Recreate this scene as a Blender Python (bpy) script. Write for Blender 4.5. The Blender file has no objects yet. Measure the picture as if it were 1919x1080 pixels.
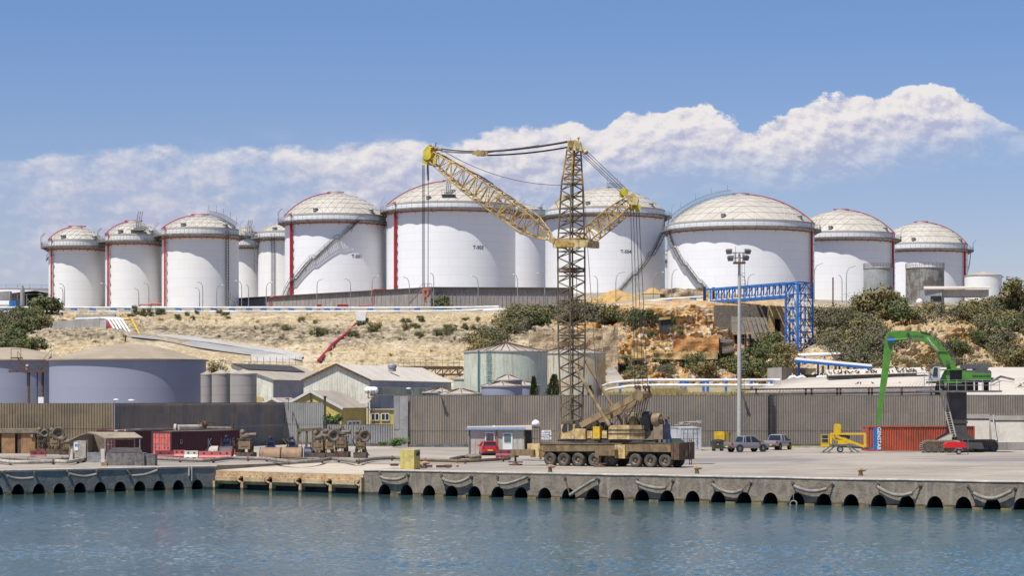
import bpy, math, random
from mathutils import Vector as V, Matrix, noise
R=math.radians; PI=math.pi
S=bpy.context.scene; COL=S.collection
# ---------------------------------------------------------------- camera
F=4200.0; CX=959.5; HY=745.0; CAMZ=5.95
cd=bpy.data.cameras.new('camera'); cam=bpy.data.objects.new('camera',cd); COL.objects.link(cam)
cam.location=(0,0,CAMZ); cam.rotation_euler=(R(90),0,0)
cd.sensor_width=36; cd.lens=36*F/1919; cd.shift_y=(HY-540)/1919; cd.clip_start=1; cd.clip_end=20000
S.camera=cam
# ---------------------------------------------------------------- exposure
S.view_settings.view_transform='Standard'; S.view_settings.look='None'
S.view_settings.exposure=0.53; S.view_settings.gamma=1
# ---------------------------------------------------------------- sun
SAZ=R(41); SEL=R(64)
sd=bpy.data.lights.new('sun','SUN'); sun=bpy.data.objects.new('sun',sd); COL.objects.link(sun)
sd.energy=4.2; sd.angle=R(0.5); sd.color=(1,.955,.88)
sv=V((-math.sin(SAZ)*math.cos(SEL),-math.cos(SAZ)*math.cos(SEL),math.sin(SEL)))
sun.rotation_euler=sv.to_track_quat('Z','Y').to_euler(); sun.location=(0,0,80)
# ---------------------------------------------------------------- sky with far clouds
class NT:
    def __init__(s,t): s.t=t; s.n=t.nodes; s.l=t.links
    def new(s,k,**a):
        n=s.n.new(k)
        for q,v in a.items(): setattr(n,q,v)
        return n
    def put(s,sock,v):
        if isinstance(v,bpy.types.NodeSocket): s.l.new(v,sock)
        elif v is not None:
            if isinstance(v,(tuple,list)) and len(v)==3 and sock.type=='RGBA': v=(*v,1)
            sock.default_value=v
    def math(s,op,a,b=None,c=None,clamp=False):
        n=s.new('ShaderNodeMath',operation=op,use_clamp=clamp); s.put(n.inputs[0],a); s.put(n.inputs[1],b); s.put(n.inputs[2],c); return n.outputs[0]
    def mix(s,f,a,b,mode='MIX'):
        n=s.new('ShaderNodeMix',data_type='RGBA',blend_type=mode); s.put(n.inputs[0],f); s.put(n.inputs[6],a); s.put(n.inputs[7],b); return n.outputs[2]
    def ramp(s,x,a,b,lo=0.,hi=1.,smooth=True):
        n=s.new('ShaderNodeMapRange'); n.interpolation_type='SMOOTHSTEP' if smooth else 'LINEAR'
        s.put(n.inputs[0],x); s.put(n.inputs[1],a); s.put(n.inputs[2],b); s.put(n.inputs[3],lo); s.put(n.inputs[4],hi); return n.outputs[0]
    def noise(s,vec,scale=1.,detail=4.,rough=.55,lac=2.,dist=0.,dim='3D'):
        n=s.new('ShaderNodeTexNoise',noise_dimensions=dim); s.put(n.inputs['Vector'],vec); s.put(n.inputs['Scale'],scale); s.put(n.inputs['Detail'],detail); s.put(n.inputs['Roughness'],rough); s.put(n.inputs['Lacunarity'],lac); s.put(n.inputs['Distortion'],dist); return n.outputs[0]
    def mapv(s,vec,sc=(1,1,1),loc=(0,0,0)):
        n=s.new('ShaderNodeMapping'); s.put(n.inputs[0],vec); n.inputs[1].default_value=loc; n.inputs[3].default_value=sc; return n.outputs[0]
    def sep(s,v): n=s.new('ShaderNodeSeparateXYZ'); s.put(n.inputs[0],v); return n.outputs
    def comb(s,x,y,z):
        n=s.new('ShaderNodeCombineXYZ'); s.put(n.inputs[0],x); s.put(n.inputs[1],y); s.put(n.inputs[2],z); return n.outputs[0]
    def curve(s,x,pts,lo,hi):
        """piecewise curve y(x); x in [lo,hi] is mapped to 0..1"""
        f=s.ramp(x,lo,hi,0,1,False); n=s.new('ShaderNodeFloatCurve'); c=n.mapping.curves[0]; n.mapping.use_clip=False
        pp=[((p-lo)/(hi-lo),q) for p,q in pts]
        c.points[0].location=pp[0]; c.points[1].location=pp[-1]
        for p in pp[1:-1]: c.points.new(*p)
        n.mapping.update(); s.put(n.inputs[1],f); return n.outputs[0]
W=bpy.data.worlds.new('World'); S.world=W; W.use_nodes=True
t=NT(W.node_tree); t.n.clear()
sk=t.new('ShaderNodeTexSky',sky_type='NISHITA'); sk.sun_disc=False; sk.sun_elevation=SEL; sk.sun_rotation=PI+SAZ
sk.altitude=0; sk.air_density=1.0; sk.dust_density=0.3; sk.ozone_density=3.0
tc=t.new('ShaderNodeTexCoord').outputs['Generated']
xyz=t.sep(tc)
u=t.math('DIVIDE',xyz[0],t.math('MAXIMUM',xyz[1],.02)); v=t.math('DIVIDE',xyz[2],t.math('MAXIMUM',xyz[1],.02))
# cloud bank: height of its top and of its base along the horizon, as tangents of the direction
def cu(px): return (px-CX)/F
def cv(py): return (HY-py)/F
top=[(-1000,380),(-500,330),(-120,330),(0,298),(60,300),(130,296),(235,272),(300,290),(345,285),(430,286),(520,278),(600,282),(700,258),(760,266),(850,268),(940,250),(1040,232),(1110,240),(1160,214),(1230,210),(1310,204),(1360,230),(1440,232),(1500,196),(1560,180),(1640,182),(1740,152),(1800,184),(1840,208),(1890,240),(1930,262),(1960,275),(2100,180),(2500,300),(3000,420)]
bot=[(-1000,600),(0,560),(500,520),(850,470),(1000,410),(1130,370),(1250,360),(1350,355),(1500,345),(1620,325),(1800,300),(1900,290),(1960,300),(2500,420),(3000,500)]
LO=cu(-1000); HI=cu(3000)
ct=t.curve(u,[(cu(a),cv(b)*5) for a,b in top],LO,HI); cb=t.curve(u,[(cu(a),cv(b)*5) for a,b in bot],LO,HI)
v5=t.math('MULTIPLY',v,5.)
cvec=t.comb(u,t.math('MULTIPLY',v,1.45),0)
n1=t.noise(cvec,42,9,.62); n2=t.noise(cvec,16,6,.6); vor=t.new('ShaderNodeTexVoronoi',feature='SMOOTH_F1'); 
wv=t.new('ShaderNodeVectorMath',operation='ADD'); t.put(wv.inputs[0],cvec); 
dn=t.new('ShaderNodeTexNoise'); t.put(dn.inputs['Vector'],cvec); dn.inputs['Scale'].default_value=60; dn.inputs['Detail'].default_value=4
sc=t.new('ShaderNodeVectorMath',operation='SCALE'); t.put(sc.inputs[0],dn.outputs['Color']); sc.inputs['Scale'].default_value=.012; t.put(wv.inputs[1],sc.outputs[0])
t.put(vor.inputs['Vector'],wv.outputs[0]); vor.inputs['Scale'].default_value=46; vor.inputs['Smoothness'].default_value=.35
bil=t.math('SUBTRACT',.55,vor.outputs['Distance'])
ntop=t.math('ADD',t.math('MULTIPLY',t.math('SUBTRACT',n1,.5),.11),t.math('MULTIPLY',bil,.045))
dt=t.math('SUBTRACT',t.math('ADD',ct,ntop),v5)          # >0 below the top
db=t.math('SUBTRACT',v5,t.math('ADD',cb,t.math('MULTIPLY',t.math('SUBTRACT',n2,.5),.16)))
leftsoft=t.ramp(u,cu(500),cu(1300),1,0)
edge=t.math('ADD',.007,t.math('MULTIPLY',leftsoft,.018))
mask=t.math('MULTIPLY',t.math('MULTIPLY',t.ramp(t.math('DIVIDE',dt,edge),-.2,1),t.ramp(db,-.04,.12)),t.ramp(t.math('ADD',u,t.math('MULTIPLY',t.math('SUBTRACT',n2,.5),.12)),cu(1935),cu(1800),.12,1.))
dens=t.ramp(t.math('ADD',n2,t.math('MULTIPLY',t.math('SUBTRACT',n1,.5),.5)),t.ramp(u,cu(400),cu(1250),.36,.2),t.ramp(u,cu(400),cu(1250),.62,.45),t.ramp(u,cu(400),cu(1250),.30,.75),1)
n1b=t.noise(t.mapv(cvec,(1,1,1),(-.0022,.0042,0)),42,9,.62); n3=t.noise(cvec,95,7,.6); n3b=t.noise(t.mapv(cvec,(1,1,1),(-.0012,.0022,0)),95,7,.6)
relief=t.math('ADD',t.math('MULTIPLY',t.math('SUBTRACT',n1,n1b),4.8),t.math('MULTIPLY',t.math('SUBTRACT',n3,n3b),.9))
strength=t.math('MULTIPLY',t.math('MULTIPLY',mask,dens),t.ramp(u,cu(-200),cu(1250),.72,.95))
lit=t.math('ADD',t.ramp(dt,.0,.17,.88,.12),t.math('ADD',t.math('MULTIPLY',t.math('SUBTRACT',n1,.5),.9),relief))
lit=t.math('MULTIPLY',t.math('ADD',lit,t.math('MULTIPLY',bil,.35)),t.ramp(u,cu(0),cu(1450),.55,1.))
lit=t.math('MINIMUM',t.math('MAXIMUM',lit,0.),1.)
SKS=.068
cloudc=t.mix(lit,(.43,.445,.59),(.80,.755,.74))
def rgb_scale(c,k):
    n=t.new('ShaderNodeVectorMath',operation='SCALE'); t.put(n.inputs[0],c); n.inputs['Scale'].default_value=k; return n.outputs[0]
cloudc=rgb_scale(cloudc,.76/SKS)
# thin high veil low over the horizon
skyc=t.mix(1.,sk.outputs[0],t.mix(t.ramp(v,.0,.2),(.98,.87,1.03),(.70,.80,1.07)),'MULTIPLY')
wisp=t.math('MULTIPLY',t.ramp(t.noise(t.mapv(cvec,(1,1.6,1),(.3,.1,0)),13,8,.65),.50,.78,0,.5),t.math('MULTIPLY',t.ramp(v,.14,.085),t.ramp(v,-.01,.03)))
skyc=t.mix(wisp,skyc,rgb_scale(t.mix(0.,(.50,.50,.66),(0,0,0)),.8/SKS))
final=t.mix(strength,skyc,cloudc)
bg=t.new('ShaderNodeBackground'); t.put(bg.inputs[0],final); bg.inputs[1].default_value=SKS
wo=t.new('ShaderNodeOutputWorld'); t.l.new(bg.outputs[0],wo.inputs[0])
S.cycles.max_bounces=6; S.cycles.diffuse_bounces=3; S.cycles.glossy_bounces=3; S.cycles.transparent_max_bounces=6; S.cycles.transmission_bounces=4
S.cycles.use_denoising=True
# ---------------------------------------------------------------- picture rays -> world points
def P(x,y,Y): return V(((x-CX)/F*Y,Y,CAMZ-(y-HY)/F*Y))
def G(x,y,z=0.): return P(x,y,(CAMZ-z)*F/(y-HY))
def ray(x,y): return V(((x-CX)/F,1.,-(y-HY)/F))
O=V((0,0,CAMZ))
def PL(x,y,p0,n):
    r=ray(x,y); return O+r*((V(p0)-O).dot(n)/r.dot(n))
Z3=V((0,0,1))
# ---------------------------------------------------------------- mesh builder
ORG={}
def org(o): return ORG.get(o.name,V((0,0,0)))
class MB:
    def __init__(s): s.v=[]; s.f=[]
    def add(s,vs,fs):
        k=len(s.v); s.v+=[V(p) for p in vs]; s.f+=[tuple(i+k for i in f) for f in fs]; return s
    def poly(s,pts): return s.add(pts,[tuple(range(len(pts)))])
    def box(s,c,d,rz=0,m=None):
        x,y,z=d[0]/2,d[1]/2,d[2]/2
        ps=[V((i*x,j*y,k*z)) for k in (-1,1) for j in (-1,1) for i in (-1,1)]
        if rz: ps=[Matrix.Rotation(rz,3,'Z')@p for p in ps]
        if m is not None: ps=[m@p for p in ps]
        return s.add([p+V(c) for p in ps],[(0,2,3,1),(4,5,7,6),(0,1,5,4),(2,6,7,3),(0,4,6,2),(1,3,7,5)])
    def bb(s,a,b):
        a=V(a);b=V(b); return s.box((a+b)/2,[abs(q) for q in (b-a)])
    def beam(s,p,q,w,h=None,up=Z3):
        p=V(p);q=V(q);h=h or w;d=(q-p)
        if d.length<1e-6: return s
        d.normalize(); u_=V(up)
        if abs(d.dot(u_))>.98: u_=V((0,1,0)) if abs(d.y)<.9 else V((1,0,0))
        a=d.cross(u_).normalized()*w/2; b=a.cross(d).normalized()*h/2
        return s.add([p-a-b,p+a-b,p+a+b,p-a+b,q-a-b,q+a-b,q+a+b,q-a+b],[(0,3,2,1),(4,5,6,7),(0,1,5,4),(1,2,6,5),(2,3,7,6),(3,0,4,7)])
    def tube(s,p,q,r,n=8,r2=None,cap=True):
        p=V(p);q=V(q);r2=r if r2 is None else r2; d=(q-p)
        if d.length<1e-6: return s
        d.normalize(); u_=Z3 if abs(d.z)<.98 else V((1,0,0)); a=d.cross(u_).normalized(); b=a.cross(d)
        vs=[p+(a*math.cos(2*PI*i/n)+b*math.sin(2*PI*i/n))*r for i in range(n)]+[q+(a*math.cos(2*PI*i/n)+b*math.sin(2*PI*i/n))*r2 for i in range(n)]
        fs=[(i,i+n,(i+1)%n+n,(i+1)%n) for i in range(n)]
        if cap: fs+=[tuple(range(n)),tuple(range(2*n-1,n-1,-1))]
        return s.add(vs,fs)
    def path(s,pts,r,n=8,closed=False,cap=True):
        pts=[V(p) for p in pts]; m=len(pts); vs=[]; prev=None
        for i,p in enumerate(pts):
            a=pts[i-1] if (i>0 or closed) else p; b=pts[(i+1)%m] if (i<m-1 or closed) else p
            d=(b-a).normalized()
            if prev is None: u_=Z3 if abs(d.z)<.95 else V((1,0,0)); e=d.cross(u_).normalized()
            else: e=(prev-d*prev.dot(d)).normalized()
            prev=e; g=d.cross(e); rr=r[i] if isinstance(r,(list,tuple)) else r
            vs+=[p+(e*math.cos(2*PI*k/n)+g*math.sin(2*PI*k/n))*rr for k in range(n)]
        fs=[]
        for i in range(m if closed else m-1):
            j=(i+1)%m
            fs+=[(i*n+k,i*n+(k+1)%n,j*n+(k+1)%n,j*n+k) for k in range(n)]
        if cap and not closed: fs+=[tuple(range(n-1,-1,-1)),tuple((m-1)*n+k for k in range(n))]
        return s.add(vs,fs)
    def lathe(s,c,prof,n=48,a0=0,a1=2*PI,axis=None):
        c=V(c); full=abs(a1-a0-2*PI)<1e-4; m=n if full else n+1; vs=[]; fs=[]
        for (r,z) in prof:
            for i in range(m):
                a=a0+(a1-a0)*i/n; p=V((r*math.sin(a),-r*math.cos(a),z))
                if axis is not None: p=axis@p
                vs.append(c+p)
        for k in range(len(prof)-1):
            for i in range(n):
                j=(i+1)%m; q=[k*m+i,k*m+j,(k+1)*m+j,(k+1)*m+i]
                if prof[k][0]==0: q=[q[0],q[2],q[3]]
                elif prof[k+1][0]==0: q=[q[0],q[1],q[2]]
                fs.append(tuple(q))
        return s.add(vs,fs)
    def prism(s,pts,ext):
        pts=[V(p) for p in pts]; e=V(ext); n=len(pts)
        return s.add(pts+[p+e for p in pts],[tuple(range(n-1,-1,-1)),tuple(range(n,2*n))]+[(i,(i+1)%n,(i+1)%n+n,i+n) for i in range(n)])
    def sphere(s,c,r,n=12,sz=1.):
        return s.lathe(c,[(r*math.sin(PI*k/n) if 0<k<n else 0,-r*sz*math.cos(PI*k/n)) for k in range(n+1)],n*2)
    def xf(s,m): s.v=[m@p for p in s.v]; return s
    def build(s,name,mat,parent=None,local=False,smooth=32,loc=None):
        me=bpy.data.meshes.new(name)
        if parent is None:
            if loc is None:
                xs=[p.x for p in s.v];ys=[p.y for p in s.v];zs=[p.z for p in s.v]
                loc=V(((min(xs)+max(xs))/2,(min(ys)+max(ys))/2,min(zs)))
            loc=V(loc); off=loc if not local else V((0,0,0))
        else: off=V((0,0,0)) if local else org(parent); loc=V((0,0,0))
        me.from_pydata([p-off for p in s.v],[],s.f); me.materials.append(mat)
        if smooth:
            me.polygons.foreach_set('use_smooth',[True]*len(me.polygons)); me.update(); me.set_sharp_from_angle(angle=R(smooth))
        o=bpy.data.objects.new(name,me); COL.objects.link(o)
        if parent is not None: o.parent=parent; ORG[o.name]=org(parent) if not local else V((0,0,0))
        else: o.location=loc; ORG[o.name]=loc
        return o
def tag(o,label,cat,group=None):
    o['label']=label; o['category']=cat
    if group: o['group']=group
    return o
def struct(o): o['kind']='structure'; return o
def thing(name,label,cat,loc=(0,0,0),rz=0,group=None):
    o=bpy.data.objects.new(name,None); COL.objects.link(o); o.location=loc; o.rotation_euler=(0,0,rz); o.empty_display_size=.3
    ORG[o.name]=V(loc); return tag(o,label,cat,group)
def dup(root,loc,rz=None,label=None,group=None,scale=None):
    r=root.copy(); COL.objects.link(r); r.location=loc
    if rz is not None: r.rotation_euler=(0,0,rz)
    if scale is not None: r.scale=scale if hasattr(scale,'__len__') else (scale,)*3
    if label: r['label']=label
    if group: r['group']=group
    for ch in list(root.children):
        c=ch.copy(); COL.objects.link(c); c.parent=r
        for g in list(ch.children):
            d=g.copy(); COL.objects.link(d); d.parent=c
    return r
# ---------------------------------------------------------------- materials
def mat(name,col,rough=.7,metal=0.,c2=None,ns=.6,lo=.42,hi=.62,streak=None,sa=.6,bump=0.,bs=6.,fine=.18,spec=.4,panel=0.):
    """procedural paint: base colour, second colour in patches, vertical streaks of a third, fine grain, bump"""
    m=bpy.data.materials.new(name); m.use_nodes=True; t=NT(m.node_tree); t.n.clear()
    out=t.new('ShaderNodeOutputMaterial'); b=t.new('ShaderNodeBsdfPrincipled'); t.l.new(b.outputs[0],out.inputs[0])
    pos=t.new('ShaderNodeNewGeometry').outputs['Position']; c=col
    if c2: c=t.mix(t.ramp(t.noise(pos,ns,6,.6),lo,hi),c,c2)
    if streak: c=t.mix(t.math('MULTIPLY',t.ramp(t.noise(t.mapv(pos,(3.2,3.2,.22)),1.,5,.65),.48,.72),sa),c,streak)
    if panel:
        x_,y_,z_=t.sep(pos); wn=t.new('ShaderNodeTexWhiteNoise',noise_dimensions='2D'); t.put(wn.inputs['Vector'],t.comb(t.math('FLOOR',t.math('DIVIDE',x_,panel)),t.math('FLOOR',t.math('DIVIDE',z_,2.05)),0)); g=t.ramp(wn.outputs[0],0,1,.90,1.08,False); c=t.mix(1.,c,t.comb(g,g,g),'MULTIPLY')
    if fine: 
        g=t.ramp(t.noise(pos,3.1,5,.7),.25,.75,1-fine,1+fine*.6,False)
        c=t.mix(1.,c,t.comb(g,g,g),'MULTIPLY')
    t.put(b.inputs['Base Color'],c); b.inputs['Roughness'].default_value=rough; b.inputs['Metallic'].default_value=metal; b.inputs['Specular IOR Level'].default_value=spec
    if bump:
        bn=t.new('ShaderNodeBump'); bn.inputs['Strength'].default_value=1; bn.inputs['Distance'].default_value=bump; t.put(bn.inputs['Height'],t.noise(pos,bs,6,.6)); t.l.new(bn.outputs[0],b.inputs['Normal'])
    return m
M={}
M['grey_steel']=mat('grey_steel',(.17,.17,.17),.55,c2=(.10,.09,.08),ns=2)
M['galv']=mat('galvanised_steel',(.34,.34,.34),.5,.2,c2=(.24,.24,.24),ns=2)
M['dark_steel']=mat('dark_steel',(.05,.05,.052),.6,c2=(.09,.07,.05),ns=2)
M['red_paint']=mat('red_pipe_paint',(.42,.018,.03),.45,c2=(.30,.03,.04),ns=1)
M['faded_red']=mat('faded_red_pipe_paint',(.50,.085,.085),.5,c2=(.38,.05,.05),ns=1)
M['blue']=mat('blue_steel_paint',(.025,.18,.55),.45,c2=(.03,.13,.40),ns=.8)
M['darkblue']=mat('dark_blue_paint',(.012,.025,.075),.5,c2=(.03,.045,.09),ns=2)
M['white_pipe']=mat('white_pipe_paint',(.78,.77,.74),.4,c2=(.62,.60,.56),ns=.5)
M['white']=mat('white_paint',(.78,.78,.78),.45,fine=.06)
M['black']=mat('black_rubber',(.025,.025,.027),.8,c2=(.05,.047,.043),ns=3)
M['glass']=mat('dark_glass',(.02,.027,.03),.08,spec=.8,fine=0)
M['concrete']=mat('concrete',(.37,.345,.31),.85,c2=(.28,.26,.23),ns=.4,streak=(.17,.15,.13),sa=.6,bump=.02)
M['rubber_fender']=mat('dusty_grey_rubber',(.26,.235,.20),.8,c2=(.19,.17,.145),ns=2)
M['rust']=mat('rusty_steel',(.14,.075,.045),.75,c2=(.07,.05,.04),ns=2.5)
M['yellow']=mat('yellow_paint',(.72,.47,.02),.5,c2=(.55,.36,.03),ns=2)
# ================================================================= setting: water, quay, yard
def mat_water():
    m=bpy.data.materials.new('harbour_water'); m.use_nodes=True; t=NT(m.node_tree); b=t.n['Principled BSDF']
    pos=t.new('ShaderNodeNewGeometry').outputs['Position']
    big=t.noise(t.mapv(pos,(.022,.05,1)),1,4,.55)
    b.inputs['Base Color'].default_value=(.04,.09,.095,1); b.inputs['Roughness'].default_value=.05; b.inputs['IOR'].default_value=1.33
    n1=t.noise(t.mapv(pos,(.9,1.5,1)),1.,6,.62,dist=.3); n2=t.noise(t.mapv(pos,(4.2,6.,1)),1.,4,.6)
    h=t.math('ADD',n1,t.math('MULTIPLY',n2,.22))
    near=t.ramp(t.sep(pos)[1],150,186,1.,.34)
    bn=t.new('ShaderNodeBump'); bn.inputs['Distance'].default_value=.07
    t.put(bn.inputs['Strength'],t.math('MULTIPLY',near,t.ramp(big,.3,.7,.6,1.))); t.put(bn.inputs['Height'],h); t.l.new(bn.outputs[0],b.inputs['Normal'])
    return m
WZ=-2.05
import numpy as np
def water_mesh():
    u=np.concatenate([[-22,-8,-3,-1,-.45],np.linspace(-.29,.29,860),[.45,1,3,8,22]])
    ys=[]; y=88.
    while y<196: ys.append(y); y+=y*y/(2350*8)*.42
    ys=np.array([-60.,20,55,75]+ys+[198.,202,208,215,230]); yy=np.where(ys<60,60,ys)
    X=yy[:,None]*u[None,:]; Y=np.repeat(ys[:,None],len(u),1)
    rng=np.random.default_rng(5); Zz=np.zeros_like(X)
    big=.5+.5*np.sin(X*.045+Y*.11+1.3)*np.sin(X*.021-Y*.05+.4)+.25*np.sin(X*.13+Y*.31)
    damp=np.clip((187-Y)/38,.06,1)*np.clip(1+(140-Y)/110,1,1.35)*np.clip((np.abs(u)<.3),0,1)[None,:]*(.5+.75*big)
    for i in range(64):
        lam=.36*(3.4**rng.random()); th=rng.normal(.35,.75); k=2*np.pi/lam
        ph=rng.random()*6.28; sl=.0108*(lam/1.4)**-.12
        Zz+=sl/k*np.sin(k*(X*np.sin(th)+Y*np.cos(th))+ph+.8*np.sin(X*.07*(i%5+1)+Y*.05*(i%3+1)+i))
    Zz=Zz*damp*((Y>80)&(Y<200))
    n,mm=X.shape; co=np.stack([X,Y,Zz],-1).reshape(-1,3)
    i=np.arange((n-1)*(mm-1)); r=i//(mm-1); c=i%(mm-1); a=r*mm+c
    q=np.stack([a,a+1,a+mm+1,a+mm],1).astype(np.int32)
    me=bpy.data.meshes.new('water'); me.vertices.add(len(co)); me.vertices.foreach_set('co',co.ravel().astype(np.float32))
    me.loops.add(q.size); me.loops.foreach_set('vertex_index',q.ravel()); me.polygons.add(len(q)); me.polygons.foreach_set('loop_start',(np.arange(len(q))*4).astype(np.int32)); me.polygons.foreach_set('use_smooth',np.ones(len(q),bool))
    me.update(calc_edges=True); me.validate(); me.materials.append(mat_water()); o=bpy.data.objects.new('water',me); COL.objects.link(o); o.location=(0,0,WZ); return struct(o)
water_mesh()
def qpt(x,s): return V(((x-CX)/s,F/s,0))
QA=qpt(0,22.95); QB=qpt(406,21.5); QC=qpt(682,22.75); QD=qpt(1919,26.5)
dAB=(QB-QA).normalized(); dCD=(QD-QC).normalized()
QA0=QA-dAB*75; QD1=QD+dCD*70
def mat_deck():
    m=bpy.data.materials.new('quay_deck_concrete'); m.use_nodes=True; t=NT(m.node_tree); b=t.n['Principled BSDF']
    pos=t.new('ShaderNodeNewGeometry').outputs['Position']
    rot=t.new('ShaderNodeMapping'); t.put(rot.inputs[0],pos); rot.inputs[2].default_value=(0,0,R(24))
    lane=t.noise(t.mapv(rot.outputs[0],(.035,.55,1)),1,6,.62)
    patch=t.noise(pos,.14,6,.62); fine=t.noise(pos,2.6,6,.7)
    c=t.mix(t.ramp(patch,.38,.66),(.40,.345,.275),(.29,.255,.21))
    c=t.mix(t.ramp(lane,.5,.66,0,.75),c,(.20,.185,.175))
    r=t.sep(rot.outputs[0])
    c=t.mix(t.math('MULTIPLY',t.ramp(t.noise(t.mapv(pos,(.02,.30,1),(7,0,0)),1,3,.5),.52,.60,0,.75),t.ramp(r[0],-40,10,.3,1.)),c,(.22,.205,.215))
    br=t.new('ShaderNodeTexBrick'); t.put(br.inputs['Vector'],rot.outputs[0]); br.offset=0; br.inputs['Scale'].default_value=1; br.inputs['Brick Width'].default_value=6.; br.inputs['Row Height'].default_value=6.; br.inputs['Mortar Size'].default_value=.05; t.put(br.inputs['Color1'],(1,1,1)); t.put(br.inputs['Color2'],(.86,.85,.84)); t.put(br.inputs['Mortar'],(.45,.42,.38)); c=t.mix(.8,c,br.outputs[0],'MULTIPLY')
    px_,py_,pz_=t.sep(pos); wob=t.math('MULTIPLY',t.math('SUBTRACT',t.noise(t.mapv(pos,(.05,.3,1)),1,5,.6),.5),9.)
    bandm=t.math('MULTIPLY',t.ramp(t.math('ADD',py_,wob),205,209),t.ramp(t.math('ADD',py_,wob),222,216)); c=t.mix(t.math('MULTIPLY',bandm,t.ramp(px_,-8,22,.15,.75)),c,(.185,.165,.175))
    nearm=t.ramp(t.noise(t.mapv(rot.outputs[0],(.06,.9,1),(9,4,0)),1,6,.65),.5,.6,0,.5); c=t.mix(t.math('MULTIPLY',nearm,t.ramp(py_,204,196)),c,(.25,.20,.145))
    oil=t.ramp(t.noise(t.mapv(pos,(.25,.6,1)),1.,4,.6),.60,.70,0,.8); c=t.mix(oil,c,(.13,.115,.10))
    tyre=t.ramp(t.noise(t.mapv(rot.outputs[0],(.05,2.6,1),(3,0,0)),1,3,.5),.58,.66,0,.55); c=t.mix(tyre,c,(.19,.17,.155))
    dust=t.ramp(t.noise(pos,.07,5,.6),.48,.62,0,.5); c=t.mix(dust,c,(.50,.42,.32))
    g=t.ramp(fine,.25,.8,.74,1.16,False); c=t.mix(1.,c,t.comb(g,g,g),'MULTIPLY')
    t.put(b.inputs['Base Color'],c); b.inputs['Roughness'].default_value=.85
    bn=t.new('ShaderNodeBump'); bn.inputs['Distance'].default_value=.02; t.put(bn.inputs['Height'],fine); t.l.new(bn.outputs[0],b.inputs['Normal'])
    return m
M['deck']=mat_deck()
nAB=V((dAB.y,-dAB.x,0)); nCD=V((dCD.y,-dCD.x,0))     # outward normals
if nAB.y>0: nAB=-nAB
if nCD.y>0: nCD=-nCD
dBC=(QC-QB).normalized(); nBC=V((dBC.y,-dBC.x,0)); 
if nBC.y>0: nBC=-nBC
back=12.0
QBb=QB-nBC*back; QCb=QC-nBC*back
CO=.45
# deck sheet, kept CO inside the coping blocks
m=MB()
ya=420
m.poly([QA0-nAB*CO,QB-nAB*CO,QBb,QCb,QC-nCD*CO,QD1-nCD*CO,V((150,ya,0)),V((-150,ya,0))])
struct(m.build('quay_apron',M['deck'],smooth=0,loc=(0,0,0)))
def mat_quay(name,a,b_,st,wet):
    m=bpy.data.materials.new(name); m.use_nodes=True; t=NT(m.node_tree); b=t.n['Principled BSDF']
    pos=t.new('ShaderNodeNewGeometry').outputs['Position']; z=t.sep(pos)[2]
    c=t.mix(t.ramp(t.noise(pos,1.1,7,.65),.4,.62),a,b_)
    c=t.mix(t.ramp(t.noise(t.mapv(pos,(2.4,2.4,.25)),1,6,.65),.5,.72,0,.75),c,st)
    c=t.mix(t.ramp(t.math('ADD',z,t.math('MULTIPLY',t.noise(pos,.9,4,.6),.28)),-1.62,-1.78),c,wet)
    t.put(b.inputs['Base Color'],c); b.inputs['Roughness'].default_value=.85
    bn=t.new('ShaderNodeBump'); bn.inputs['Distance'].default_value=.05; t.put(bn.inputs['Height'],t.noise(pos,5,7,.65)); t.l.new(bn.outputs[0],b.inputs['Normal'])
    return m
M['quay']=mat_quay('quay_face_concrete',(.255,.21,.155),(.165,.135,.105),(.33,.29,.235),(.05,.045,.035))
M['quayl']=mat_quay('quay_face_concrete_left',(.24,.23,.21),(.17,.165,.155),(.31,.30,.28),(.04,.045,.04))
M['coping']=mat('coping_concrete',(.46,.42,.36),.85,c2=(.36,.32,.27),ns=1.2,bump=.03,fine=.25)
M['algae']=mat('algae_ledge',(.24,.17,.06),.7,c2=(.12,.10,.05),ns=1.5)
M['void']=mat('hollow_shade',(.05,.055,.06),.8,c2=(.03,.035,.04),ns=1)  # near-black: the shade inside hollows and openings is put into the colour
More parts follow.
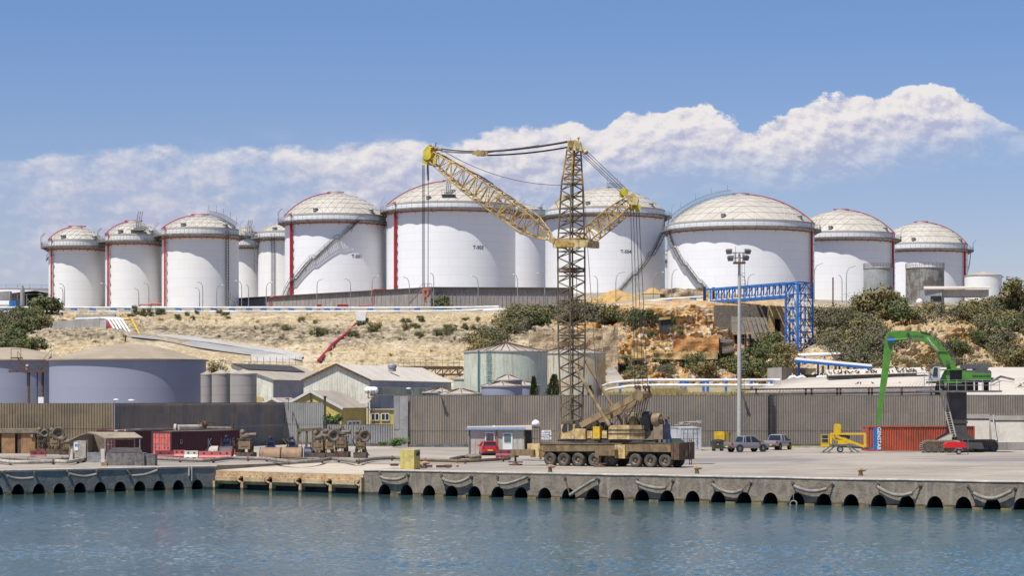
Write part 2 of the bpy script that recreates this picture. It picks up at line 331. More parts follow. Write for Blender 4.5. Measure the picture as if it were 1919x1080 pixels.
def quay_wall(P0,P1,nout,centres,hw,zs,ht,mt,nm):
    d=(P1-P0); L=d.length; d.normalize(); zb=-3.2
    m=MB(); tun=MB(); led=MB()
    def W_(s,z,o=0.): return P0+d*s+nout*o+V((0,0,z))
    cs=[c for c in centres if hw<c<L-hw]; edges=[0]+[(cs[i]+cs[i+1])/2 for i in range(len(cs)-1)]+[L]
    na=12; last=0
    for i,c in enumerate(cs):
        e0,e1=edges[i],edges[i+1]
        arch=[(c+hw*math.cos(PI*k/na),zs+ht*math.sin(PI*k/na)) for k in range(na+1)]
        arch=[(c+hw,zb)]+arch+[(c-hw,zb)]
        zt=-.16
        m.add([W_(s,z) for s,z in [(e0,zb),(e0,zt),(e1,zt),(e1,zb)]+arch],[tuple(range(4+len(arch)))[::-1]])
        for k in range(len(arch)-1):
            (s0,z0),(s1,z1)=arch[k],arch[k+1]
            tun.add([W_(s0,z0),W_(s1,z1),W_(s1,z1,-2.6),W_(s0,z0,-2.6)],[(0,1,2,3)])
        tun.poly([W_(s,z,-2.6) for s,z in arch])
        if i<len(cs)-1:
            a=W_(c+hw+.04,-1.93,.0); b=W_(cs[i+1]-hw-.04,-1.93,.0)
            j0,j1=random.uniform(0,.05),random.uniform(0,.05)
            led.prism([a+d*j0+V((0,0,-1)),b-d*j1+V((0,0,-1)),b-d*j1,a+d*j0],nout*(.14+random.random()*.08))
    # coping: rounded lip
    cp=MB(); prof=[(-CO,0),(-CO,-.15),(.0,-.15),(.05,-.12),(.06,-.05),(.02,.0),(-.04,.012),(-CO,.012)]
    nseg=int(L/1.4); pr=[]
    for q in range(nseg+1):
        s=L*q/nseg; pr.append([W_(s,z+random.uniform(-.01,.01)*(z>-.1),o+random.uniform(-.012,.012)*(z>-.14)*(o>-.3)) for o,z in prof])
    vs=[p for r_ in pr for p in r_]; k=len(prof)
    cp.add(vs,[(i*k+j,i*k+(j+1)%k,(i+1)*k+(j+1)%k,(i+1)*k+j) for i in range(nseg) for j in range(k)]+[tuple(range(k)),tuple(nseg*k+j for j in range(k))[::-1]])
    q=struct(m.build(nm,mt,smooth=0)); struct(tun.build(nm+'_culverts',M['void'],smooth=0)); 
    if led.v: struct(led.build(nm+'_ledge',M['algae'],smooth=0))
    struct(cp.build(nm+'_coping',M['coping'],smooth=50))
random.seed(3)
def along(P0,d,nout,x):  # where the vertical picture line x cuts the wall line
    n=nout; r=ray(x,800); r.z=0; s=(P0.dot(n))/r.dot(n); return (r*s-P0).dot(d)
sC0=along(QC,dCD,nCD,720.6); sC1=along(QC,dCD,nCD,1915); st=(sC1-sC0)/25
quay_wall(QC,QD1,nCD,[sC0+st*i for i in range(0,56)],.60,-1.98,.80,M['quay'],'quay_right')
sA0=along(QA0,dAB,nAB,34); sA1=along(QA0,dAB,nAB,370); st2=(sA1-sA0)/9
quay_wall(QA0,QB,nAB,[sA0+st2*i for i in range(-40,10)],.56,-1.98,.78,M['quayl'],'quay_left')
# lower ro-ro slab between the two quays
M['slab']=mat_quay('stained_slab_concrete',(.54,.40,.23),(.38,.26,.15),(.44,.20,.06),(.10,.08,.05))
M['slabtop']=mat('slab_top_concrete',(.50,.43,.33),.85,c2=(.42,.36,.28),ns=.5,bump=.02,fine=.2)
m=MB(); h=-.42
bl=QBb+V((0,0,-.05)); br=QCb+V((0,0,-.05))
m.poly([QB+nBC*.1+V((0,0,h)),QC+nBC*.1+V((0,0,h)),br,bl]); struct(m.build('ramp_slab',M['slabtop'],smooth=0))
m=MB(); Ls=(QC-QB).length
def B_(s,z,o=0): return QB+dBC*s+nBC*o+V((0,0,z))
m.prism([B_(0,h,.10),B_(Ls,h,.10),B_(Ls,h-.55,.10),B_(0,h-.55,.10)],-nBC*.8)
nb=5
for i in range(nb):
    s0=Ls*i/nb+.25; s1=Ls*(i+1)/nb-.12
    m.prism([B_(s0,h-.5,.10),B_(s0,h-.5,.42),B_(s0,h-.86,.42),B_(s0,h-1.15,.1)],dBC*(s1-s0-.55))
    # bracket with V notch
    a=s1-.45
    m.prism([B_(a,h-.5,.45),B_(a+.45,h-.42,.45),B_(a+.45,h-.52,.45),B_(a+.12,h-.72,.45),B_(a+.45,h-.9,.45),B_(a+.45,h-1.0,.45),B_(a,h-.8,.45)],-nBC*.34)
    m.box(B_(s0-.25,-1.95,.12),(.32,.5,1.2),rz=math.atan2(dBC.y,dBC.x))
    for j in range(3): m.sphere(B_(s0+.5+j*.75,h-.33,.12),.06,6)
m.box(B_(Ls-.1,-1.6,.12),(.3,.5,1.9),rz=math.atan2(dBC.y,dBC.x))
struct(m.build('ramp_front',M['slab'],smooth=0))
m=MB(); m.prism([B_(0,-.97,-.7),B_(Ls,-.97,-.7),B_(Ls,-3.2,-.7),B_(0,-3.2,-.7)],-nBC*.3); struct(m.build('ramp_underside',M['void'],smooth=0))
m=MB()   # side cheeks of the step
for a,b in ((QB,QBb),(QC,QCb)):
    m.poly([a+V((0,0,0)),b+V((0,0,0)),b+V((0,0,-3.2)),a+V((0,0,-3.2))])
struct(m.build('quay_step',M['quay'],smooth=0))
# ================================================================= hillside and terrace
XS=[-700,-150,0,100,200,300,400,500,600,750,870,960,1040,1110,1200,1300,1400,1480,1540,1620,1700,1800,1860,1940,2100,2700]
foot=(372,812)
PR={
-700:[(385,760),(395,700),(420,655),(440,640),(455,622),(472,596),(482,584),(560,574),(640,570)],
-150:[(385,760),(395,700),(420,652),(440,640),(455,622),(472,596),(482,584),(560,574),(640,570)],
0:[(385,760),(395,690),(415,662),(430,645),(448,630),(468,600),(482,584),(560,574),(640,570)],
100:[(385,760),(395,680),(418,645),(432,622),(450,612),(468,598),(482,584),(560,574),(640,570)],
200:[(385,760),(395,678),(418,640),(434,617),(450,612),(468,600),(482,584),(560,574),(640,568)],
300:[(385,760),(400,682),(420,650),(434,632),(450,628),(466,604),(482,584),(560,572),(640,566)],
400:[(385,760),(400,690),(420,665),(434,645),(450,636),(462,612),(482,584),(560,572),(640,566)],
500:[(385,760),(398,710),(418,680),(434,662),(452,641),(462,612),(482,584),(560,572),(640,560)],
600:[(385,760),(396,720),(414,686),(432,655),(450,634),(464,612),(482,584),(560,570),(640,560)],
750:[(385,760),(396,720),(412,684),(430,655),(448,634),(462,612),(482,584),(560,568),(640,558)],
870:[(385,760),(396,716),(412,684),(430,655),(448,628),(462,606),(482,584),(560,565),(640,556)],
960:[(385,760),(396,716),(415,686),(436,650),(452,628),(464,600),(482,580),(560,560),(640,552)],
1040:[(385,760),(396,724),(414,690),(434,655),(452,625),(464,600),(482,578),(560,556),(640,548)],
1110:[(385,760),(396,724),(410,690),(432,668),(448,630),(462,596),(482,572),(560,552),(640,546)],
1200:[(385,760),(400,726),(412,700),(428,672),(440,650),(448,618),(456,578),(480,562),(560,548)],
1300:[(385,760),(400,726),(414,698),(430,674),(442,652),(452,616),(460,572),(480,560),(560,548)],
1400:[(385,760),(402,724),(418,700),(430,676),(444,648),(450,610),(455,572),(480,562),(560,552)],
1480:[(385,760),(402,715),(415,690),(428,665),(442,640),(450,606),(456,572),(480,564),(560,556)],
1540:[(385,760),(402,708),(415,680),(428,655),(440,632),(455,600),(468,578),(482,568),(560,562)],
1620:[(385,760),(402,705),(412,690),(424,662),(436,632),(452,604),(468,584),(482,572),(560,564)],
1700:[(385,760),(402,700),(410,690),(414,658),(420,628),(436,606),(458,586),(482,574),(560,566)],
1800:[(385,760),(402,700),(411,688),(415,656),(421,628),(434,610),(452,588),(480,574),(560,566)],
1860:[(385,760),(402,702),(410,690),(416,664),(426,632),(438,606),(454,584),(480,570),(560,564)],
1940:[(385,760),(402,704),(412,690),(420,660),(430,625),(442,600),(456,578),(480,566),(560,562)],
2100:[(385,760),(402,704),(412,690),(420,660),(430,625),(442,600),(456,578),(480,566),(560,562)],
2700:[(385,760),(402,704),(412,690),(420,660),(430,625),(442,600),(456,578),(480,566),(560,562)]}
SEG=[3,8,26,26,26,26,26,12,4,3]
LEV=10
def prof(x):
    x=max(XS[0],min(XS[-1],x))
    for i in range(len(XS)-1):
        if x<=XS[i+1]: break
    f=(x-XS[i])/(XS[i+1]-XS[i]); f=f*f*(3-2*f)*.6+f*.4
    a,b=PR[XS[i]],PR[XS[i+1]]
    return [foot]+[(p[0]*(1-f)+q[0]*f,p[1]*(1-f)+q[1]*f) for p,q in zip(a,b)]+[(1150,None)]
def hill_raw(x,v):
    pr=prof(x); k=min(int(v),LEV-1); f=v-k; (Ya,ya),(Yb,yb)=pr[k],pr[k+1]
    pa=P(x,ya,Ya); pb=P(x,yb,Yb) if yb is not None else V(((x-CX)/F*Yb,Yb,pa.z))
    return pa.lerp(pb,f)
def hill(x,v,amp=1.):
    p=hill_raw(x,v)
    w=min(1,max(0,(v-.6)/.8))*min(1,max(0,(7.15-v)/.6))
    if w<=0: return p
    q=p*1.
    quarry=min(1,max(0,(x-1080)/80))*min(1,max(0,(1500-x)/60))+.8*min(1,max(0,(x-1640)/50))*min(1,max(0,(1850-x)/50))
    n1=noise.fractal(q*.09,1.,2.,4)
    n2=noise.fractal(V((q.x*.35,q.y*.35,q.z*1.1)),.8,2.1,5)
    led=noise.noise(V((q.x*.06,3.3,q.z*.9)))          # strata ledges
    rl=abs(noise.noise(V((q.x*.75,0,q.z*.12))))       # gullies running down the slope
    d=n1*1.2+n2*(.75+.9*quarry)+led*(.75+.9*quarry)+rl*.55*(1-quarry)
    if quarry>0:
        sz=q.z*.30+n1*.6; fr=sz-math.floor(sz); d+=quarry*(1.9*min(1,fr*2.2)-.9)
    elif x<1080:
        sz=q.z*.42+n1*.8; fr=sz-math.floor(sz); d+=(.9*min(1,fr*2.5)-.4)*min(1,max(0,(q.z-15)/3))
    crag=abs(noise.fractal(V((q.x*.9,q.y*.9,q.z*2.2)),.7,2.2,3)); d-=crag*(1.1+.5*quarry)
    if 235<x<585:
        yy=HY-(p.z-CAMZ)*F/p.y; e=abs(yy-(632+(x-245)*.137)); w*=min(1,max(0,(e-11)/10))
    return p+V((0,-.75,.45))*(d*w*amp)
nx=820; xs=[XS[0]+(XS[-1]-XS[0])*0 for _ in range(0)]
xs=[-700,-550,-400,-300,-220]+[-170+2290*i/(nx-1) for i in range(nx)]+[2200,2350,2500,2700]
vsteps=[]
for k,s_ in enumerate(SEG): vsteps+=[k+i/s_ for i in range(s_)]
vsteps.append(10.)
m=MB(); vs=[hill(x,v_) for v_ in vsteps for x in xs]; n_=len(xs)
m.add(vs,[(j*n_+i,j*n_+i+1,(j+1)*n_+i+1,(j+1)*n_+i) for j in range(len(vsteps)-1) for i in range(n_-1)])
def mat_hill():
    m=bpy.data.materials.new('limestone_hillside'); m.use_nodes=True; t=NT(m.node_tree); b=t.n['Principled BSDF']
    pos=t.new('ShaderNodeNewGeometry').outputs['Position']; x,y,z=t.sep(pos)
    n=t.noise(pos,.10,6,.6); n2=t.noise(t.mapv(pos,(.5,.5,1.6)),1.,8,.68); big=t.noise(pos,.045,4,.5,)
    pale=t.mix(t.ramp(n,.35,.65),(.70,.585,.40),(.60,.465,.27))
    pale=t.mix(t.ramp(n2,.50,.60,0,.55),pale,(.27,.20,.12)); pale=t.mix(t.ramp(t.noise(t.mapv(pos,(1.3,1.3,3.4)),1,7,.75),.51,.58,0,.5),pale,(.24,.185,.12)); pale=t.mix(t.math('MULTIPLY',t.ramp(t.math('ADD',z,t.math('MULTIPLY',n,5.)),18.,20.),t.ramp(t.math('ADD',z,t.math('MULTIPLY',n,5.)),25.,22.,0,1.)),pale,t.mix(t.ramp(n2,.44,.56),(.52,.43,.30),(.24,.20,.14)))
    och=t.mix(t.ramp(n,.36,.6),(.66,.43,.18),(.56,.30,.10)); och=t.mix(t.ramp(t.noise(pos,.45,7,.72),.48,.56),och,(.66,.56,.42))
    och=t.mix(t.ramp(n2,.52,.61,0,.7),och,(.15,.095,.05))
    gx=t.math('ADD',t.math('MULTIPLY',t.math('DIVIDE',x,y),100.),t.math('MULTIPLY',t.math('SUBTRACT',big,.5),8.))
    mk=t.math('MULTIPLY',t.ramp(gx,2.6,4.2),t.ramp(gx,13.2,12.2))
    c=t.mix(mk,pale,och)
    mk2=t.ramp(gx,14.,15.5); yel=t.mix(t.ramp(n,.4,.6),(.60,.47,.29),(.54,.36,.16)); c=t.mix(mk2,c,yel)
    ter=t.math('MULTIPLY',t.ramp(y,474,484),1.)
    c=t.mix(ter,c,t.mix(t.ramp(n2,.45,.6),(.42,.37,.29),(.30,.25,.18)))
    c=t.mix(t.ramp(t.noise(t.mapv(pos,(.09,.09,1.3)),1.,7,.7),.54,.64,0,.5),c,(.27,.205,.13))
    gr=t.ramp(t.noise(pos,.23,7,.7),.60,.68); c=t.mix(t.math('MULTIPLY',gr,t.ramp(gx,-3,1,.25,.9)),c,(.10,.105,.045))
    t.put(b.inputs['Base Color'],c); b.inputs['Roughness'].default_value=.95; b.inputs['Specular IOR Level'].default_value=.1
    bn=t.new('ShaderNodeBump'); bn.inputs['Distance'].default_value=.7; t.put(bn.inputs['Height'],t.math('ADD',n2,t.math('MULTIPLY',t.noise(pos,1.6,6,.75),.7))); t.l.new(bn.outputs[0],b.inputs['Normal'])
    return m
M['hill']=mat_hill()
struct(m.build('hillside',M['hill'],smooth=60,loc=(0,480,0)))
m=MB(); m.poly([(-2600,420,-.3),(2600,420,-.3),(2600,6000,-.3),(-2600,6000,-.3)]); m.poly([(-2600,150,-.3),(-150,150,-.3),(-150,420,-.3),(-2600,420,-.3)]); m.poly([(150,150,-.3),(2600,150,-.3),(2600,420,-.3),(150,420,-.3)])
struct(m.build('ground',M['hill'],smooth=0,loc=(0,0,-.3)))
def hp(x,y,off=0.):
    """point of the hillside under picture point (x,y)"""
    best=None; k=10
    for i in range(20,74):
        v_=i/10; p=hill(x,v_); yy=HY-(p.z-CAMZ)*F/p.y
        if yy<=y:
            a,b=(i-1)/10,v_
            for _ in range(6):
                c=(a+b)/2; p=hill(x,c); yy=HY-(p.z-CAMZ)*F/p.y
                if yy<=y: b=c
                else: a=c
            return hill(x,b)
    return hill(x,7.2)
# ================================================================= the tank farm
def mat_tank(name,a,b_,rows,seam,streak,rough=.5,hh=2.2):
    m=bpy.data.materials.new(name); m.use_nodes=True; t=NT(m.node_tree); b=t.n['Principled BSDF']
    ob=t.new('ShaderNodeTexCoord').outputs['Object']; x,y,z=t.sep(ob); pos=t.new('ShaderNodeNewGeometry').outputs['Position']
    ang=t.math('MULTIPLY',t.math('ARCTAN2',x,t.math('MULTIPLY',y,-1.)),rows)
    br=t.new('ShaderNodeTexBrick'); t.put(br.inputs['Vector'],t.comb(ang,z,0)); br.inputs['Scale'].default_value=1; br.inputs['Brick Width'].default_value=5; br.inputs['Row Height'].default_value=hh; br.inputs['Mortar Size'].default_value=.035; br.inputs['Mortar Smooth'].default_value=.3
    t.put(br.inputs['Color1'],a); t.put(br.inputs['Color2'],b_); t.put(br.inputs['Mortar'],seam)
    c=t.mix(t.ramp(t.noise(t.mapv(pos,(1.1,1.1,.1)),1,6,.65),.5,.8,0,.35),br.outputs[0],streak)
    t.put(b.inputs['Base Color'],c); b.inputs['Roughness'].default_value=rough
    bn=t.new('ShaderNodeBump'); bn.inputs['Distance'].default_value=.02; t.put(bn.inputs['Height'],t.noise(t.mapv(pos,(.3,.3,.5)),1,3,.5)); t.l.new(bn.outputs[0],b.inputs['Normal'])
    return m
M['tank']=mat_tank('white_tank_paint',(.83,.83,.83),(.805,.805,.81),17,(.68,.68,.69),(.70,.69,.67))
M['cream']=mat_tank('cream_tank_paint',(.80,.79,.765),(.775,.765,.74),17,(.66,.65,.60),(.66,.64,.58))
M['dome']=mat('dome_panels',(.49,.455,.39),.5,c2=(.43,.395,.335),ns=.18,fine=.1)
M['batten']=mat('dome_battens',(.42,.39,.35),.6)
M['rail']=mat('gallery_rail_steel',(.22,.22,.22),.6)
M['gal']=mat('gallery_steel',(.22,.21,.20),.6,c2=(.13,.125,.12),ns=1.5)
M['dullred']=mat('dull_red_pipe_paint',(.25,.035,.04),.55,c2=(.33,.09,.08),ns=1)
TK={}
def stair(m,c,Rr,a0,z0,a1,z1,w=1.0,n=60,flights=4):
    """spiral stair against the shell with treads, stringers, landings, handrails"""
    lastl=None; pts_i=[];pts_o=[]
    def pt(a,r,z): return V((c[0]+r*math.sin(a),c[1]-r*math.cos(a),z))
    nn=n; zz=[]
    for i in range(nn+1):
        f=i/nn; g=f*flights; k=int(g); fr=g-k; land=.14
        gg=(k+min(1,fr/(1-land)) if fr<1-land else k+1)/flights
        zz.append(z0+(z1-z0)*min(1,gg))
    for i in range(nn):
        aa=a0+(a1-a0)*i/nn; ab=a0+(a1-a0)*(i+1)/nn
        for rr in (Rr+.15,Rr+.15+w):
            m.beam(pt(aa,rr,zz[i]),pt(ab,rr,zz[i+1]),.07,.3)
            m.beam(pt(aa,rr,zz[i]+1.05),pt(ab,rr,zz[i+1]+1.05),.06)
            if i%3==0: m.beam(pt(aa,rr,zz[i]),pt(aa,rr,zz[i]+1.05),.05)
        m.beam(pt(aa,Rr+.12,zz[i]+.05),pt(aa,Rr+.2+w,zz[i]+.05),.34,.05)
        if i%15==8: m.beam(pt(aa,Rr+.05,zz[i]-1.2),pt(aa,Rr+.1+w,zz[i]-.1),.08)
def ring(m,c,Rr,z,N,w,h,off=0.,a0=0,a1=2*PI):
    n=int(N*(a1-a0)/(2*PI))
    for i in range(n):
        a=a0+2*PI*i/N+off; b=a+2*PI/N
        p=V((c[0]+Rr*math.sin(a),c[1]-Rr*math.cos(a),z)); q=V((c[0]+Rr*math.sin(b),c[1]-Rr*math.cos(b),z)); m.beam(p,q,w,h)
def dome_mesh(c,Rr,z0,rise,n=5,off=0.):
    rho=(Rr*Rr+rise*rise)/(2*rise); cz=z0+rise-rho; am=math.asin(Rr/rho)
    pts=[V((c[0],c[1],z0+rise))]; idx=[[0]]
    for k in range(1,n+1):
        row=[]
        for j in range(6*k):
            a=2*PI*j/(6*k)+off; ph=am*k/n; row.append(len(pts)); pts.append(V((c[0]+rho*math.sin(ph)*math.sin(a),c[1]-rho*math.sin(ph)*math.cos(a),cz+rho*math.cos(ph))))
        idx.append(row)
    tri=[];ed=set()
    for k in range(1,n+1):
        inn,outr=idx[k-1],idx[k]
        for s_ in range(6):
            for j in range(k):
                o0=outr[(s_*k+j)%(6*k)]; o1=outr[(s_*k+j+1)%(6*k)]; i0=inn[(s_*(k-1)+j)%max(1,6*(k-1))] if k>1 else 0
                tri.append((o0,o1,i0)); ed|={tuple(sorted(e)) for e in ((o0,o1),(o1,i0),(i0,o0))}
                if j<k-1:
                    i1=inn[(s_*(k-1)+j+1)%(6*(k-1))]; tri.append((o1,i1,i0)); ed.add(tuple(sorted((i0,i1))))
    return pts,tri,ed,rho,cz,am
def tank(px0,px1,rimy,topy,basey,Y,label,red='dullred',riser=None,riserw=.32,mt='tank',dn=5,N=22,gal=1.9,roofpipe=None,hoist=None,lowz=None,gz=.9):
    rimy-=6; gz+=6/F*Y
    cx=(px0+px1)/2; rp=(px1-px0)/2; Rr=Y*math.sin(math.atan(rp/F)); X=(cx-CX)/F*Y; c=(X,Y)
    zr=CAMZ+(HY-rimy)/F*Y; zb=lowz if lowz is not None else CAMZ+(HY-basey)/F*(Y-Rr)
    rise=(HY-topy)/F*Y+CAMZ-zr
    root=thing('storage_tank',label,'tank',(X,Y,zb))
    m=MB(); m.lathe((X,Y,0),[(Rr,zb-5),(Rr,zr)],96); m.build('shell',M[mt],root)
    pts,tri,ed,rho,cz,am=dome_mesh(c,Rr-.05,zr,rise,dn,off=random.random())
    m=MB(); m.add(pts,tri)
    m.lathe((X,Y,0),[(Rr-.02,zr-.3),(Rr+.06,zr-.3),(Rr+.06,zr+.12),(Rr-.6,zr+.12)],96)
    rf=m.build('roof',M['dome'],root,smooth=8)
    m=MB()
    for a,b in ed:
        p,q=pts[a],pts[b]; m.beam(p+V((0,0,.03)),q+V((0,0,.03)),.13,.06)
    m.lathe((X,Y,0),[(0,zr+rise+.35),(1.3,zr+rise+.3),(1.4,zr+rise-.1)],16)
    m.build('roof_battens',M['batten'],rf)
    # gallery: straight-sided walkway ring on brackets
    gz0=zr-gz; m=MB(); off=random.random()
    Ro=Rr+gal
    for i in range(N):
        a=2*PI*i/N+off; b=a+2*PI/N
        for (r0,r1,z0,z1) in ((Rr+.02,Ro,gz0,gz0+.09),):
            q=[V((X+r*math.sin(g),Y-r*math.cos(g),z)) for z in (z0,z1) for g in (a,b) for r in (r0,r1)]
            m.add(q,[(0,2,3,1),(4,5,7,6),(1,3,7,5),(0,4,6,2)])
        p=lambda g,r,z:V((X+r*math.sin(g),Y-r*math.cos(g),z))
        m.beam(p(a,Ro,gz0-.06),p(b,Ro,gz0-.06),.08,.34)
        m.beam(p(a,Rr,gz0-1.15),p(a,Ro-.1,gz0-.1),.10)
        mid=(a+b)/2; m.beam(p(mid,Rr,gz0-1.0),p(mid,Ro-.25,gz0-.1),.08)
    gd=m.build('gallery_walkway',M['gal'],root,smooth=0)
    m=MB()
    for i in range(N):
        a=2*PI*i/N+off; b=a+2*PI/N; p=lambda g,r,z:V((X+r*math.sin(g),Y-r*math.cos(g),z))
        A,B=p(a,Ro-.04,gz0),p(b,Ro-.04,gz0)
        for hgt in (.25,.62,1.12): m.beam(A+V((0,0,hgt)),B+V((0,0,hgt)),.055)
        for k in range(3): q=A.lerp(B,k/3); m.beam(q,q+V((0,0,1.12)),.06)
        if i%3==0: m.beam(A,A+V((0,0,2.3)),.05)
    m.build('gallery_railing',M['rail'],gd,smooth=0)
    m=MB(); ring(m,c,Rr+.45,gz0-.75,48,.24,.24,0); m.build('ring_pipe',M[red],root)
    if riser is not None:
        m=MB()
        for (da,rr) in ((0,riserw),(.0,0)):
            if rr:
                a=riser; p=V((X+(Rr+.55)*math.sin(a),Y-(Rr+.55)*math.cos(a),0)); m.tube(p+V((0,0,zb)),p+V((0,0,gz0-.6)),rr,10)
                hh=zb+2
                while hh<gz0-1: m.box(p+V((.15+rr,-.1,hh)),(.35,.35,.12)); hh+=2.2
        # pipe over the dome
        if roofpipe is not None:
            q=[]
            for k in range(15):
                f=1-k/14*(1-roofpipe[1]); ph=am*f; g=roofpipe[0]; q.append(V((X+(rho+.25)*math.sin(ph)*math.sin(g),Y-(rho+.25)*math.sin(ph)*math.cos(g),cz+(rho+.25)*math.cos(ph))))
            q=[V((X+(Rr+.5)*math.sin(riser),Y-(Rr+.5)*math.cos(riser),gz0-.6)),V((X+(Rr+.5)*math.sin(riser),Y-(Rr+.5)*math.cos(riser),zr+.3))]+q
            m.path(q,.12,6)
            m.path([V((X+2.2*math.sin(2*PI*k/12),Y-2.2*math.cos(2*PI*k/12),zr+rise+.35)) for k in range(12)],.09,6,closed=True)
        m.build('riser_pipe',M[red] if red!='dullred' else M['red_paint'],root)
    for k in range(5):
        a=random.choice((-1,1))*random.uniform(1.2,1.9)+random.uniform(-.1,.1); p=V((X+Ro*math.sin(a),Y-Ro*math.cos(a),gz0)); m=MB(); m.beam(p,p+V((0,0,2.6)),.07); m.beam(p+V((0,0,2.6)),p+V((.9,0,3.6)),.09); m.build('gallery_lamp',M['galv'],root,smooth=0)
    for a,f in ((.9,.93),(-.35,.93)):
        ph=am*f; p=V((X+rho*math.sin(ph)*math.sin(a),Y-rho*math.sin(ph)*math.cos(a),cz+rho*math.cos(ph))); m=MB(); m.lathe(p+V((0,0,-.2)),[(.6,0),(.6,.7),(.75,.7),(.5,.95),(0,1.)],14); m.build('roof_hatch',M['galv'],root)
    d=dict(root=root,c=c,R=Rr,zr=zr,zb=zb,gz=gz0,X=X,Y=Y,rise=rise,rho=rho,cz=cz,am=am); return d
random.seed(11)
def off_of(t_,px):   # azimuth on the shell that shows at picture x
    al=math.atan(((px-CX)/F)); dx=(px-CX)/F*t_['Y']-t_['X']; return math.asin(max(-1,min(1,dx/t_['R'])))-math.atan(t_['X']/t_['Y'])
TA=tank(92,197,458,427,577,556,'leftmost of the domed white tanks, with a pale red riser pipe',mt='cream',riser=-.78,riserw=.24,roofpipe=(-1.3,.1),red='faded_red')
TB=tank(198,303,448,417,577,550,'domed white tank with red riser, second from the left end',mt='cream',riser=-.81,riserw=.24,roofpipe=(-1.3,.1),red='faded_red')
TC=tank(304,447,437,405,573,545,'domed white tank third from the left, black ladder on its right',mt='cream',riser=-.90,riserw=.24,roofpipe=(-1.4,.1),red='faded_red')
TD=tank(424,497,457,427,570,640,'narrow slice of cream tank between the third and fifth tanks from the left',mt='cream',riser=None)
TE=tank(484,588,442,418,570,625,'cream domed tank half hidden behind tank T-501, with a ladder on its front',mt='cream',riser=None)
T1=tank(534,724,413,363,558,598,'large white tank marked T-501 with a long diagonal stair across its front',red='red_paint',riser=-.90,riserw=.38,roofpipe=(-1.45,.05),dn=7)
T3=tank(725,966,393,341,548,590,'largest white tank, marked T-503, behind the lattice crane jib',red='red_paint',riser=-.95,riserw=.38,roofpipe=(-1.5,.05),dn=7)
TF=tank(900,1030,403,382,552,680,'white tank mostly hidden between tanks T-503 and T-504',riser=None,N=18)
T4=tank(1022,1246,402,353,548,615,'white tank marked T-504 behind the crane mast, stair down its right edge',dn=7)
T5=tank(1251,1525,428,366,565,590,'widest white tank, right of the crane, with a stair down its left side',red='dullred',riser=1.08,roofpipe=(1.45,.0),dn=7)
T6=tank(1476,1676,446,395,572,640,'white domed tank second from the right end, behind a small grey cylinder tank',riser=1.02,roofpipe=(1.5,0),dn=6)
T7=tank(1640,1812,466,418,566,690,'white domed tank at the right end of the row of big tanks',riser=.92,roofpipe=(1.5,0),dn=6)
TG=tank(1226,1262,483,470,548,705,'thin white tank just visible in the gap between T-504 and its right neighbour',riser=None,N=14,dn=3,gal=.8)
# number lettering on three shells
def text_faces(s,size,font_bold=False,space=1.):
    cu_=bpy.data.curves.new('txt','FONT'); cu_.body=s; cu_.size=size; cu_.align_x='CENTER'; cu_.align_y='CENTER'; cu_.space_character=space; cu_.resolution_u=3
    if font_bold: cu_.offset=size*.025
    o=bpy.data.objects.new('txt',cu_); COL.objects.link(o); bpy.context.view_layer.update()
    me=o.to_mesh(); vs=[v_.co.copy() for v_ in me.vertices]; fs=[tuple(p.vertices) for p in me.polygons]; o.to_mesh_clear()
    bpy.data.objects.remove(o); bpy.data.curves.remove(cu_); return vs,fs
M['letter']=mat('dark_lettering',(.05,.05,.06),.6,fine=0)
for T_,s_,px,py in ((T1,'T-501',668,481),(T3,'T-503',895,464),(T4,'T-504',1172,472)):
    vs,fs=text_faces(s_,1.25,True); a0=off_of(T_,px); r=T_['R']+.03; z=CAMZ+(HY-py)/F*(T_['Y']-T_['R']*math.cos(a0))
    m=MB(); m.add([V((T_['X']+r*math.sin(a0+v_.x/r),T_['Y']-r*math.cos(a0+v_.x/r),z+v_.y)) for v_ in vs],fs); m.build('tank_number',M['letter'],T_['root'],smooth=0)
def tank_stair(T_,a0,a1,z0=None,fl=4,name='stair',z1=None,n=60):
    m=MB(); stair(m,T_['c'],T_['R'],a0,T_['zb'] if z0 is None else z0,a1,T_['gz'] if z1 is None else z1,flights=fl,n=n); m.build(name,M['gal'],T_['root'],smooth=0)
tank_stair(T1,-1.22,.60,fl=4)
tank_stair(T4,.12,1.5,fl=4,z0=T4['zb']-1)
tank_stair(T5,-.42,-1.45,fl=4)
tank_stair(TA,-1.75,-2.35,fl=2,z0=T1['zb']+8,n=20); tank_stair(TE,-1.62,-1.05,fl=2,z0=TE['zb']+9,n=24)
tank_stair(T7,1.9,1.5,fl=2,z0=T7['zb']+6,n=20)
# ladders and rising roof stair
m=MB(); a=off_of(TC,423)
for da in (-.045,.045):
    p=V((TC['X']+(TC['R']+.4)*math.sin(a+da),TC['Y']-(TC['R']+.4)*math.cos(a+da),0)); m.beam(p+V((0,0,TC['zb'])),p+V((0,0,TC['gz']+1)),.16)
for k in range(28):
    z=TC['zb']+k*.7; m.beam(V((TC['X']+(TC['R']+.4)*math.sin(a-.045),TC['Y']-(TC['R']+.4)*math.cos(a-.045),z)),V((TC['X']+(TC['R']+.4)*math.sin(a+.045),TC['Y']-(TC['R']+.4)*math.cos(a+.045),z)),.08)
m.build('ladder',M['dark_steel'],TC['root'],smooth=0)
m=MB(); a=off_of(TE,513)
for da in (-.06,.06):
    p=V((TE['X']+(TE['R']+.4)*math.sin(a+da),TE['Y']-(TE['R']+.4)*math.cos(a+da),0)); m.beam(p+V((0,0,TE['zb'])),p+V((0,0,TE['gz']+1)),.12)
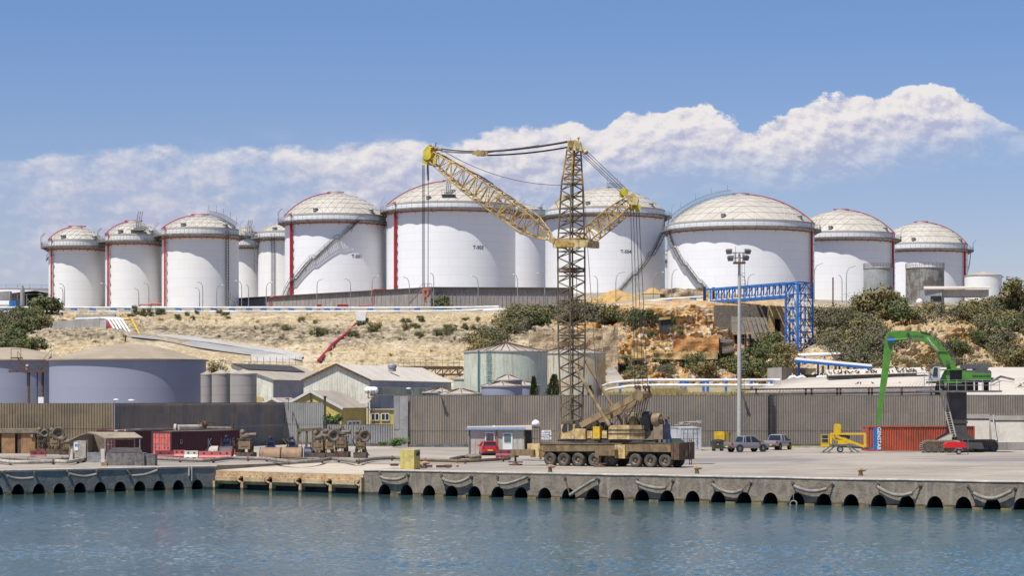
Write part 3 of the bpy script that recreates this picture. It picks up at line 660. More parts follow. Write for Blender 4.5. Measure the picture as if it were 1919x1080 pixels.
for k in range(32):
    z=TE['zb']+k*.6; m.beam(V((TE['X']+(TE['R']+.4)*math.sin(a-.06),TE['Y']-(TE['R']+.4)*math.cos(a-.06),z)),V((TE['X']+(TE['R']+.4)*math.sin(a+.06),TE['Y']-(TE['R']+.4)*math.cos(a+.06),z)),.08)
m.build('ladder',M['dark_steel'],TE['root'],smooth=0)
def roof_stair(T_,g,f0=.98,f1=.12):
    m=MB(); prev=None
    for k in range(26):
        ph=T_['am']*(f0+(f1-f0)*k/25); rr=T_['rho']
        q=[V((T_['X']+(rr+h_)*math.sin(ph)*math.sin(g)+w_*math.cos(g),T_['Y']-(rr+h_)*math.sin(ph)*math.cos(g)+w_*math.sin(g),T_['cz']+(rr+h_)*math.cos(ph))) for h_ in (.35,1.4) for w_ in (-.5,.5)]
        m.beam(q[0],q[1],.3,.06); m.beam(q[0],q[2],.05); m.beam(q[1],q[3],.05)
        if k%6==0: m.beam(q[2],q[2]+V((0,0,1.6)),.08)
        if prev:
            for i in range(4): m.beam(prev[i],q[i],.09 if i<2 else .06)
        prev=q
    m.build('roof_stair',M['gal'],T_['root'],smooth=0)
roof_stair(T5,-1.35); roof_stair(TC,1.25,.98,.2); roof_stair(T4,.9,.3,.05)
def roof_vent(T_,g,f):
    m=MB(); ph=T_['am']*f; p=V((T_['X']+T_['rho']*math.sin(ph)*math.sin(g),T_['Y']-T_['rho']*math.sin(ph)*math.cos(g),T_['cz']+T_['rho']*math.cos(ph)))
    for dx in (-.5,0,.5): m.path([p+V((dx,0,-.5)),p+V((dx,.3,2.2)),p+V((dx+.25,1.4,4.8))],.17,8)
    m.box(p+V((0,-.3,.1)),(3.6,2,.12))
    for dx in (-1.8,-.9,0,.9,1.8):
        m.beam(p+V((dx,-1.3,.1)),p+V((dx,-1.3,1.3)),.08)
    m.beam(p+V((-1.8,-1.3,1.3)),p+V((1.8,-1.3,1.3)),.08); m.beam(p+V((-1.8,-1.3,.7)),p+V((1.8,-1.3,.7)),.07)
    for k in range(6): m.box(p+V((-.9+.36*k,-.6,.5)),(.25,.3,.7))
    m.build('vent_stack',M['galv'],T_['root'])
roof_vent(T3,-.02,.86); roof_vent(TB,.35,.86); roof_vent(TD,.3,.86)
# ================================================================= walls between the yard and the works
def corr(m,p0,p1,z0,z1,pitch=.29,depth=.07,tiers=None,out=-1):
    p0=V(p0);p1=V(p1);d=p1-p0;d.z=0;L=d.length;d.normalize();n=V((d.y,-d.x,0)); 
    if n.y>0: n=-n
    k=max(1,int(L/pitch)); prof=[]
    for i in range(k):
        for f,o in ((0,0),(.28,0),(.5,1),(.78,1)): prof.append(((i+f)*L/k,o*depth))
    prof.append((L,0)); tiers=tiers or [(z0,z1)]
    for ti,(a,b) in enumerate(tiers):
        o=.025*((ti)%2); vs=[];
        for s_,q in prof:
            b0=p0+d*s_+n*(q+o); vs+=[V((b0.x,b0.y,a)),V((b0.x,b0.y,b))]
        m.add(vs,[(2*i,2*i+2,2*i+3,2*i+1) for i in range(len(prof)-1)])
    return n
def XY(px,Y): return V(((px-CX)/F*Y,Y,0))
def ZZ(y,Y): return CAMZ-(y-HY)/F*Y
M['wallg']=mat('dusty_grey_corrugated_sheet',(.25,.213,.172),.6,c2=(.205,.18,.15),ns=.10,streak=(.17,.15,.13),sa=.6,fine=.14,panel=1.05)
M['wallb']=mat('brown_dusty_corrugated_sheet',(.25,.195,.125),.65,c2=(.20,.16,.105),ns=.3,streak=(.17,.12,.08),sa=.6,panel=1.0)
M['walld']=mat('dark_corrugated_sheet',(.27,.225,.18),.6,c2=(.17,.17,.185),ns=.12,streak=(.09,.085,.085),sa=.5,panel=.5)
M['walll']=mat('pale_grey_corrugated_sheet',(.30,.30,.29),.6,c2=(.25,.25,.25),ns=.3,streak=(.2,.19,.18),sa=.5)
M['wallp']=mat('pale_flat_sheet',(.33,.32,.31),.6,c2=(.26,.25,.24),ns=.5,streak=(.2,.18,.16))
def cw(name,label,a,b,z1,mt,tiers,posts=None,cat='wall'):
    t=thing(name,label,cat,(a+b)/2); m=MB(); n=corr(m,a,b,0,z1,tiers=tiers); m.build('cladding',mt,t,smooth=0)
    m=MB(); m.beam(a+V((0,0,z1+.03))-n*.06,b+V((0,0,z1+.03))-n*.06,.16,.08); m.beam(a+V((0,0,.18))+n*.1,b+V((0,0,.18))+n*.1,.22,.36); m.build('kerb_and_cap',M['grey_steel'],t,smooth=0); return t,n
wl,wn=cw('corrugated_wall','long grey corrugated metal wall behind the crane, cars and containers',XY(742,267),XY(2040,267),6.14,M['wallg'],[(0,1.98),(1.96,4.1),(4.08,6.14)])
m=MB(); q=XY(1443,266.6); m.bb((q.x-.26,q.y-.25,.05),(q.x+.26,q.y,6.1)); m.build('recess_shade_strip',M['dark_steel'],wl)  # dark box stands in for the shade of a recess in the wall
m=MB(); a,b=XY(738,266.7),XY(764.5,266.7); m.bb((a.x,a.y-.05,0),(b.x,b.y+.02,2.1)); m.bb((a.x,a.y-.03,2.12),(b.x,b.y+.03,6.1)); m.bb((a.x,a.y-.09,2.1),(XY(747,266).x,a.y,6.12)); m.build('flat_end_panel',M['wallp'],wl,smooth=0)
cw('corrugated_wall','brown dusty corrugated wall at the far left behind the wooden sheds',XY(-160,240),XY(213.5,240),5.24,M['wallb'],[(0,2.6),(2.58,5.24)])
cw('corrugated_wall','dark shaded corrugated wall behind the maroon container',XY(213.5,240)+V((.05,.1,0)),XY(532,282),5.24,M['walld'],[(0,2.6),(2.58,5.24)])
cw('corrugated_wall','short pale grey corrugated wall in front of the yellow house',XY(532,282)+V((.05,-.02,0)),XY(606,280),5.24,M['walll'],[(0,2.6),(2.58,5.24)])
cw('corrugated_fence','low grey corrugated fence in front of the yellow building',XY(613,272),XY(736,272),2.6,M['walll'],[(0,2.6)],cat='fence')
m=MB(); q=XY(609,276); m.bb((q.x-.14,q.y-.14,0),(q.x+.14,q.y+.14,6.)); m.box(q+V((0,0,6.05)),(.5,.4,.1)); tag(m.build('steel_post',M['dark_steel']),'tall dark steel post between the pale wall and the low fence','post')
# lamps leaning over the wall tops
def wall_lamp(px,Y,ztop,lab,a=.85):
    q=XY(px,Y); t=thing('wall_lamp',lab,'lamp',(q.x,q.y,ztop))
    m=MB(); m.path([q+V((0,.35,ztop-1)),q+V((0,.3,ztop+.35)),q+V((0,-.1,ztop+.5)),q+V((0,-.35,ztop+.42))],.045,6); m.build('bracket',M['grey_steel'],t)
    m=MB(); m.prism([q+V((-.06,-.3,ztop+.47)),q+V((.06,-.3,ztop+.47)),q+V((.22,-a-.25,ztop+.40)),q+V((-.22,-a-.25,ztop+.40))],(0,0,.1)); m.build('lamp_head',M['dark_steel'],t)
wall_lamp(540,280.6,5.3,'small lamp leaning over the short pale wall'); wall_lamp(824,267,6.1,'small lamp on the grey wall, left of the site cabin'); wall_lamp(1390,267,6.1,'small lamp on the grey wall beside the tall floodlight mast')
def street_lamp(px,Y,yb,yt,dx,label,group=None,r=.06,w=1.,dy=0,zb=None):
    q=XY(px,Y); z0=ZZ(yb,Y) if zb is None else zb; z1=ZZ(yt,Y); t=thing('street_lamp',label,'lamp post',(q.x,q.y,z0),group=group)
    m=MB(); H=z1-z0; s=1 if dx>0 else -1; L=abs(dx)/F*Y
    m.path([q+V((0,0,z0)),q+V((0,0,z0+H*.72)),q+V((s*L*.06,dy*.1,z0+H*.86)),q+V((s*L*.3,dy*.4,z0+H*.95)),q+V((s*L,dy,z1))],[r*1.3,r,r*.9,r*.8,r*.7],7); m.build('pole',M['galv'],t)
    m=MB(); h=q+V((s*L,dy,z1)); m.lathe(h+V((s*.1*w,0,-.05)),[(0,-.09),(.16*w,-.02),(.14*w,.08),(0,.13)],10,axis=Matrix.Diagonal((2.2,1.2,1.)).to_3x3()); m.build('lamp_head',M['white'],t); return t
street_lamp(213,262,800,749,4,'lamp with pale round head just above the brown wall end',r=.05,w=.9,dy=-.3,zb=0)
street_lamp(262,262,800,750,-14,'lamp with long pale head above the dark wall',r=.05,w=1.1,zb=0)
street_lamp(774,285,800,728,-7,'pale lamp behind the left end of the long grey wall',r=.07,w=.9,zb=0)
# ---------------------------------------------------------------- tanks of the lower works
M['lilac']=mat_tank('lilac_tank_paint',(.275,.29,.37),(.255,.27,.345),11.,(.25,.26,.33),(.29,.28,.29),.6,2.45)
M['roofdust']=mat('dusty_tank_roof',(.345,.28,.205),.85,c2=(.29,.235,.17),ns=.25,fine=.15)
M['mint']=mat('mint_tank_paint',(.56,.61,.50),.6,c2=(.50,.52,.43),ns=.35,lo=.4,hi=.7,streak=(.34,.21,.09),sa=.6)
M['mintr']=mat('rust_streaked_tank_paint',(.55,.54,.44),.6,c2=(.52,.34,.14),ns=.3,lo=.5,hi=.7,streak=(.38,.17,.05),sa=.85)
M['greyroof']=mat('grey_cone_roof',(.40,.36,.31),.8,c2=(.32,.27,.22),ns=.6)
M['silo']=mat_tank('stainless_silo',(.33,.30,.28),(.29,.265,.25),3.,(.20,.18,.16),(.20,.16,.13),.45,1.25)
M['zinc']=mat('weathered_zinc',(.30,.30,.285),.5,c2=(.15,.13,.10),ns=.45,lo=.42,hi=.6,streak=(.10,.07,.05),sa=.7)
M['zinc2']=mat('bright_zinc',(.38,.39,.39),.45,c2=(.28,.28,.27),ns=.3,streak=(.2,.17,.13),sa=.5)
def ctank(px0,px1,rimy,topy,Y,label,mt,roofm,zb=0.,over=.12,ribs=0,rails=0,dome=False,name='storage_tank',n=72):
    cx=(px0+px1)/2; rp=(px1-px0)/2; Rr=Y*math.sin(math.atan(rp/F)); X=(cx-CX)/F*Y; zr=ZZ(rimy,Y); rise=ZZ(topy,Y)-zr
    t=thing(name,label,'tank',(X,Y,zb)); c=(X,Y,0)
    m=MB(); m.lathe(c,[(Rr,zb-.5),(Rr,zr)],n); m.build('shell',mt,t)
    K=8; pr=[(Rr+over,zr-.12),(Rr+over,zr+.05)]+[((Rr+over)*(1-k/K),zr+.05+rise*(math.sin(PI/2*k/K)**(1.25) if dome else k/K)) for k in range(1,K)]+[(0,zr+.05+rise)]
    m=MB(); m.lathe(c,pr,n); m.lathe(c,[(Rr,zr-.12),(Rr+over,zr-.12)],n); rf=m.build('roof',roofm,t,smooth=25)
    if ribs:
        m=MB()
        for i in range(ribs):
            a=2*PI*i/ribs+.1; m.beam((X+Rr*math.sin(a),Y-Rr*math.cos(a),zr+.09),(X+.3*math.sin(a),Y-.3*math.cos(a),zr+rise+.08),.09,.1)
        m.build('roof_ribs',M['rust'],rf,smooth=0)
    if rails:
        m=MB(); ring(m,(X,Y),Rr,zr+1.05,28,.06,.06); ring(m,(X,Y),Rr,zr+.55,28,.05,.05)
        for i in range(28):
            a=2*PI*i/28; m.beam((X+Rr*math.sin(a),Y-Rr*math.cos(a),zr),(X+Rr*math.sin(a),Y-Rr*math.cos(a),zr+1.05),.06)
        m.build('roof_railing',M['rust'] if rails==1 else M['blue'],t,smooth=0)
    return dict(root=t,X=X,Y=Y,R=Rr,zr=zr,zb=zb,c=(X,Y),rise=rise)
U1=ctank(95,385,675.5,645.5,335,'broad lilac grey tank with a dusty domed roof behind the left wall',M['lilac'],M['roofdust'],over=.42,dome=True,n=120)
U0=ctank(-105,140,676.5,652,366,'lilac grey tank cut by the left edge of the picture',M['lilac'],M['roofdust'],over=.42,dome=True,n=120)
for (a,b,r_,tp,Y,l) in ((376,398,702,697,322,'narrow grey silo partly hidden by the broad lilac tank'),(397,432,701,694,304,'middle of three grey ribbed silos beside the lilac tank'),(433,481,701,693,300,'widest of the three grey ribbed silos, next to the sheds')):
    ctank(a,b,r_,tp,Y,l,M['silo'],M['greyroof'],over=.05,name='silo',n=40)
U3=ctank(869.5,1026,660,643,345,'pale mint tank with rust streaks and a caged ladder, left of the mast',M['mint'],M['greyroof'],ribs=30,rails=0)
U4=ctank(1008,1135,663,648,372,'rust stained cream tank standing behind the crane mast',M['mintr'],M['greyroof'],ribs=26)
ctank(902,979,724,716,300,'small lilac tank with cone roof and peeling paint, just above the wall',M['lilac'],M['greyroof'],ribs=8)
ctank(925,978,713,704,314,'small grey tank behind the peeling lilac tank',M['lilac'],M['greyroof'],ribs=6)
ctank(950,1012,723,716,324,'small lilac tank partly behind the two cypress trees',M['lilac'],M['greyroof'],ribs=6)
ctank(824,902,739,730,296,'low lilac tank whose rim barely clears the grey wall',M['lilac'],M['greyroof'],ribs=8)
ctank(792,862,736,728,312,'low tank with ribbed cone roof beside the big shed',M['lilac'],M['greyroof'],ribs=10)
ctank(850,900,711,703,352,'small pale tank between the long shed and the mint tank',M['mint'],M['greyroof'],ribs=0)
ctank(1618.5,1672.5,503,500,530,'small bluish zinc tank with roof railing on the terrace',M['zinc2'],M['greyroof'],zb=ZZ(572,530),rails=1,n=48)
ctank(1697.5,1769,503,500,505,'dark weathered zinc tank with roof railing on the terrace',M['zinc'],M['greyroof'],zb=ZZ(585,505),rails=1,n=48)
ctank(1808,1877,517,509,545,'small white tank with cone roof at the far right of the terrace',M['cream'],M['greyroof'],zb=ZZ(575,545),n=48)
ctank(1671,1687,549,544,492,'small round plastic water tank on the terrace',M['wallp'],M['greyroof'],zb=ZZ(572,492),n=24)
ctank(-42,150,545,543,640,'low white tank with blue rim railing at the far left',M['tank'],M['greyroof'],zb=ZZ(600,640),rails=2)
# caged ladder and pipe on the mint tank
def at_t(T_,a,r,z): return V((T_['X']+r*math.sin(a),T_['Y']-r*math.cos(a),z))
m=MB(); a=-.40
for da in (-.04,.04): m.beam(at_t(U3,a+da,U3['R']+.25,1),at_t(U3,a+da,U3['R']+.25,U3['zr']+1.2),.07)
for k in range(34): m.beam(at_t(U3,a-.04,U3['R']+.25,1+k*.36),at_t(U3,a+.04,U3['R']+.25,1+k*.36),.05)
for k in range(9):
    z=3+k*1.2; m.path([at_t(U3,a-.05,U3['R']+.25,z),at_t(U3,a-.05,U3['R']+.8,z),at_t(U3,a+.05,U3['R']+.8,z),at_t(U3,a+.05,U3['R']+.25,z)],.03,4)
m.build('caged_ladder',mat('teal_ladder_paint',(.06,.19,.19),.6),U3['root'],smooth=0)
m=MB(); a=-.66; m.tube(at_t(U3,a,U3['R']+.3,0),at_t(U3,a,U3['R']+.3,U3['zr']+.2),.1,8); m.build('down_pipe',mat('teal_pipe_paint',(.05,.15,.17),.6),U3['root'])
m=MB()
for i in range(10):
    a=-1.5+i*.12; m.beam(at_t(U3,a,U3['R'],U3['zr']),at_t(U3,a,U3['R'],U3['zr']+1.1),.05)
ring(m,U3['c'],U3['R'],U3['zr']+1.1,52,.05,.05,off=-1.55,a1=1.2); m.build('roof_railing',mat('ochre_rail_paint',(.40,.26,.06),.6),U3['root'],smooth=0)
m=MB(); stair(m,U4['c'],U4['R'],-.75,2,-1.25,U4['zr']-2,w=.6,n=24,flights=1); m.build('stair',M['dark_steel'],U4['root'],smooth=0)
# access platform between the two lilac tanks
t=thing('access_platform','rusty pipe platform with stairs between the two lilac tanks','platform',XY(55,346))
m=MB(); Y=347; a,b=P(16,695,Y-3.2),P(95,694,Y-3.2); z=ZZ(695,Y-3)
m.bb((a.x,Y-3.2,z-.2),(b.x+.4,Y+1.6,z)); m.beam((a.x,Y-3.25,z-.1),(b.x,Y-3.25,z-.1),.1,.36); m.build('deck',M['rust'],t)
for px,r_ in ((52,.16),(55.5,.09),(70,.10),(80,.2)):
    q=P(px,700,Y-2.4); m=MB(); m.tube((q.x,q.y,0),(q.x,q.y,z),r_,8); m.build('leg',mat('brown_pipe',(.20,.13,.085),.7) if px==52 else M['rust'],t)
m=MB()
for px in range(18,96,6): q=P(px,695,Y-3.1); m.beam((q.x,q.y,z),(q.x,q.y,z+1.1),.06)
for hh in (.55,1.1): m.beam((a.x,Y-3.1,z+hh),(b.x,Y-3.1,z+hh),.05)
m.build('railing',M['rust'],t,smooth=0)
m=MB()
for (x0,y0,x1,y1) in ((47,693,33,671),(76,693,96,668)):
    for o in (0,.9):
        p,q=P(x0,y0,Y-2+o),P(x1,y1,Y-2+o); m.beam(p,q,.1,.2); m.beam(p+V((0,0,1)),q+V((0,0,1)),.06); m.beam(q,q+V((0,0,1)),.06)
    for k in range(9):
        p,q=P(x0,y0,Y-2),P(x1,y1,Y-2); c=p.lerp(q,k/9); m.beam(c,c+V((0,.9,0)),.25,.05)
q=P(30,671,Y-2); m.box(q+V((0,.5,0)),(1.6,1.2,.15))
for dx in (-.75,.75): m.beam(q+V((dx,0,0)),q+V((dx,0,1.4)),.07); m.beam(q+V((dx,0,-2)),q+V((dx,0,0)),.07)
m.beam(q+V((-.75,0,1.4)),q+V((.75,0,1.4)),.06)
m.build('stairs',M['rust'],t,smooth=0)
m=MB(); q=P(51,686,Y-2.6); m.lathe((q.x,q.y,z),[(.32,0),(.32,.7),(.15,.95),(0,1.)],12); m.build('valve_pot',M['greyroof'],t)
m=MB(); q=P(77,753,338); m.box((q.x,q.y,ZZ(752,338)-.6),(.8,.5,2.4)); q.z=0; m.bb((q.x-.05,q.y-.05,0),(q.x+.05,q.y+.05,4.6)); tag(m.build('control_box',M['white']),'white control box on a post between the lilac tanks','box')
# ---------------------------------------------------------------- sheds and houses
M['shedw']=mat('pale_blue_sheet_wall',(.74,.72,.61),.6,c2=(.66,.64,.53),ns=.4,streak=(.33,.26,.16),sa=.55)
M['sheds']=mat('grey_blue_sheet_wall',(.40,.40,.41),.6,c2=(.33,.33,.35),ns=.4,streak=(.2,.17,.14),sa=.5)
M['roofw']=mat('dusty_white_roof',(.60,.55,.48),.7,c2=(.54,.49,.42),ns=.3,streak=(.36,.31,.26),sa=.3,fine=.1)
M['rooft']=mat('tan_roof',(.40,.345,.28),.75,c2=(.34,.29,.24),ns=.3,fine=.12)
M['yellowwall']=mat('yellow_render',(.58,.45,.13),.8,c2=(.50,.39,.13),ns=.4,streak=(.35,.27,.12),sa=.4)
def gable(name,label,c0,gv,rv,ze,zr,wallm,sidem,roofm,z0=0,over=.25,corrug=True,cat='building',trim='rust'):
    """c0 near corner on the ground, gv along the gable end, rv along the ridge"""
    c0=V(c0);gv=V(gv);rv=V(rv); t=thing(name,label,cat,c0+V((0,0,z0)))
    g=gv.normalized();r=rv.normalized(); z=lambda p,h:V((p.x,p.y,h))
    m=MB(); a,b=c0,c0+gv; 
    if corrug:
        k=int(gv.length/.35)*2
        pts=[]; 
        for i in range(k+1):
            f=i/k; zz=ze+(zr-ze)*(1-abs(2*f-1)); p=a.lerp(b,f)+r*(.035 if i%2 else 0)
            pts+=[z(p,z0),z(p,zz)]
        m.add(pts,[(2*i,2*i+2,2*i+3,2*i+1) for i in range(k)])
    else: m.poly([z(a,z0),z(b,z0),z(b,ze),z(a.lerp(b,.5),zr),z(a,ze)])
    a2,b2=a+rv,b+rv; m.build('gable_wall',wallm,t,smooth=0); m=MB(); m.poly([z(a2,z0),z(b2,z0),z(b2,ze),z(a2.lerp(b2,.5),zr),z(a2,ze)]); m.build('rear_gable_wall',wallm,t,smooth=0)
    m=MB()
    if corrug: corr(m,a,a2,z0,ze,.35,.04,out=1)
    else: m.poly([z(a,z0),z(a2,z0),z(a2,ze),z(a,ze)])
    m.build('side_wall',sidem,t,smooth=0); m=MB(); m.poly([z(b,z0),z(b2,z0),z(b2,ze),z(b,ze)]); m.build('far_side_wall',sidem,t,smooth=0)
    m=MB(); sl=(zr-ze)/(gv.length/2); mid=a.lerp(b,.5)
    for s_ in (-1,1):
        e=mid-g*s_*(gv.length/2+over); ez=ze-sl*over
        p=[z(e-r*over,ez),z(mid-r*over,zr),z(mid+rv+r*over,zr),z(e+rv+r*over,ez)]
        nrib=int(rv.length/1.1); m.prism([q+V((0,0,.03)) for q in p],(0,0,.09))
        for i in range(nrib+1):
            f=i/nrib; m.beam(p[0].lerp(p[3],f)+V((0,0,.14)),p[1].lerp(p[2],f)+V((0,0,.14)),.06,.05)
    rf=m.build('roof',roofm,t,smooth=0)
    m=MB()
    for s_ in (-1,1):
        e=mid-g*s_*(gv.length/2+over); m.beam(z(e-r*(over+.03),ze-sl*over+.02),z(mid-r*(over+.03),zr+.05),.1,.3)
    m.build('barge_board',M[trim],rf,smooth=0); return t
M['trimw']=mat('white_trim',(.6,.6,.58),.6)
gv0=V((-43,10,0)).normalized(); rv0=V((10,43,0)).normalized()
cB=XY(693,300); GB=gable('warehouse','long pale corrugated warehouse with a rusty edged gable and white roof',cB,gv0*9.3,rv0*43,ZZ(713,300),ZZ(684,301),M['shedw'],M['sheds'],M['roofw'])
m=MB(); n=V((43,-10,0)).normalized()
def onside(c,s,z,o=.08): return c+rv0*s+n*o+V((0,0,z))
def panel(m,c,s0,s1,z0,z1,o,th=.05): m.prism([onside(c,s0,z0,o),onside(c,s1,z0,o),onside(c,s1,z1,o),onside(c,s0,z1,o)],-n*th)
zt=ZZ(713,300); 
m=MB()
for i in range(9): panel(m,cB,3+i*3.1,5.7+i*3.1,zt-1.9,zt-1.0,.09)
m.build('window',M['glass'],GB,smooth=0)
m=MB(); panel(m,cB,2.6,31,zt-2.05,zt-1.92,.12); panel(m,cB,2.6,31,zt-.98,zt-.86,.12)
for i in range(10): panel(m,cB,2.75+i*3.1,2.95+i*3.1,zt-1.92,zt-.98,.12)
m.build('window_frame',M['trimw'],GB,smooth=0)
m=MB(); q=XY(731,318); m.lathe((q.x+.3,q.y,ZZ(690,318)-.5),[(.55,0),(.55,.5),(.65,.55),(.65,.9),(.35,1.15),(0,1.2)],16); m.build('roof_vent',M['galv'],GB)
cA=XY(512,314); GA=thing('warehouse','older warehouse with tan roof and black strip beside the silos','building',cA)
zeA,zrA_=ZZ(712,314),ZZ(684,316); hh=lambda p,z_:V((p.x,p.y,z_))
m=MB(); a_,b_=cA,cA+gv0*6.3; m.prism([hh(a_,0),hh(b_,0),hh(b_,zrA_),hh(a_,zeA)],rv0*.15); m.build('gable_wall',M['shedw'],GA,smooth=0)
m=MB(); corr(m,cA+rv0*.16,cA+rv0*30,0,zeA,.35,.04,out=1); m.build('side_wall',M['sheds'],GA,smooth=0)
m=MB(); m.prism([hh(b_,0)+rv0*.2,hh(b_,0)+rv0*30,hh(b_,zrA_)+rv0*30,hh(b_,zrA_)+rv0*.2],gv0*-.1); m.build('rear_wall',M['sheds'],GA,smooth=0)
m=MB(); o_=-gv0*.3-rv0*.25; m.prism([hh(a_,zeA-.1)+o_,hh(b_,zrA_+.03)-rv0*.25,hh(b_,zrA_+.03)+rv0*30.2,hh(a_,zeA-.1)-gv0*.3+rv0*30.2],(0,0,.09)); m.build('roof',M['rooft'],GA,smooth=0)
m=MB(); midA=cA+gv0*6.3; zrA=ZZ(684,316); slA=(zrA-ZZ(712,314))/6.3
def rp(s,d,h=.2): q=midA+rv0*s-gv0*d; return V((q.x,q.y,zrA-slA*d+h))
m.prism([rp(-.2,.2),rp(26,.2),rp(24,3.0),rp(-.2,2.6)],(0,0,.06)); m.build('dark_roof_strip',M['dark_steel'],GA,smooth=0)  # near-black strip along the upper roof slope
m=MB(); q=cA+gv0*1.5; m.prism([q+V((0,-.1,4.6)),q+gv0*3.2+V((0,-.1,4.6)),q+gv0*3.2+V((0,-.1,6)),q+V((0,-.1,6))],(0,-.06,0)); m.build('yellow_panel',M['yellowwall'],GA,smooth=0)
cY=XY(640,286); GY=gable('yellow_house','yellow house with white edged gable behind the short pale wall',cY,gv0*8.2,rv0*11,ZZ(765,286),ZZ(734.5,287),M['yellowwall'],M['yellowwall'],M['rooft'],corrug=False,trim='trimw')
m=MB(); panel(m,cY,2.0,8.2,.4,2.95,.1); m.build('garage_door',M['white'],GY,smooth=0)
m=MB(); 
for i in range(3): panel(m,cY,2.8+i*1.7,3.9+i*1.7,2.2,2.7,.14)
m.build('door_panes',M['glass'],GY,smooth=0)
m=MB(); q=cY+gv0*1.6+V((0,-.1,0)); m.prism([q+V((0,0,1.7)),q+gv0*1.3+V((0,0,1.7)),q+gv0*1.3+V((0,0,3.1)),q+V((0,0,3.1))],(-.02,-.06,0)); w=m.build('window',M['glass'],GY,smooth=0)
m=MB(); q=q+V((0,-.08,0)); 
for (s0,z0_,s1,z1_) in ((-.1,1.6,1.4,1.7),(-.1,3.1,1.4,3.2),(-.1,1.6,0,3.2),(1.3,1.6,1.4,3.2),(.6,1.6,.7,3.2)): m.prism([q+gv0*s0+V((0,0,z0_)),q+gv0*s1+V((0,0,z0_)),q+gv0*s1+V((0,0,z1_)),q+gv0*s0+V((0,0,z1_))],(0,-.05,0))
m.build('frame',M['white'],w,smooth=0)
m=MB(); q=cY+gv0*4.1+V((0,-.15,0)); m.prism([q+V((-.08,0,2)),q+V((.08,0,2)),q+V((.08,0,ZZ(738,287))),q+V((-.08,0,ZZ(738,287)))],(0,-.08,0)); m.build('gable_post',M['dark_steel'],GY,smooth=0)
gable('small_annex','small yellow gabled annex peeping over the dark wall end',XY(530,289),gv0*2.8,rv0*7,ZZ(757,289),ZZ(747.5,289),M['yellowwall'],M['yellowwall'],M['rooft'],corrug=False,trim='trimw')
t=thing('yellow_annex','flat roofed yellow annex with two windows beside the long wall end','building',XY(716,296))
m=MB(); a,b=XY(693,296),XY(742,296); z1=ZZ(769,296); m.bb((a.x,296,0),(b.x,304,z1)); m.build('wall',M['yellowwall'],t,smooth=0)
m=MB(); m.bb((a.x-.1,295.8,z1),(b.x+.1,304.2,z1+.15)); m.build('roof',M['rooft'],t,smooth=0)
for px in (703,722):
    q=P(px,782,295.95); m=MB(); m.box(q,(.95,.1,.85)); w=m.build('window',M['glass'],t,smooth=0); m=MB()
    for dx in (-.5,0,.5): m.box(q+V((dx,-.06,0)),(.09,.06,.95))
    for dz in (-.45,.45): m.box(q+V((0,-.06,dz)),(1.05,.05,.09))
    m.build('frame',M['white'],w,smooth=0)
# solar water heater by the yellow house
t=thing('solar_water_heater','white capsule water heater with sloping panel above the yellow house','water heater',P(690,765,288))
m=MB(); c=P(696,732,292); ax=gv0; m.path([c-ax*.95,c-ax*.8,c-ax*.5,c+ax*.5,c+ax*.8,c+ax*.95],[.1,.35,.46,.46,.35,.1],14); m.build('cylinder',M['white'],t)
m=MB(); p=[P(672,758,288),P(689,758,288.3),P(700,744,291),P(684,744,290.6)]; m.prism(p,(0,.05,.1)); m.build('panel',M['rooft'],t,smooth=0)
m=MB()
for px in (690,697,701): q=P(px,760,290); m.beam((q.x,q.y,0),(q.x,q.y,c.z),.12)
m.build('frame',M['rust'],t,smooth=0)
# rusty raised walkway between warehouse and mint tank
t=thing('pipe_walkway','rusty raised walkway with yellow handrail left of the mint tank','walkway',XY(806,362))
m=MB(); Y=362; z=ZZ(687,Y); a,b=XY(746,Y),XY(868,Y); m.bb((a.x,Y-.6,z-.5),(b.x,Y+.6,z)); m.bb((a.x,Y-.5,z-1.5),(b.x,Y+.5,z-1.2))
k=a.x
while k<b.x: m.beam((k,Y,z-1.4),(k+1.2,Y,z-.3),.14); m.beam((k+1.2,Y,z-1.4),(k+1.2,Y,z-.3),.14); k+=1.2
m.build('beam',M['rust'],t,smooth=0)
m=MB(); k=a.x
while k<b.x: m.beam((k,Y-.5,z),(k,Y-.5,z+1.1),.07); k+=.9
for hh in (.55,1.1): m.beam((a.x,Y-.5,z+hh),(b.x,Y-.5,z+hh),.07)
m.build('handrail',mat('mustard_rail',(.33,.21,.05),.7),t,smooth=0)
for px in (752,790,830,862): q=XY(px,Y); m=MB(); m.beam((q.x,q.y,0),(q.x,q.y,z-1.4),.3); m.build('leg',M['rust'],t,smooth=0)
# right-hand sheds
M['roofr']=mat('pale_ribbed_roof',(.54,.48,.405),.75,c2=(.48,.425,.355),ns=.3,fine=.1)
t=thing('roofed_shed','wide shed with pale ribbed roof and dark ridge vent, pigeons along it','building',XY(1590,300))
m=MB(); e0,e1=P(1404,736,288),P(1752,727,286); r0,r1=P(1482,711,322),P(1760,701,312)
m.prism([e0,e1,r1,r0],(0,0,.12)); 
for i in range(56): f=i/55; m.beam(e0.lerp(e1,f)+V((0,0,.15)),r0.lerp(r1,f)+V((0,0,.15)),.1,.06)
rf=m.build('roof',M['roofr'],t,smooth=0)
m=MB(); v0,v1=P(1552,711,308),P(1718,705.5,306); m.prism([v0,v1,v1+V((0,0,.45)),v0+V((0,0,.45))],(0,1.5,0)); m.build('ridge_vent',M['dark_steel'],rf,smooth=0)
m=MB(); m.prism([v0+V((0,-.3,.46)),v1+V((1.6,-.3,.46)),v1+V((1.6,3.0,1.2)),v0+V((0,3.0,1.2))],(0,0,.08)); m.build('vent_cap',M['roofr'],rf,smooth=0)
m=MB(); m.poly([V((e0.x,288,0)),V((e1.x,286,0)),e1,e0]); m.build('wall',M['wallp'],t,smooth=0)
RIDGE=(v0,v1)
t=thing('end_shed','pale roofed shed with dark sloping gable edge at the right edge','building',XY(1860,300))
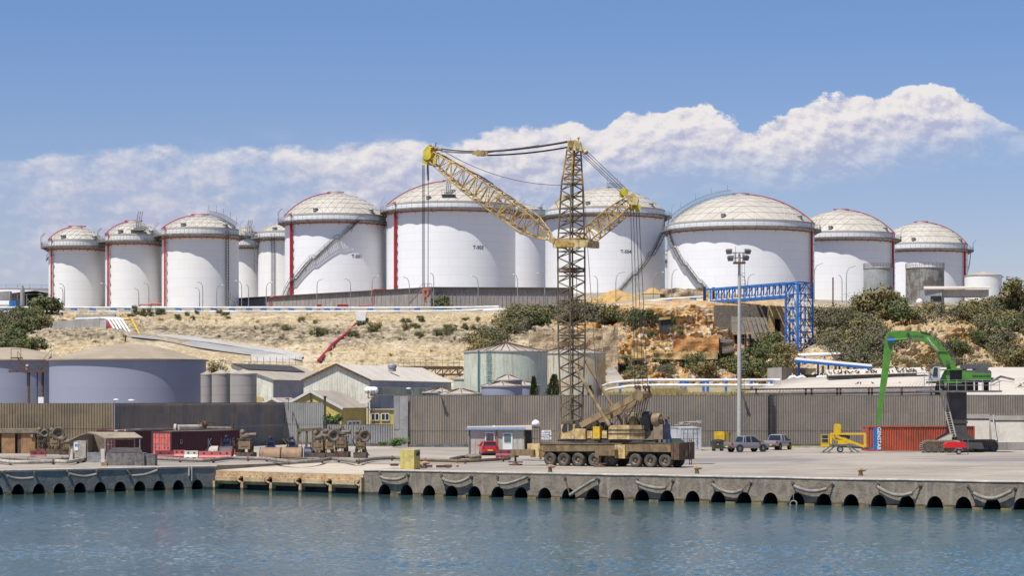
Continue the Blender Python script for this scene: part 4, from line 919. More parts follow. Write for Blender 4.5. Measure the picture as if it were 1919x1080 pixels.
m=MB(); m.prism([P(1802,742,287),P(1960,742,287),P(1960,700,318),P(1748,704,318)],(0,0,.12)); m.prism([P(1745,704,330),P(1960,706,330),P(1960,690,352),P(1752,690,352)],(0,0,.1)); rf=m.build('roof',M['roofr'],t,smooth=0)
m=MB(); m.beam(P(1804,742,286.5),P(1746,710,300),.25,.35); m.beam(P(1858,716,300),P(1875,706,306),.2,.25); m.beam(P(1875,706,306),P(1900,712,303),.2,.25); m.build('gable_edge',M['grey_steel'],rf,smooth=0)
m=MB(); m.prism([P(1786,716,305),P(1862,715,305),P(1862,708,305),P(1778,709,305)],(0,1.5,0)); m.build('dark_clerestory',M['dark_steel'],rf,smooth=0)
m=MB(); m.prism([P(1746,712,300),P(1804,744,287),P(1804,800,287),P(1746,800,300)],(.1,.1,0)); m.build('wall',M['walll'],t,smooth=0)
t=thing('pipe_rail','long rusty double pipe rail above the right part of the wall','railing',XY(1560,282))
m=MB()
for (ya,yb) in ((731,726),(740,735.5),(746,741)):
    m.beam(P(1380,ya,282),P(1752,yb,282),.22)
m.build('rails',M['rust'],t,smooth=0)
for px in (1417,1510,1521,1569,1575,1628,1634,1690,1745):
    m=MB(); q=P(px,728,282); m.beam((q.x,282,4),(q.x,282,q.z),.22); m.build('post',M['rust'],t,smooth=0)
M['birdm']=mat('dark_feathers',(.03,.03,.035),.8)
random.seed(8)
def bird(loc,rz,label,group):
    t=thing('pigeon',label,'bird',loc,rz,group)
    m=MB(); m.path([(-.22,0,.12),(-.1,0,.17),(.05,0,.22),(.14,0,.30),(.19,0,.36)],[.02,.07,.09,.05,.045],8); m.path([(-.34,0,.09),(-.2,0,.13)],[.045,.03],6); m.path([(.19,0,.36),(.25,0,.35)],[.035,.005],5); m.beam((0,.03,0),(0,.03,.15),.015); m.beam((0,-.03,0),(0,-.03,.15),.015); m.build('body',M['birdm'],t,local=True); return t
b0=None
for k in range(64):
    f=random.random()**.8; yb_=random.choice((-.2,-.1,0,.3,.8,1.5,2.2)); p=RIDGE[0].lerp(RIDGE[1]+V((1.5,0,0)),f)+V((0,yb_,.54+(yb_+.3)/3.3*.74))
    if k%11==10:
        p=P(random.uniform(1600,1705),random.uniform(712,720),295); fr=(p.y-288)/(318-288); e=e0.lerp(e1,.6); p.z=ZZ(732,287)+(ZZ(705.5,316)-ZZ(732,287))*(p.y-287)/(29.)+.2
    g='pigeons perched on the shed roof'; l='small dark pigeon perched on the pale ribbed shed roof'
    b0=bird(p,random.random()*6,l,g) if b0 is None else b0; 
    if k: dup(b0,p,random.random()*6)
# ================================================================= terrace edge, pipelines, quarry, plants
M['bund']=mat('bund_wall_concrete',(.34,.31,.285),.85,c2=(.28,.255,.235),ns=.3,streak=(.15,.135,.125),sa=.75,bump=.02)
t=thing('bund_wall','long grey concrete retaining wall below the big tanks','wall',XY(800,500))
zt=30.3; a,b,c=XY(446,556),XY(808,500),XY(1072,503); m=MB(); m.prism([a+V((0,0,15)),b+V((0,0,15)),b+V((0,0,zt)),a+V((0,0,zt))],(0,.5,0)); m.prism([b+V((.02,0,15)),c+V((0,0,15)),c+V((0,0,zt)),b+V((.02,0,zt))],(0,.5,0)); m.build('wall_face',M['bund'],t,smooth=0)
m=MB(); n_=46
for i in range(n_): p=a.lerp(b,i/n_); m.bb((p.x-.05,p.y-.14,16),(p.x+.05,p.y+.1,zt-.2))
for i in range(34): p=b.lerp(c,i/34); m.bb((p.x-.05,p.y-.12,16),(p.x+.05,p.y+.1,zt-.2))
m.build('joints',M['concrete'],t,smooth=0)
m=MB(); m.beam(a+V((0,-.1,zt+.12)),b+V((0,-.1,zt+.12)),.9,.3); m.beam(b+V((0,-.1,zt+.12)),c+V((0,-.1,zt+.12)),.9,.3); m.build('coping_strip',M['dark_steel'],t,smooth=0)
# stairs over the bund wall
t=thing('crossover_stair','grey steel crossover stair on the bund wall beside the hook block','stair',XY(785,498))
m=MB(); 
for o in (0,1.1):
    p,q=P(767,570,497+o),P(792,541,497+o); m.beam(p,q,.14,.3); m.beam(p+V((0,0,1.1)),q+V((0,0,1.1)),.08)
    r_=P(809,541,497+o); m.beam(q,r_,.14,.3); m.beam(q+V((0,0,1.1)),r_+V((0,0,1.1)),.08)
    for k in range(5): c0=q.lerp(r_,k/4); m.beam(c0,c0+V((0,0,1.1)),.07)
    for k in range(6): c0=p.lerp(q,k/5); m.beam(c0,c0+V((0,0,1.1)),.07)
for k in range(14): c0=P(767,570,497).lerp(P(792,541,497),k/13); m.beam(c0,c0+V((0,1.1,0)),.3,.06)
for px in (795,807): q=P(px,541,497.3); m.beam(q,q+V((0,0,-4)),.16)
m.build('steps',M['gal'],t,smooth=0)
t=thing('crossover_stair','grey steel steps at the left end of the bund wall','stair',XY(440,530))
m=MB()
for o in (0,1.1):
    p,q=P(447,576,498+o),P(428,556,498+o); m.beam(p,q,.14,.35); m.beam(p+V((0,0,1.1)),q+V((0,0,1.1)),.08)
    for k in range(6): c0=p.lerp(q,k/5); m.beam(c0,c0+V((0,0,1.1)),.07)
for k in range(12): c0=P(447,576,498).lerp(P(428,556,498),k/11); m.beam(c0,c0+V((0,1.1,0)),.3,.06)
m.build('steps',M['gal'],t,smooth=0)
def pipes(name,label,lines,r,sup,Y,sh,post='blue',cat='pipeline',sw=1.1,drop=1.3,fr=-.3):
    t=thing(name,label,cat,P(*lines[0][0][:2],lines[0][0][2]) )
    for ln in lines:
        m=MB(); m.path([P(*q) for q in ln],r,10); m.build('pipe',M['white_pipe'],t)
    for px in sup:
        def yat(ln):
            for i in range(len(ln)-1):
                if ln[i][0]<=px<=ln[i+1][0]: f=(px-ln[i][0])/(ln[i+1][0]-ln[i][0]); return P(px,ln[i][1]*(1-f)+ln[i+1][1]*f,ln[i][2]*(1-f)+ln[i+1][2]*f)
        u_,l_=yat(lines[0]),yat(lines[1])
        if u_ is None or l_ is None: continue
        m=MB(); w=sw
        if sw<.3:
            m.beam((u_.x,u_.y+fr,u_.z-r*.6),(u_.x,u_.y+fr,l_.z-drop),.34); m.build('support',M[post],t,smooth=0); continue
        m.beam((u_.x-w*1.6,u_.y+fr,u_.z-r*1.6),(u_.x+w,u_.y+fr,u_.z-r*1.6),.24,.26)
        m.beam((u_.x+w*.8,u_.y+fr,u_.z-r*1.6),(u_.x+w*.8,u_.y+fr,l_.z-drop),.3)
        m.beam((u_.x-w*1.0,u_.y+fr,l_.z-r*1.5),(u_.x+w*1.2,u_.y+fr,l_.z-r*1.5),.22,.24)
        m.build('support',M[post],t,smooth=0)
    return t
upA=[(-80,577,486),(440,577,486),(700,577.5,485),(880,576.5,485),(935,575,483)]
upB=[(-80,585.5,484),(440,584.5,484),(700,584,483),(800,584,483),(880,582,483),(935,579,482)]
pipes('pipeline','twin white pipelines along the terrace edge below the left tanks',[upA,upB],.23,[10,40,85,140,175,214,240,298,336,372,402,436,468,495,521,547,580,614,634,695,745,783,822,861],484,1.,cat='pipeline',sw=.5)
upC=[(905,583,481),(960,579,480),(1050,577,480),(1105,575,479),(1175,571,478),(1210,565,477),(1262,560,476),(1322,556,475)]
upD=[(880,590,481),(930,588,480),(1010,586,480),(1100,583,479),(1180,578,478),(1262,568,476),(1322,562.5,475)]
pipes('pipeline','twin white pipelines running from the crane mast up to the blue truss bridge',[upC,upD],.2,[912,1118,1165,1172,1213,1255,1300],478,1.,sw=.5,drop=.6)
# lower pipelines behind the long wall, on a raised bank
def mat_bank():
    return mat('dry_bank_soil',(.36,.29,.15),.95,c2=(.22,.19,.10),ns=.5,bump=.05,fine=.3)
m=MB(); m.poly([XY(1128,272)+V((0,0,5.5)),XY(1500,272)+V((0,0,5.5)),XY(1540,392)+V((0,0,8.2)),XY(1128,392)+V((0,0,8.2))]); struct(m.build('raised_bank',mat_bank(),smooth=0))
loA=[(1130,724,322),(1143,719,318),(1180,714.5,312),(1220,713,308),(1380,713,306),(1462,712.6,306)]
loB=[(1130,735,316),(1143,730,314),(1180,724.5,308),(1230,722.5,304),(1380,722.8,302),(1450,723,302)]
pipes('pipeline','lower twin white pipelines on blue posts just above the long wall',[loA,loB],.2,[1162,1218,1276,1284,1318,1326,1360,1408,1445],305,1.,sw=.28,drop=3.2)
# blue truss bridge and tower
t=thing('truss_bridge','bright blue steel truss bridge carrying white pipes from the terrace','bridge',P(1470,560,440))
TL=[P(1322,543,474),P(1472,531,436)]; BL=[P(1322,567,474),P(1472,556,436)]; off=V((1.6,1.9,0))*1.2
m=MB()
for o in (V((0,0,0)),off):
    for L_ in (TL,BL): m.beam(L_[0]+o,L_[1]+o,.34,.4)
    for k in range(15):
        f=k/14; p,q=TL[0].lerp(TL[1],f)+o,BL[0].lerp(BL[1],f)+o; m.beam(p,q,.24)
        if k<14 and o.length>0 : m.beam(q,TL[0].lerp(TL[1],(k+1)/14)+o,.14)
for k in range(15):
    f=k/14
    for L_ in (TL,BL): p=L_[0].lerp(L_[1],f); m.beam(p,p+off,.18)
m.build('truss',M['blue'],t,smooth=0)
for i in range(3):
    m=MB(); o=off*(.25+.25*i)+V((0,0,.35)); m.tube(BL[0]+o,BL[1]+o,.22,8); m.build('pipe',M['white_pipe'],t)
m=MB(); p=BL[0]; m.beam(p+V((-.2,-.2,-1.)),p+V((-.2,-.2,3.3)),.6); m.beam(p+off+V((0,0,-1)),p+off+V((0,0,3.3)),.5); m.build('bearing_frame',M['darkblue'],t,smooth=0)
t=thing('pipe_tower','tall blue steel lattice tower with white riser pipes inside','tower',P(1495,668,430))
cr=[P(1472,600,434),P(1495.5,600,429),P(1523,600,434),P(1499,600,439)]; zs=[ZZ(y,434) for y in (531,553,577,600,623,646,669)]
m=MB()
for i,c in enumerate(cr): m.beam((c.x,c.y,zs[-1]-(4 if i==1 else 0)),(c.x,c.y,zs[0]),.42 if i==1 else .3)
for i in range(4):
    a,b=cr[i],cr[(i+1)%4]
    for z in zs: m.beam((a.x,a.y,z),(b.x,b.y,z),.22)
    for k in range(6):
        mid=(a+b)/2; m.beam((a.x,a.y,zs[k+1]),(mid.x,mid.y,zs[k]),.13); m.beam((b.x,b.y,zs[k+1]),(mid.x,mid.y,zs[k]),.13)
        if i==1: m.beam((a.x,a.y,(zs[k]+zs[k+1])/2),(b.x,b.y,(zs[k]+zs[k+1])/2),.14)
m.build('lattice',M['blue'],t,smooth=0)
for k in range(6):
    f=(k+.6)/7; p=cr[0].lerp(cr[2],f)+V((0,.2,0)); m=MB(); m.tube((p.x,p.y,zs[-1]-1),(p.x,p.y,zs[1]+.6),.17 if k%2 else .26,8); m.build('riser_pipe',M['white_pipe'],t)
# pipe canopy
t=thing('pipe_canopy','blue steel canopy with thin white roof over valves beside the tower','canopy',XY(1560,398))
m=MB(); A,B_2,C_,D_=P(1489,675,394),P(1634,688,398),P(1634,684.5,408),P(1492,671.5,404); m.prism([A,B_2,C_,D_],(0,0,.12)); m.build('roof',M['white_pipe'],t,smooth=0)
m=MB(); m.beam(A-V((0,0,.22)),B_2-V((0,0,.22)),.2,.42); m.beam(B_2-V((0,0,.22)),C_-V((0,0,.22)),.2,.4); m.beam(D_-V((0,0,.3)),C_-V((0,0,.3)),.2,.4); m.build('edge_beam',M['blue'],t,smooth=0)
for px,Y,yt in ((1497,395,676),(1533,402,678),(1552.5,396,680),(1590,397,684),(1573,404,682),(1627,398,688)):
    q=P(px,yt,Y); m=MB(); m.beam((q.x,Y,ZZ(716,Y)),(q.x,Y,q.z),.32 if px!=1497 else .42); m.build('post',M['blue'],t,smooth=0)
t=thing('valve_pipework','white pipes rising and bending down over the blue canopy','pipework',XY(1540,412))
for i in range(3):
    o=i*4; m=MB(); m.path([P(1496,667.5-i*.8,420),P(1560,665-i*.8,418),P(1580+o,663.5-i*.3,416),P(1584+o,665,416),P(1585.5+o,669,416),P(1585.5+o,682,416)],.26,8); m.build('pipe',M['white_pipe'],t)
m=MB()
for px in (1508,1545,1568,1606): q=P(px,667,417); m.beam((q.x,q.y,q.z-1.9),(q.x,q.y,q.z-.1),.3)
m.beam(P(1568,666.5,417.5),P(1606,666.5,417.5),.25); m.build('support',M['blue'],t,smooth=0)
for k,px in enumerate((1487,1503,1538,1546)):
    q=P(px,712,392); m=MB(); m.path([q+V((-.9,0,-.2)),q+V((-.5,0,.35)),q+V((.1,0,.5)),q+V((.6,0,.1))],.34,8); m.tube(q+V((-.2,0,.3)),q+V((-.2,0,1.1)),.09,6); m.build('valve',M['white_pipe'],t)
for px in (1542,1566): q=P(px,690,397); m=MB(); m.tube((q.x,q.y,ZZ(712,397)),(q.x,q.y,ZZ(686,397)),.22,8); m.build('riser',M['wallp'],t)
# block wall compound
M['block']=mat('grey_blockwork',(.42,.40,.38),.85,c2=(.37,.35,.33),ns=.4,bump=.02)
a,b,c=XY(1438,404),XY(1465,395),XY(1610,432); z0,z1=ZZ(716,395),ZZ(689,395)
t=thing('block_wall','grey concrete block wall beneath the blue tower and canopy','wall',b)
m=MB(); m.prism([a+V((0,0,z0-5)),b+V((0,0,z0-5)),b+V((0,0,z1)),a+V((0,0,z1))],(.2,.5,0)); m.prism([b+V((.03,.03,z0-5)),c+V((0,0,z0-5)),c+V((0,0,z1)),b+V((.03,.03,z1))],(.0,.5,0)); m.build('blockwork',M['block'],t,smooth=0)
a,b=XY(1596,418),XY(1648,414); m=MB(); m.prism([a+V((0,0,z0-5)),b+V((0,0,z0-5)),b+V((0,0,z1+.1)),a+V((0,0,z1+.1))],(0,.5,0)); tag(m.build('block_wall',M['block'],smooth=0),'short pale block wall right of the canopy posts','wall')
# ---- left bank: concrete walls, pipe descent, road, flume
M['conc2']=mat('pale_concrete',(.44,.42,.39),.85,c2=(.37,.355,.33),ns=.3,streak=(.27,.25,.23),sa=.6,bump=.02)
M['road']=mat('concrete_road',(.33,.325,.31),.85,c2=(.28,.275,.265),ns=.3,fine=.15)
m=MB(); m.prism([P(99,626,446),P(187,623,446),P(187,596,446),P(142,600,446),P(99,603,446)],(0,1,0)); tag(m.build('retaining_wall',M['conc2'],smooth=0),'pale concrete retaining wall above the broad lilac tank','wall')
m=MB(); m.prism([P(187.5,640,443),P(199,642,440),P(199,604,440),P(187.5,600,443)],(0,1,0)); tag(m.build('retaining_wall',M['conc2'],smooth=0),'narrow concrete wall end beside the descending white pipes','wall')
m=MB(); m.prism([P(142,603,462),P(215,603,462),P(215,588,462),P(182,590,462),P(142,589,462)],(0,1,0)); tag(m.build('retaining_wall',M['conc2'],smooth=0),'upper concrete wall below the terrace pipeline at the left','wall')
t=thing('pipe_descent','fan of white pipes running down the bank behind the lilac tank','pipework',P(215,610,448))
for i in range(5):
    m=MB(); m.path([P(142+i*2,598.5+i*.2,452),P(196+i*5.8,596.5,451),P(203+i*6.4,599,450),P(221+i*6.6,628+i*.3,436),P(223+i*6.6,633,434)],.22,8); m.build('pipe',M['white_pipe'],t)
for i in range(2):
    m=MB(); m.path([P(199.5+i*2.4,603,446),P(212.5+i*2.6,628,434)],.18,6); m.build('red_pipe',M['red_paint'],t)
m=MB(); m.path([P(232,599,452),P(247,599,452),P(262,628,437)],.2,6); m.build('yellow_pipe',M['yellow'],t)
def strip(name,label,pts,ext,mt,cat='wall',st_=False):
    m=MB(); n=len(pts)//2
    m.add([p for p in pts]+[p+V(ext) for p in pts],[(i,i+1,n+i+1,n+i) for i in range(n-1)]+[(2*n+i,2*n+n+i,2*n+n+i+1,2*n+i+1) for i in range(n-1)]+[(n+i,n+i+1,3*n+i+1,3*n+i) for i in range(n-1)])
    o=m.build(name,mt,smooth=0); return struct(o) if st_ else tag(o,label,cat)
def hq(x,y,o=1.7):
    for i in range(10,74):
        p=hill_raw(x,i/10); yy=HY-(p.z-CAMZ)*F/p.y
        if yy<=y: break
    k=(p.y-o)/p.y; return V((p.x*k,p.y-o,CAMZ+(p.z-CAMZ)*k))
xs_=[245,300,360,420,480,530,566]; yt_=[628,630,639,648,657,666,673]; yb_=[632,638,651,661,667,671,676]
strip('access_road','',[hq(x,y) for x,y in zip(xs_,yt_)]+[hq(x,y) for x,y in zip(xs_,yb_)],(0,3.5,-.3),M['road'],st_=True)
xs_=[295,360,420,480,530,568]; strip('road_parapet','long pale concrete parapet beside the sloping road on the hillside',[hq(x,y,2.1) for x,y in zip(xs_,(626,632,641,650,658,665))]+[hq(x,y,2.1) for x,y in zip(xs_,(630,638,647,656,665,671))],(0,3.6,0),M['conc2'])
m=MB(); m.prism([P(470,664,424),P(560,666,424),P(568,690,416),P(475,690,416)],(0,.5,-.5)); struct(m.build('road_apron',M['conc2'],smooth=0))
t=thing('concrete_flume','short concrete channel under the terrace pipes above the red pipe','channel',P(675,600,470))
m=MB(); m.prism([P(665,590,474),P(687,590,474),P(684,610,463.5),P(668,606,463.5)],(0,-.4,.6)); m.build('chute',M['conc2'],t,smooth=0)
m=MB(); m.path([hq(x_,y_,2.6) for x_,y_ in ((671,605),(661,615),(650,626),(636,637),(622,647),(614,658),(605,668),(597,677))],.32,8); tag(m.build('red_pipe',M['red_paint']),'single red pipe running down the pale hillside','pipe')
m=MB(); q=P(235,645,420); m.bb((q.x-.12,420,q.z-4),(q.x+.12,420.3,q.z+1.4)); m.box(q+V((-.1,0,1.45)),(.7,.3,.3)); tag(m.build('rusty_post',M['rust']),'short rusty post standing behind the lilac tank dome','post')
# railing above the apron behind the sheds
m=MB()
for i in range(9): q=P(470+i*12,684,405); m.beam(q,q+V((0,0,1.4)),.08)
m.beam(P(455,678,405),P(568,680,405),.07); m.beam(P(455,683,405),P(568,685,405),.06); tag(m.build('hand_railing',M['grey_steel'],smooth=0),'thin handrail on the concrete apron behind the tan roofed warehouse','railing')
# red pipework at the foot of the bund wall
t=thing('fire_pipework','red fire water pipes at the foot of the bund wall','pipework',P(600,575,495))
for pts in ([(506,577,500),(506,558,500),(512,556,500),(535,556,502)],[(509.5,577,500),(509.5,560,500)],[(696,572,497),(696,545,497),(700,543,497),(724,542.5,499)],[(701,572,497),(701,547,497)],[(672,573.5,495),(700,571,495)]):
    m=MB(); m.path([P(*q) for q in pts],.13,6); m.build('red_pipe',M['red_paint'],t)
for px in (598,636,646): q=P(px,574,494); m=MB(); m.box(q,(.9 if px!=646 else 1.6,.7,.7)); m.beam(q,q+V((0,0,-1)),.2); m.build('hose_cabinet',M['red_paint'],t,smooth=0)
t=thing('fire_pipework','low red pipes between the second and third tanks','pipework',P(270,572,492))
for pts in ([(262,575,492),(262,571,492),(303,571,492)],[(283,575,492),(283,569,492),(302,569.5,492)],[(160,576.5,490),(205,576.5,490)]):
    m=MB(); m.path([P(*q) for q in pts],.17,6); m.build('red_pipe',M['faded_red'],t)
# far left plant building
t=thing('plant_shed','dark roofed open plant shed beside the leftmost white tank','building',P(45,575,560))
m=MB(); m.prism([P(-20,548,556),P(19,546,556),P(19,563,556),P(-20,563,556)],(0,2,0)); m.build('white_panel',M['wallp'],t,smooth=0)
m=MB(); m.prism([P(19,550,560),P(66,545,560),P(93,550,562),P(93,554,562),P(66,551,560),P(19,556,560)],(0,14,0)); m.build('roof',M['dark_steel'],t,smooth=0)
m=MB(); m.prism([P(19,556,572),P(93,556,572),P(93,580,572),P(19,580,572)],(0,.3,0)); m.build('rear_wall',M['dark_steel'],t,smooth=0)
for px in (22,33,50,80,90): q=P(px,552,560); m=MB(); m.beam(q,q+V((0,0,-6)),.3); m.build('column',M['grey_steel'],t,smooth=0)
m=MB(); m.bb(P(17,564,552),P(33,582,554)+V((0,2,0))); tag(m.build('blue_tank_box',M['blue'],smooth=0),'blue square tank below the plant shed at the far left','box')
m=MB(); m.bb(P(61,560,550),P(77,582,553)); tag(m.build('concrete_hut',M['conc2'],smooth=0),'small pale concrete hut left of the leftmost white tank','hut')
m=MB(); q=P(42,540,552); m.tube((q.x,q.y,ZZ(582,552)),(q.x,q.y,q.z),.55,12); m.tube(q,q+V((0,0,.6)),.3,10); tag(m.build('vent_column',M['wallp']),'thick white vertical pipe in front of the plant shed','pipe')
# terrace building on the right
t=thing('terrace_shed','low blue grey shed with flat roof among bushes below the right tanks','building',P(1790,567,478))
m=MB(); m.bb(P(1733,570,478),P(1765,543,478)+V((0,5,0))); m.bb(P(1765.2,556,479),P(1853,543,479)+V((0,5,0))); m.build('wall',M['sheds'],t,smooth=0)
m=MB(); m.prism([P(1731,543,477.5),P(1856,541.5,478.5),P(1856,539.5,484),P(1731,539.5,484)],(0,0,.3)); m.build('roof',M['roofw'],t,smooth=0)
m=MB(); m.bb(P(1744,565,477.8),P(1764,555,477.9)); m.build('window',M['glass'],t,smooth=0)
m=MB(); q=P(1723,566,476); m.sphere(q,.7,8); tag(m.build('round_white_dish',M['white']),'small white round dish beside the terrace shed','dish')
m=MB(); m.bb(P(1715,571,476.5),P(1762,568.5,478)); tag(m.build('concrete_ledge',M['conc2'],smooth=0),'thin pale concrete ledge under the terrace shed','ledge')
# ---- quarry walls
def mat_rub(name,a,b,c_):
    m=bpy.data.materials.new(name); m.use_nodes=True; t=NT(m.node_tree); bb_=t.n['Principled BSDF']; pos=t.new('ShaderNodeNewGeometry').outputs['Position']
    v_=t.new('ShaderNodeTexVoronoi'); t.put(v_.inputs['Vector'],t.mapv(pos,(1.2,1.2,2.0))); v_.inputs['Scale'].default_value=2.2
    cc=t.mix(v_.outputs['Color'],a,b); s_=t.new('ShaderNodeSeparateColor'); t.put(s_.inputs[0],v_.outputs['Color']); cc=t.mix(s_.outputs[0],a,b)
    cc=t.mix(t.ramp(t.noise(t.mapv(pos,(1.6,1.6,.35)),1,6,.65),.5,.66,0,.85),cc,c_)
    cc=t.mix(t.ramp(t.noise(pos,.8,6,.7),.55,.68,0,.6),cc,(.10,.075,.05))
    t.put(bb_.inputs['Base Color'],cc); bb_.inputs['Roughness'].default_value=.95
    bn=t.new('ShaderNodeBump'); bn.inputs['Distance'].default_value=.25; t.put(bn.inputs['Height'],t.noise(pos,2.2,6,.7)); t.l.new(bn.outputs[0],bb_.inputs['Normal']); return m
M['stone']=mat_rub('rubble_stone_wall',(.34,.25,.15),(.50,.40,.27),(.24,.16,.09))
M['orange']=mat_rub('orange_stained_wall',(.50,.24,.08),(.44,.19,.06),(.58,.38,.19))
M['ochre']=mat_rub('ochre_stone_wall',(.52,.37,.16),(.44,.29,.12),(.24,.17,.10))
M['dkconc']=mat_rub('blackened_concrete',(.13,.11,.09),(.19,.155,.12),(.07,.06,.055))
def rough_wall(name,label,pts,Yd,mt,jag=.5,cat='wall',nseg=18,seed=1,dy=0.):
    """wall whose picture outline is pts=(x0,ytop0,x1,ytop1,ybase) at distance Y, thickness Yd"""
    x0,y0,x1,y1,yb,Y=pts; rnd=random.Random(seed); m=MB(); fr=[];n=nseg
    rows=7; vs=[]
    for j in range(rows+1):
        for i in range(n+1):
            f=i/n; yy=Y+dy*f; x=x0+(x1-x0)*f; top=ZZ(y0+(y1-y0)*f,yy)+(rnd.uniform(-jag,jag) if j==rows else 0); bot=ZZ(yb,yy); z=bot+(top-bot)*j/rows; p=XY(x,yy); p.z=z
            p.y+=noise.noise(V((p.x*.5,p.z*.7,seed)))*.6+.35*(z-bot)/6; vs.append(p)
    fs=[(j*(n+1)+i,j*(n+1)+i+1,(j+1)*(n+1)+i+1,(j+1)*(n+1)+i) for j in range(rows) for i in range(n)]
    k=len(vs); bk=[p+V((0,Yd,0)) for p in vs]; m.add(vs+bk,fs+[tuple(k+q for q in reversed(f)) for f in fs]+[(rows*(n+1)+i,rows*(n+1)+i+1,k+rows*(n+1)+i+1,k+rows*(n+1)+i) for i in range(n)]+[(j*(n+1)+e,(j+1)*(n+1)+e,k+(j+1)*(n+1)+e,k+j*(n+1)+e) for j in range(rows) for e in (0,n)])
    return tag(m.build(name,mt,smooth=0),label,cat)
rough_wall('stone_wall','long ruined rubble stone wall behind the crane mast',(991,621,1130,615,668,412),2.,M['stone'],.25,nseg=30,seed=2)
rough_wall('stone_wall','tall ragged stone pier at the right end of the ruined wall',(1130,613,1158,612,700,408),3.,M['stone'],.35,nseg=8,seed=3)
rough_wall('quarry_wall','orange stained quarry wall with white broken top edge',(1262,634,1347,631,662,424),2.,M['orange'],.35,seed=4)
rough_wall('quarry_wall','pale orange ribbed wall fragment left of the long orange wall',(1184,648,1207,651,676,416),1.5,M['ochre'],.2,nseg=8,seed=5)
rough_wall('quarry_wall','low ochre ledge wall under the orange quarry wall',(1225,660,1345,661,674,418),2.5,M['ochre'],.4,seed=6)
rough_wall('quarry_wall','brown stained concrete stub right of the orange wall',(1347,633,1376,637,662,425),2.,M['dkconc'],.2,nseg=6,seed=7)
rough_wall('quarry_wall','reddish brown wall block under the upper pipelines',(1127,575,1166,573,600,466),2.,M['orange'],.2,nseg=8,seed=8)
rough_wall('quarry_wall','white washed stone wall under the upper pipelines right of the mast',(1168,572,1215,570,592,468),2.,M['conc2'],.2,nseg=8,seed=9)
rough_wall('quarry_wall','weathered pale wall on the terrace below tank T-504',(1238,541,1328,541,562,500),2.,M['stone'],.2,nseg=14,seed=10)
t=thing('quarry_bunker','blackened concrete bunker with slanting buttresses under the blue bridge','ruin',P(1390,600,448))
m=MB(); m.prism([P(1341,572,450),P(1441,574,450),P(1441,594,450),P(1341,640,450)],(0,4,0)); m.build('upper_wall',M['dkconc'],t,smooth=0)
m=MB(); m.prism([P(1370,594,446),P(1436,596,446),P(1447,636,441),P(1412,640,441),P(1372,624,442)],(0,3,0)); m.build('ramped_face',M['dkconc'],t,smooth=0)
for k in range(6): m=MB(); m.beam(P(1392+k*8,596,444),P(1402+k*9,636,438),.35,.4); m.build('buttress',M['dkconc'],t,smooth=0)
m=MB(); m.prism([P(1376,622,439),P(1412,623,439),P(1412,627,439),P(1376,627,439)],(0,4,0)); m.prism([P(1399,627,439.5),P(1405,627,439.5),P(1405,648,439.5),P(1399,648,439.5)],(0,1,0)); m.build('ledge',M['stone'],t,smooth=0)
t=thing('quarry_house','ochre stone ruin with dark window opening beside the blue tower','ruin',P(1458,620,446))
m=MB(); 
for (a,b,c,d) in ((1441,573,1452,650),(1463,574,1476,650),(1452,573.5,1463,598),(1452,622,1463,650)): m.bb(P(a,d,446),P(b and c,b,446)+V((0,3,0)))
m.build('wall',M['ochre'],t,smooth=0)
m=MB(); m.bb(P(1452,622,448),P(1463,598,448.2)); m.build('opening',M['void'],t,smooth=0)
m=MB(); m.bb(P(1238,625,446),P(1254,598,452)); tag(m.build('quarry_opening',M['void'],smooth=0),'dark rectangular opening in the orange quarry face','opening')
m=MB(); q=P(1248,598,446); m.beam(P(1235,598,446),P(1256,596,446),.8,.5); tag(m.build('stone_lintel',M['ochre'],smooth=0),'ochre stone lintel over the dark quarry opening','lintel')
m=MB(); m.prism([P(1138,690,398),P(1152,690,398),P(1172,716,388),P(1138,716,388)],(0,.8,0)); tag(m.build('concrete_slope',M['deck'],smooth=0),'pale sloping slab right of the cream tank','slab')
# sand heaps on the terrace
def heap(label,px,py,w,h,Y,mt,seed,n=44):
    c=P(px,py+0.,Y); W_=w/F*Y/2; H=h/F*Y; m=MB(); vs=[];
    for j in range(n+1):
        for i in range(n+1):
            u_=-1+2*i/n; v_=-1+2*j/n; r=math.hypot(u_,v_); z=max(0,1-r**1.25)
            z=z*H*(1+.25*noise.noise(V((u_*2,v_*2,seed))))+.45*abs(noise.noise(V((u_*9,v_*2.2,seed))))*(z>0)*H*.22
            vs.append(V((c.x+u_*W_,c.y+v_*W_*.6,c.z-H+z-.3)))
    m.add(vs,[(j*(n+1)+i,j*(n+1)+i+1,(j+1)*(n+1)+i+1,(j+1)*(n+1)+i) for j in range(n) for i in range(n)]); return tag(m.build('sand_heap',mt,smooth=60),label,'heap')
M['sand']=mat('orange_sand',(.50,.33,.13),.95,c2=(.40,.25,.09),ns=.8,bump=.25,bs=2.5)
heap('big orange sand heap on the terrace right of the crane mast',1160,541,150,33,494,M['sand'],1); heap('small orange sand heap with sharp top below tank T-504',1223,537,44,12,500,M['sand'],5); heap('low brown sand heap left part behind the mast',1108,552,70,20,498,M['stone'],7)
heap('ochre earth heap behind the blue truss bridge',1375,548,60,22,478,M['sand'],9); heap('pale rubble heap right of the blue tower',1590,562,90,14,488,M['concrete'],12)
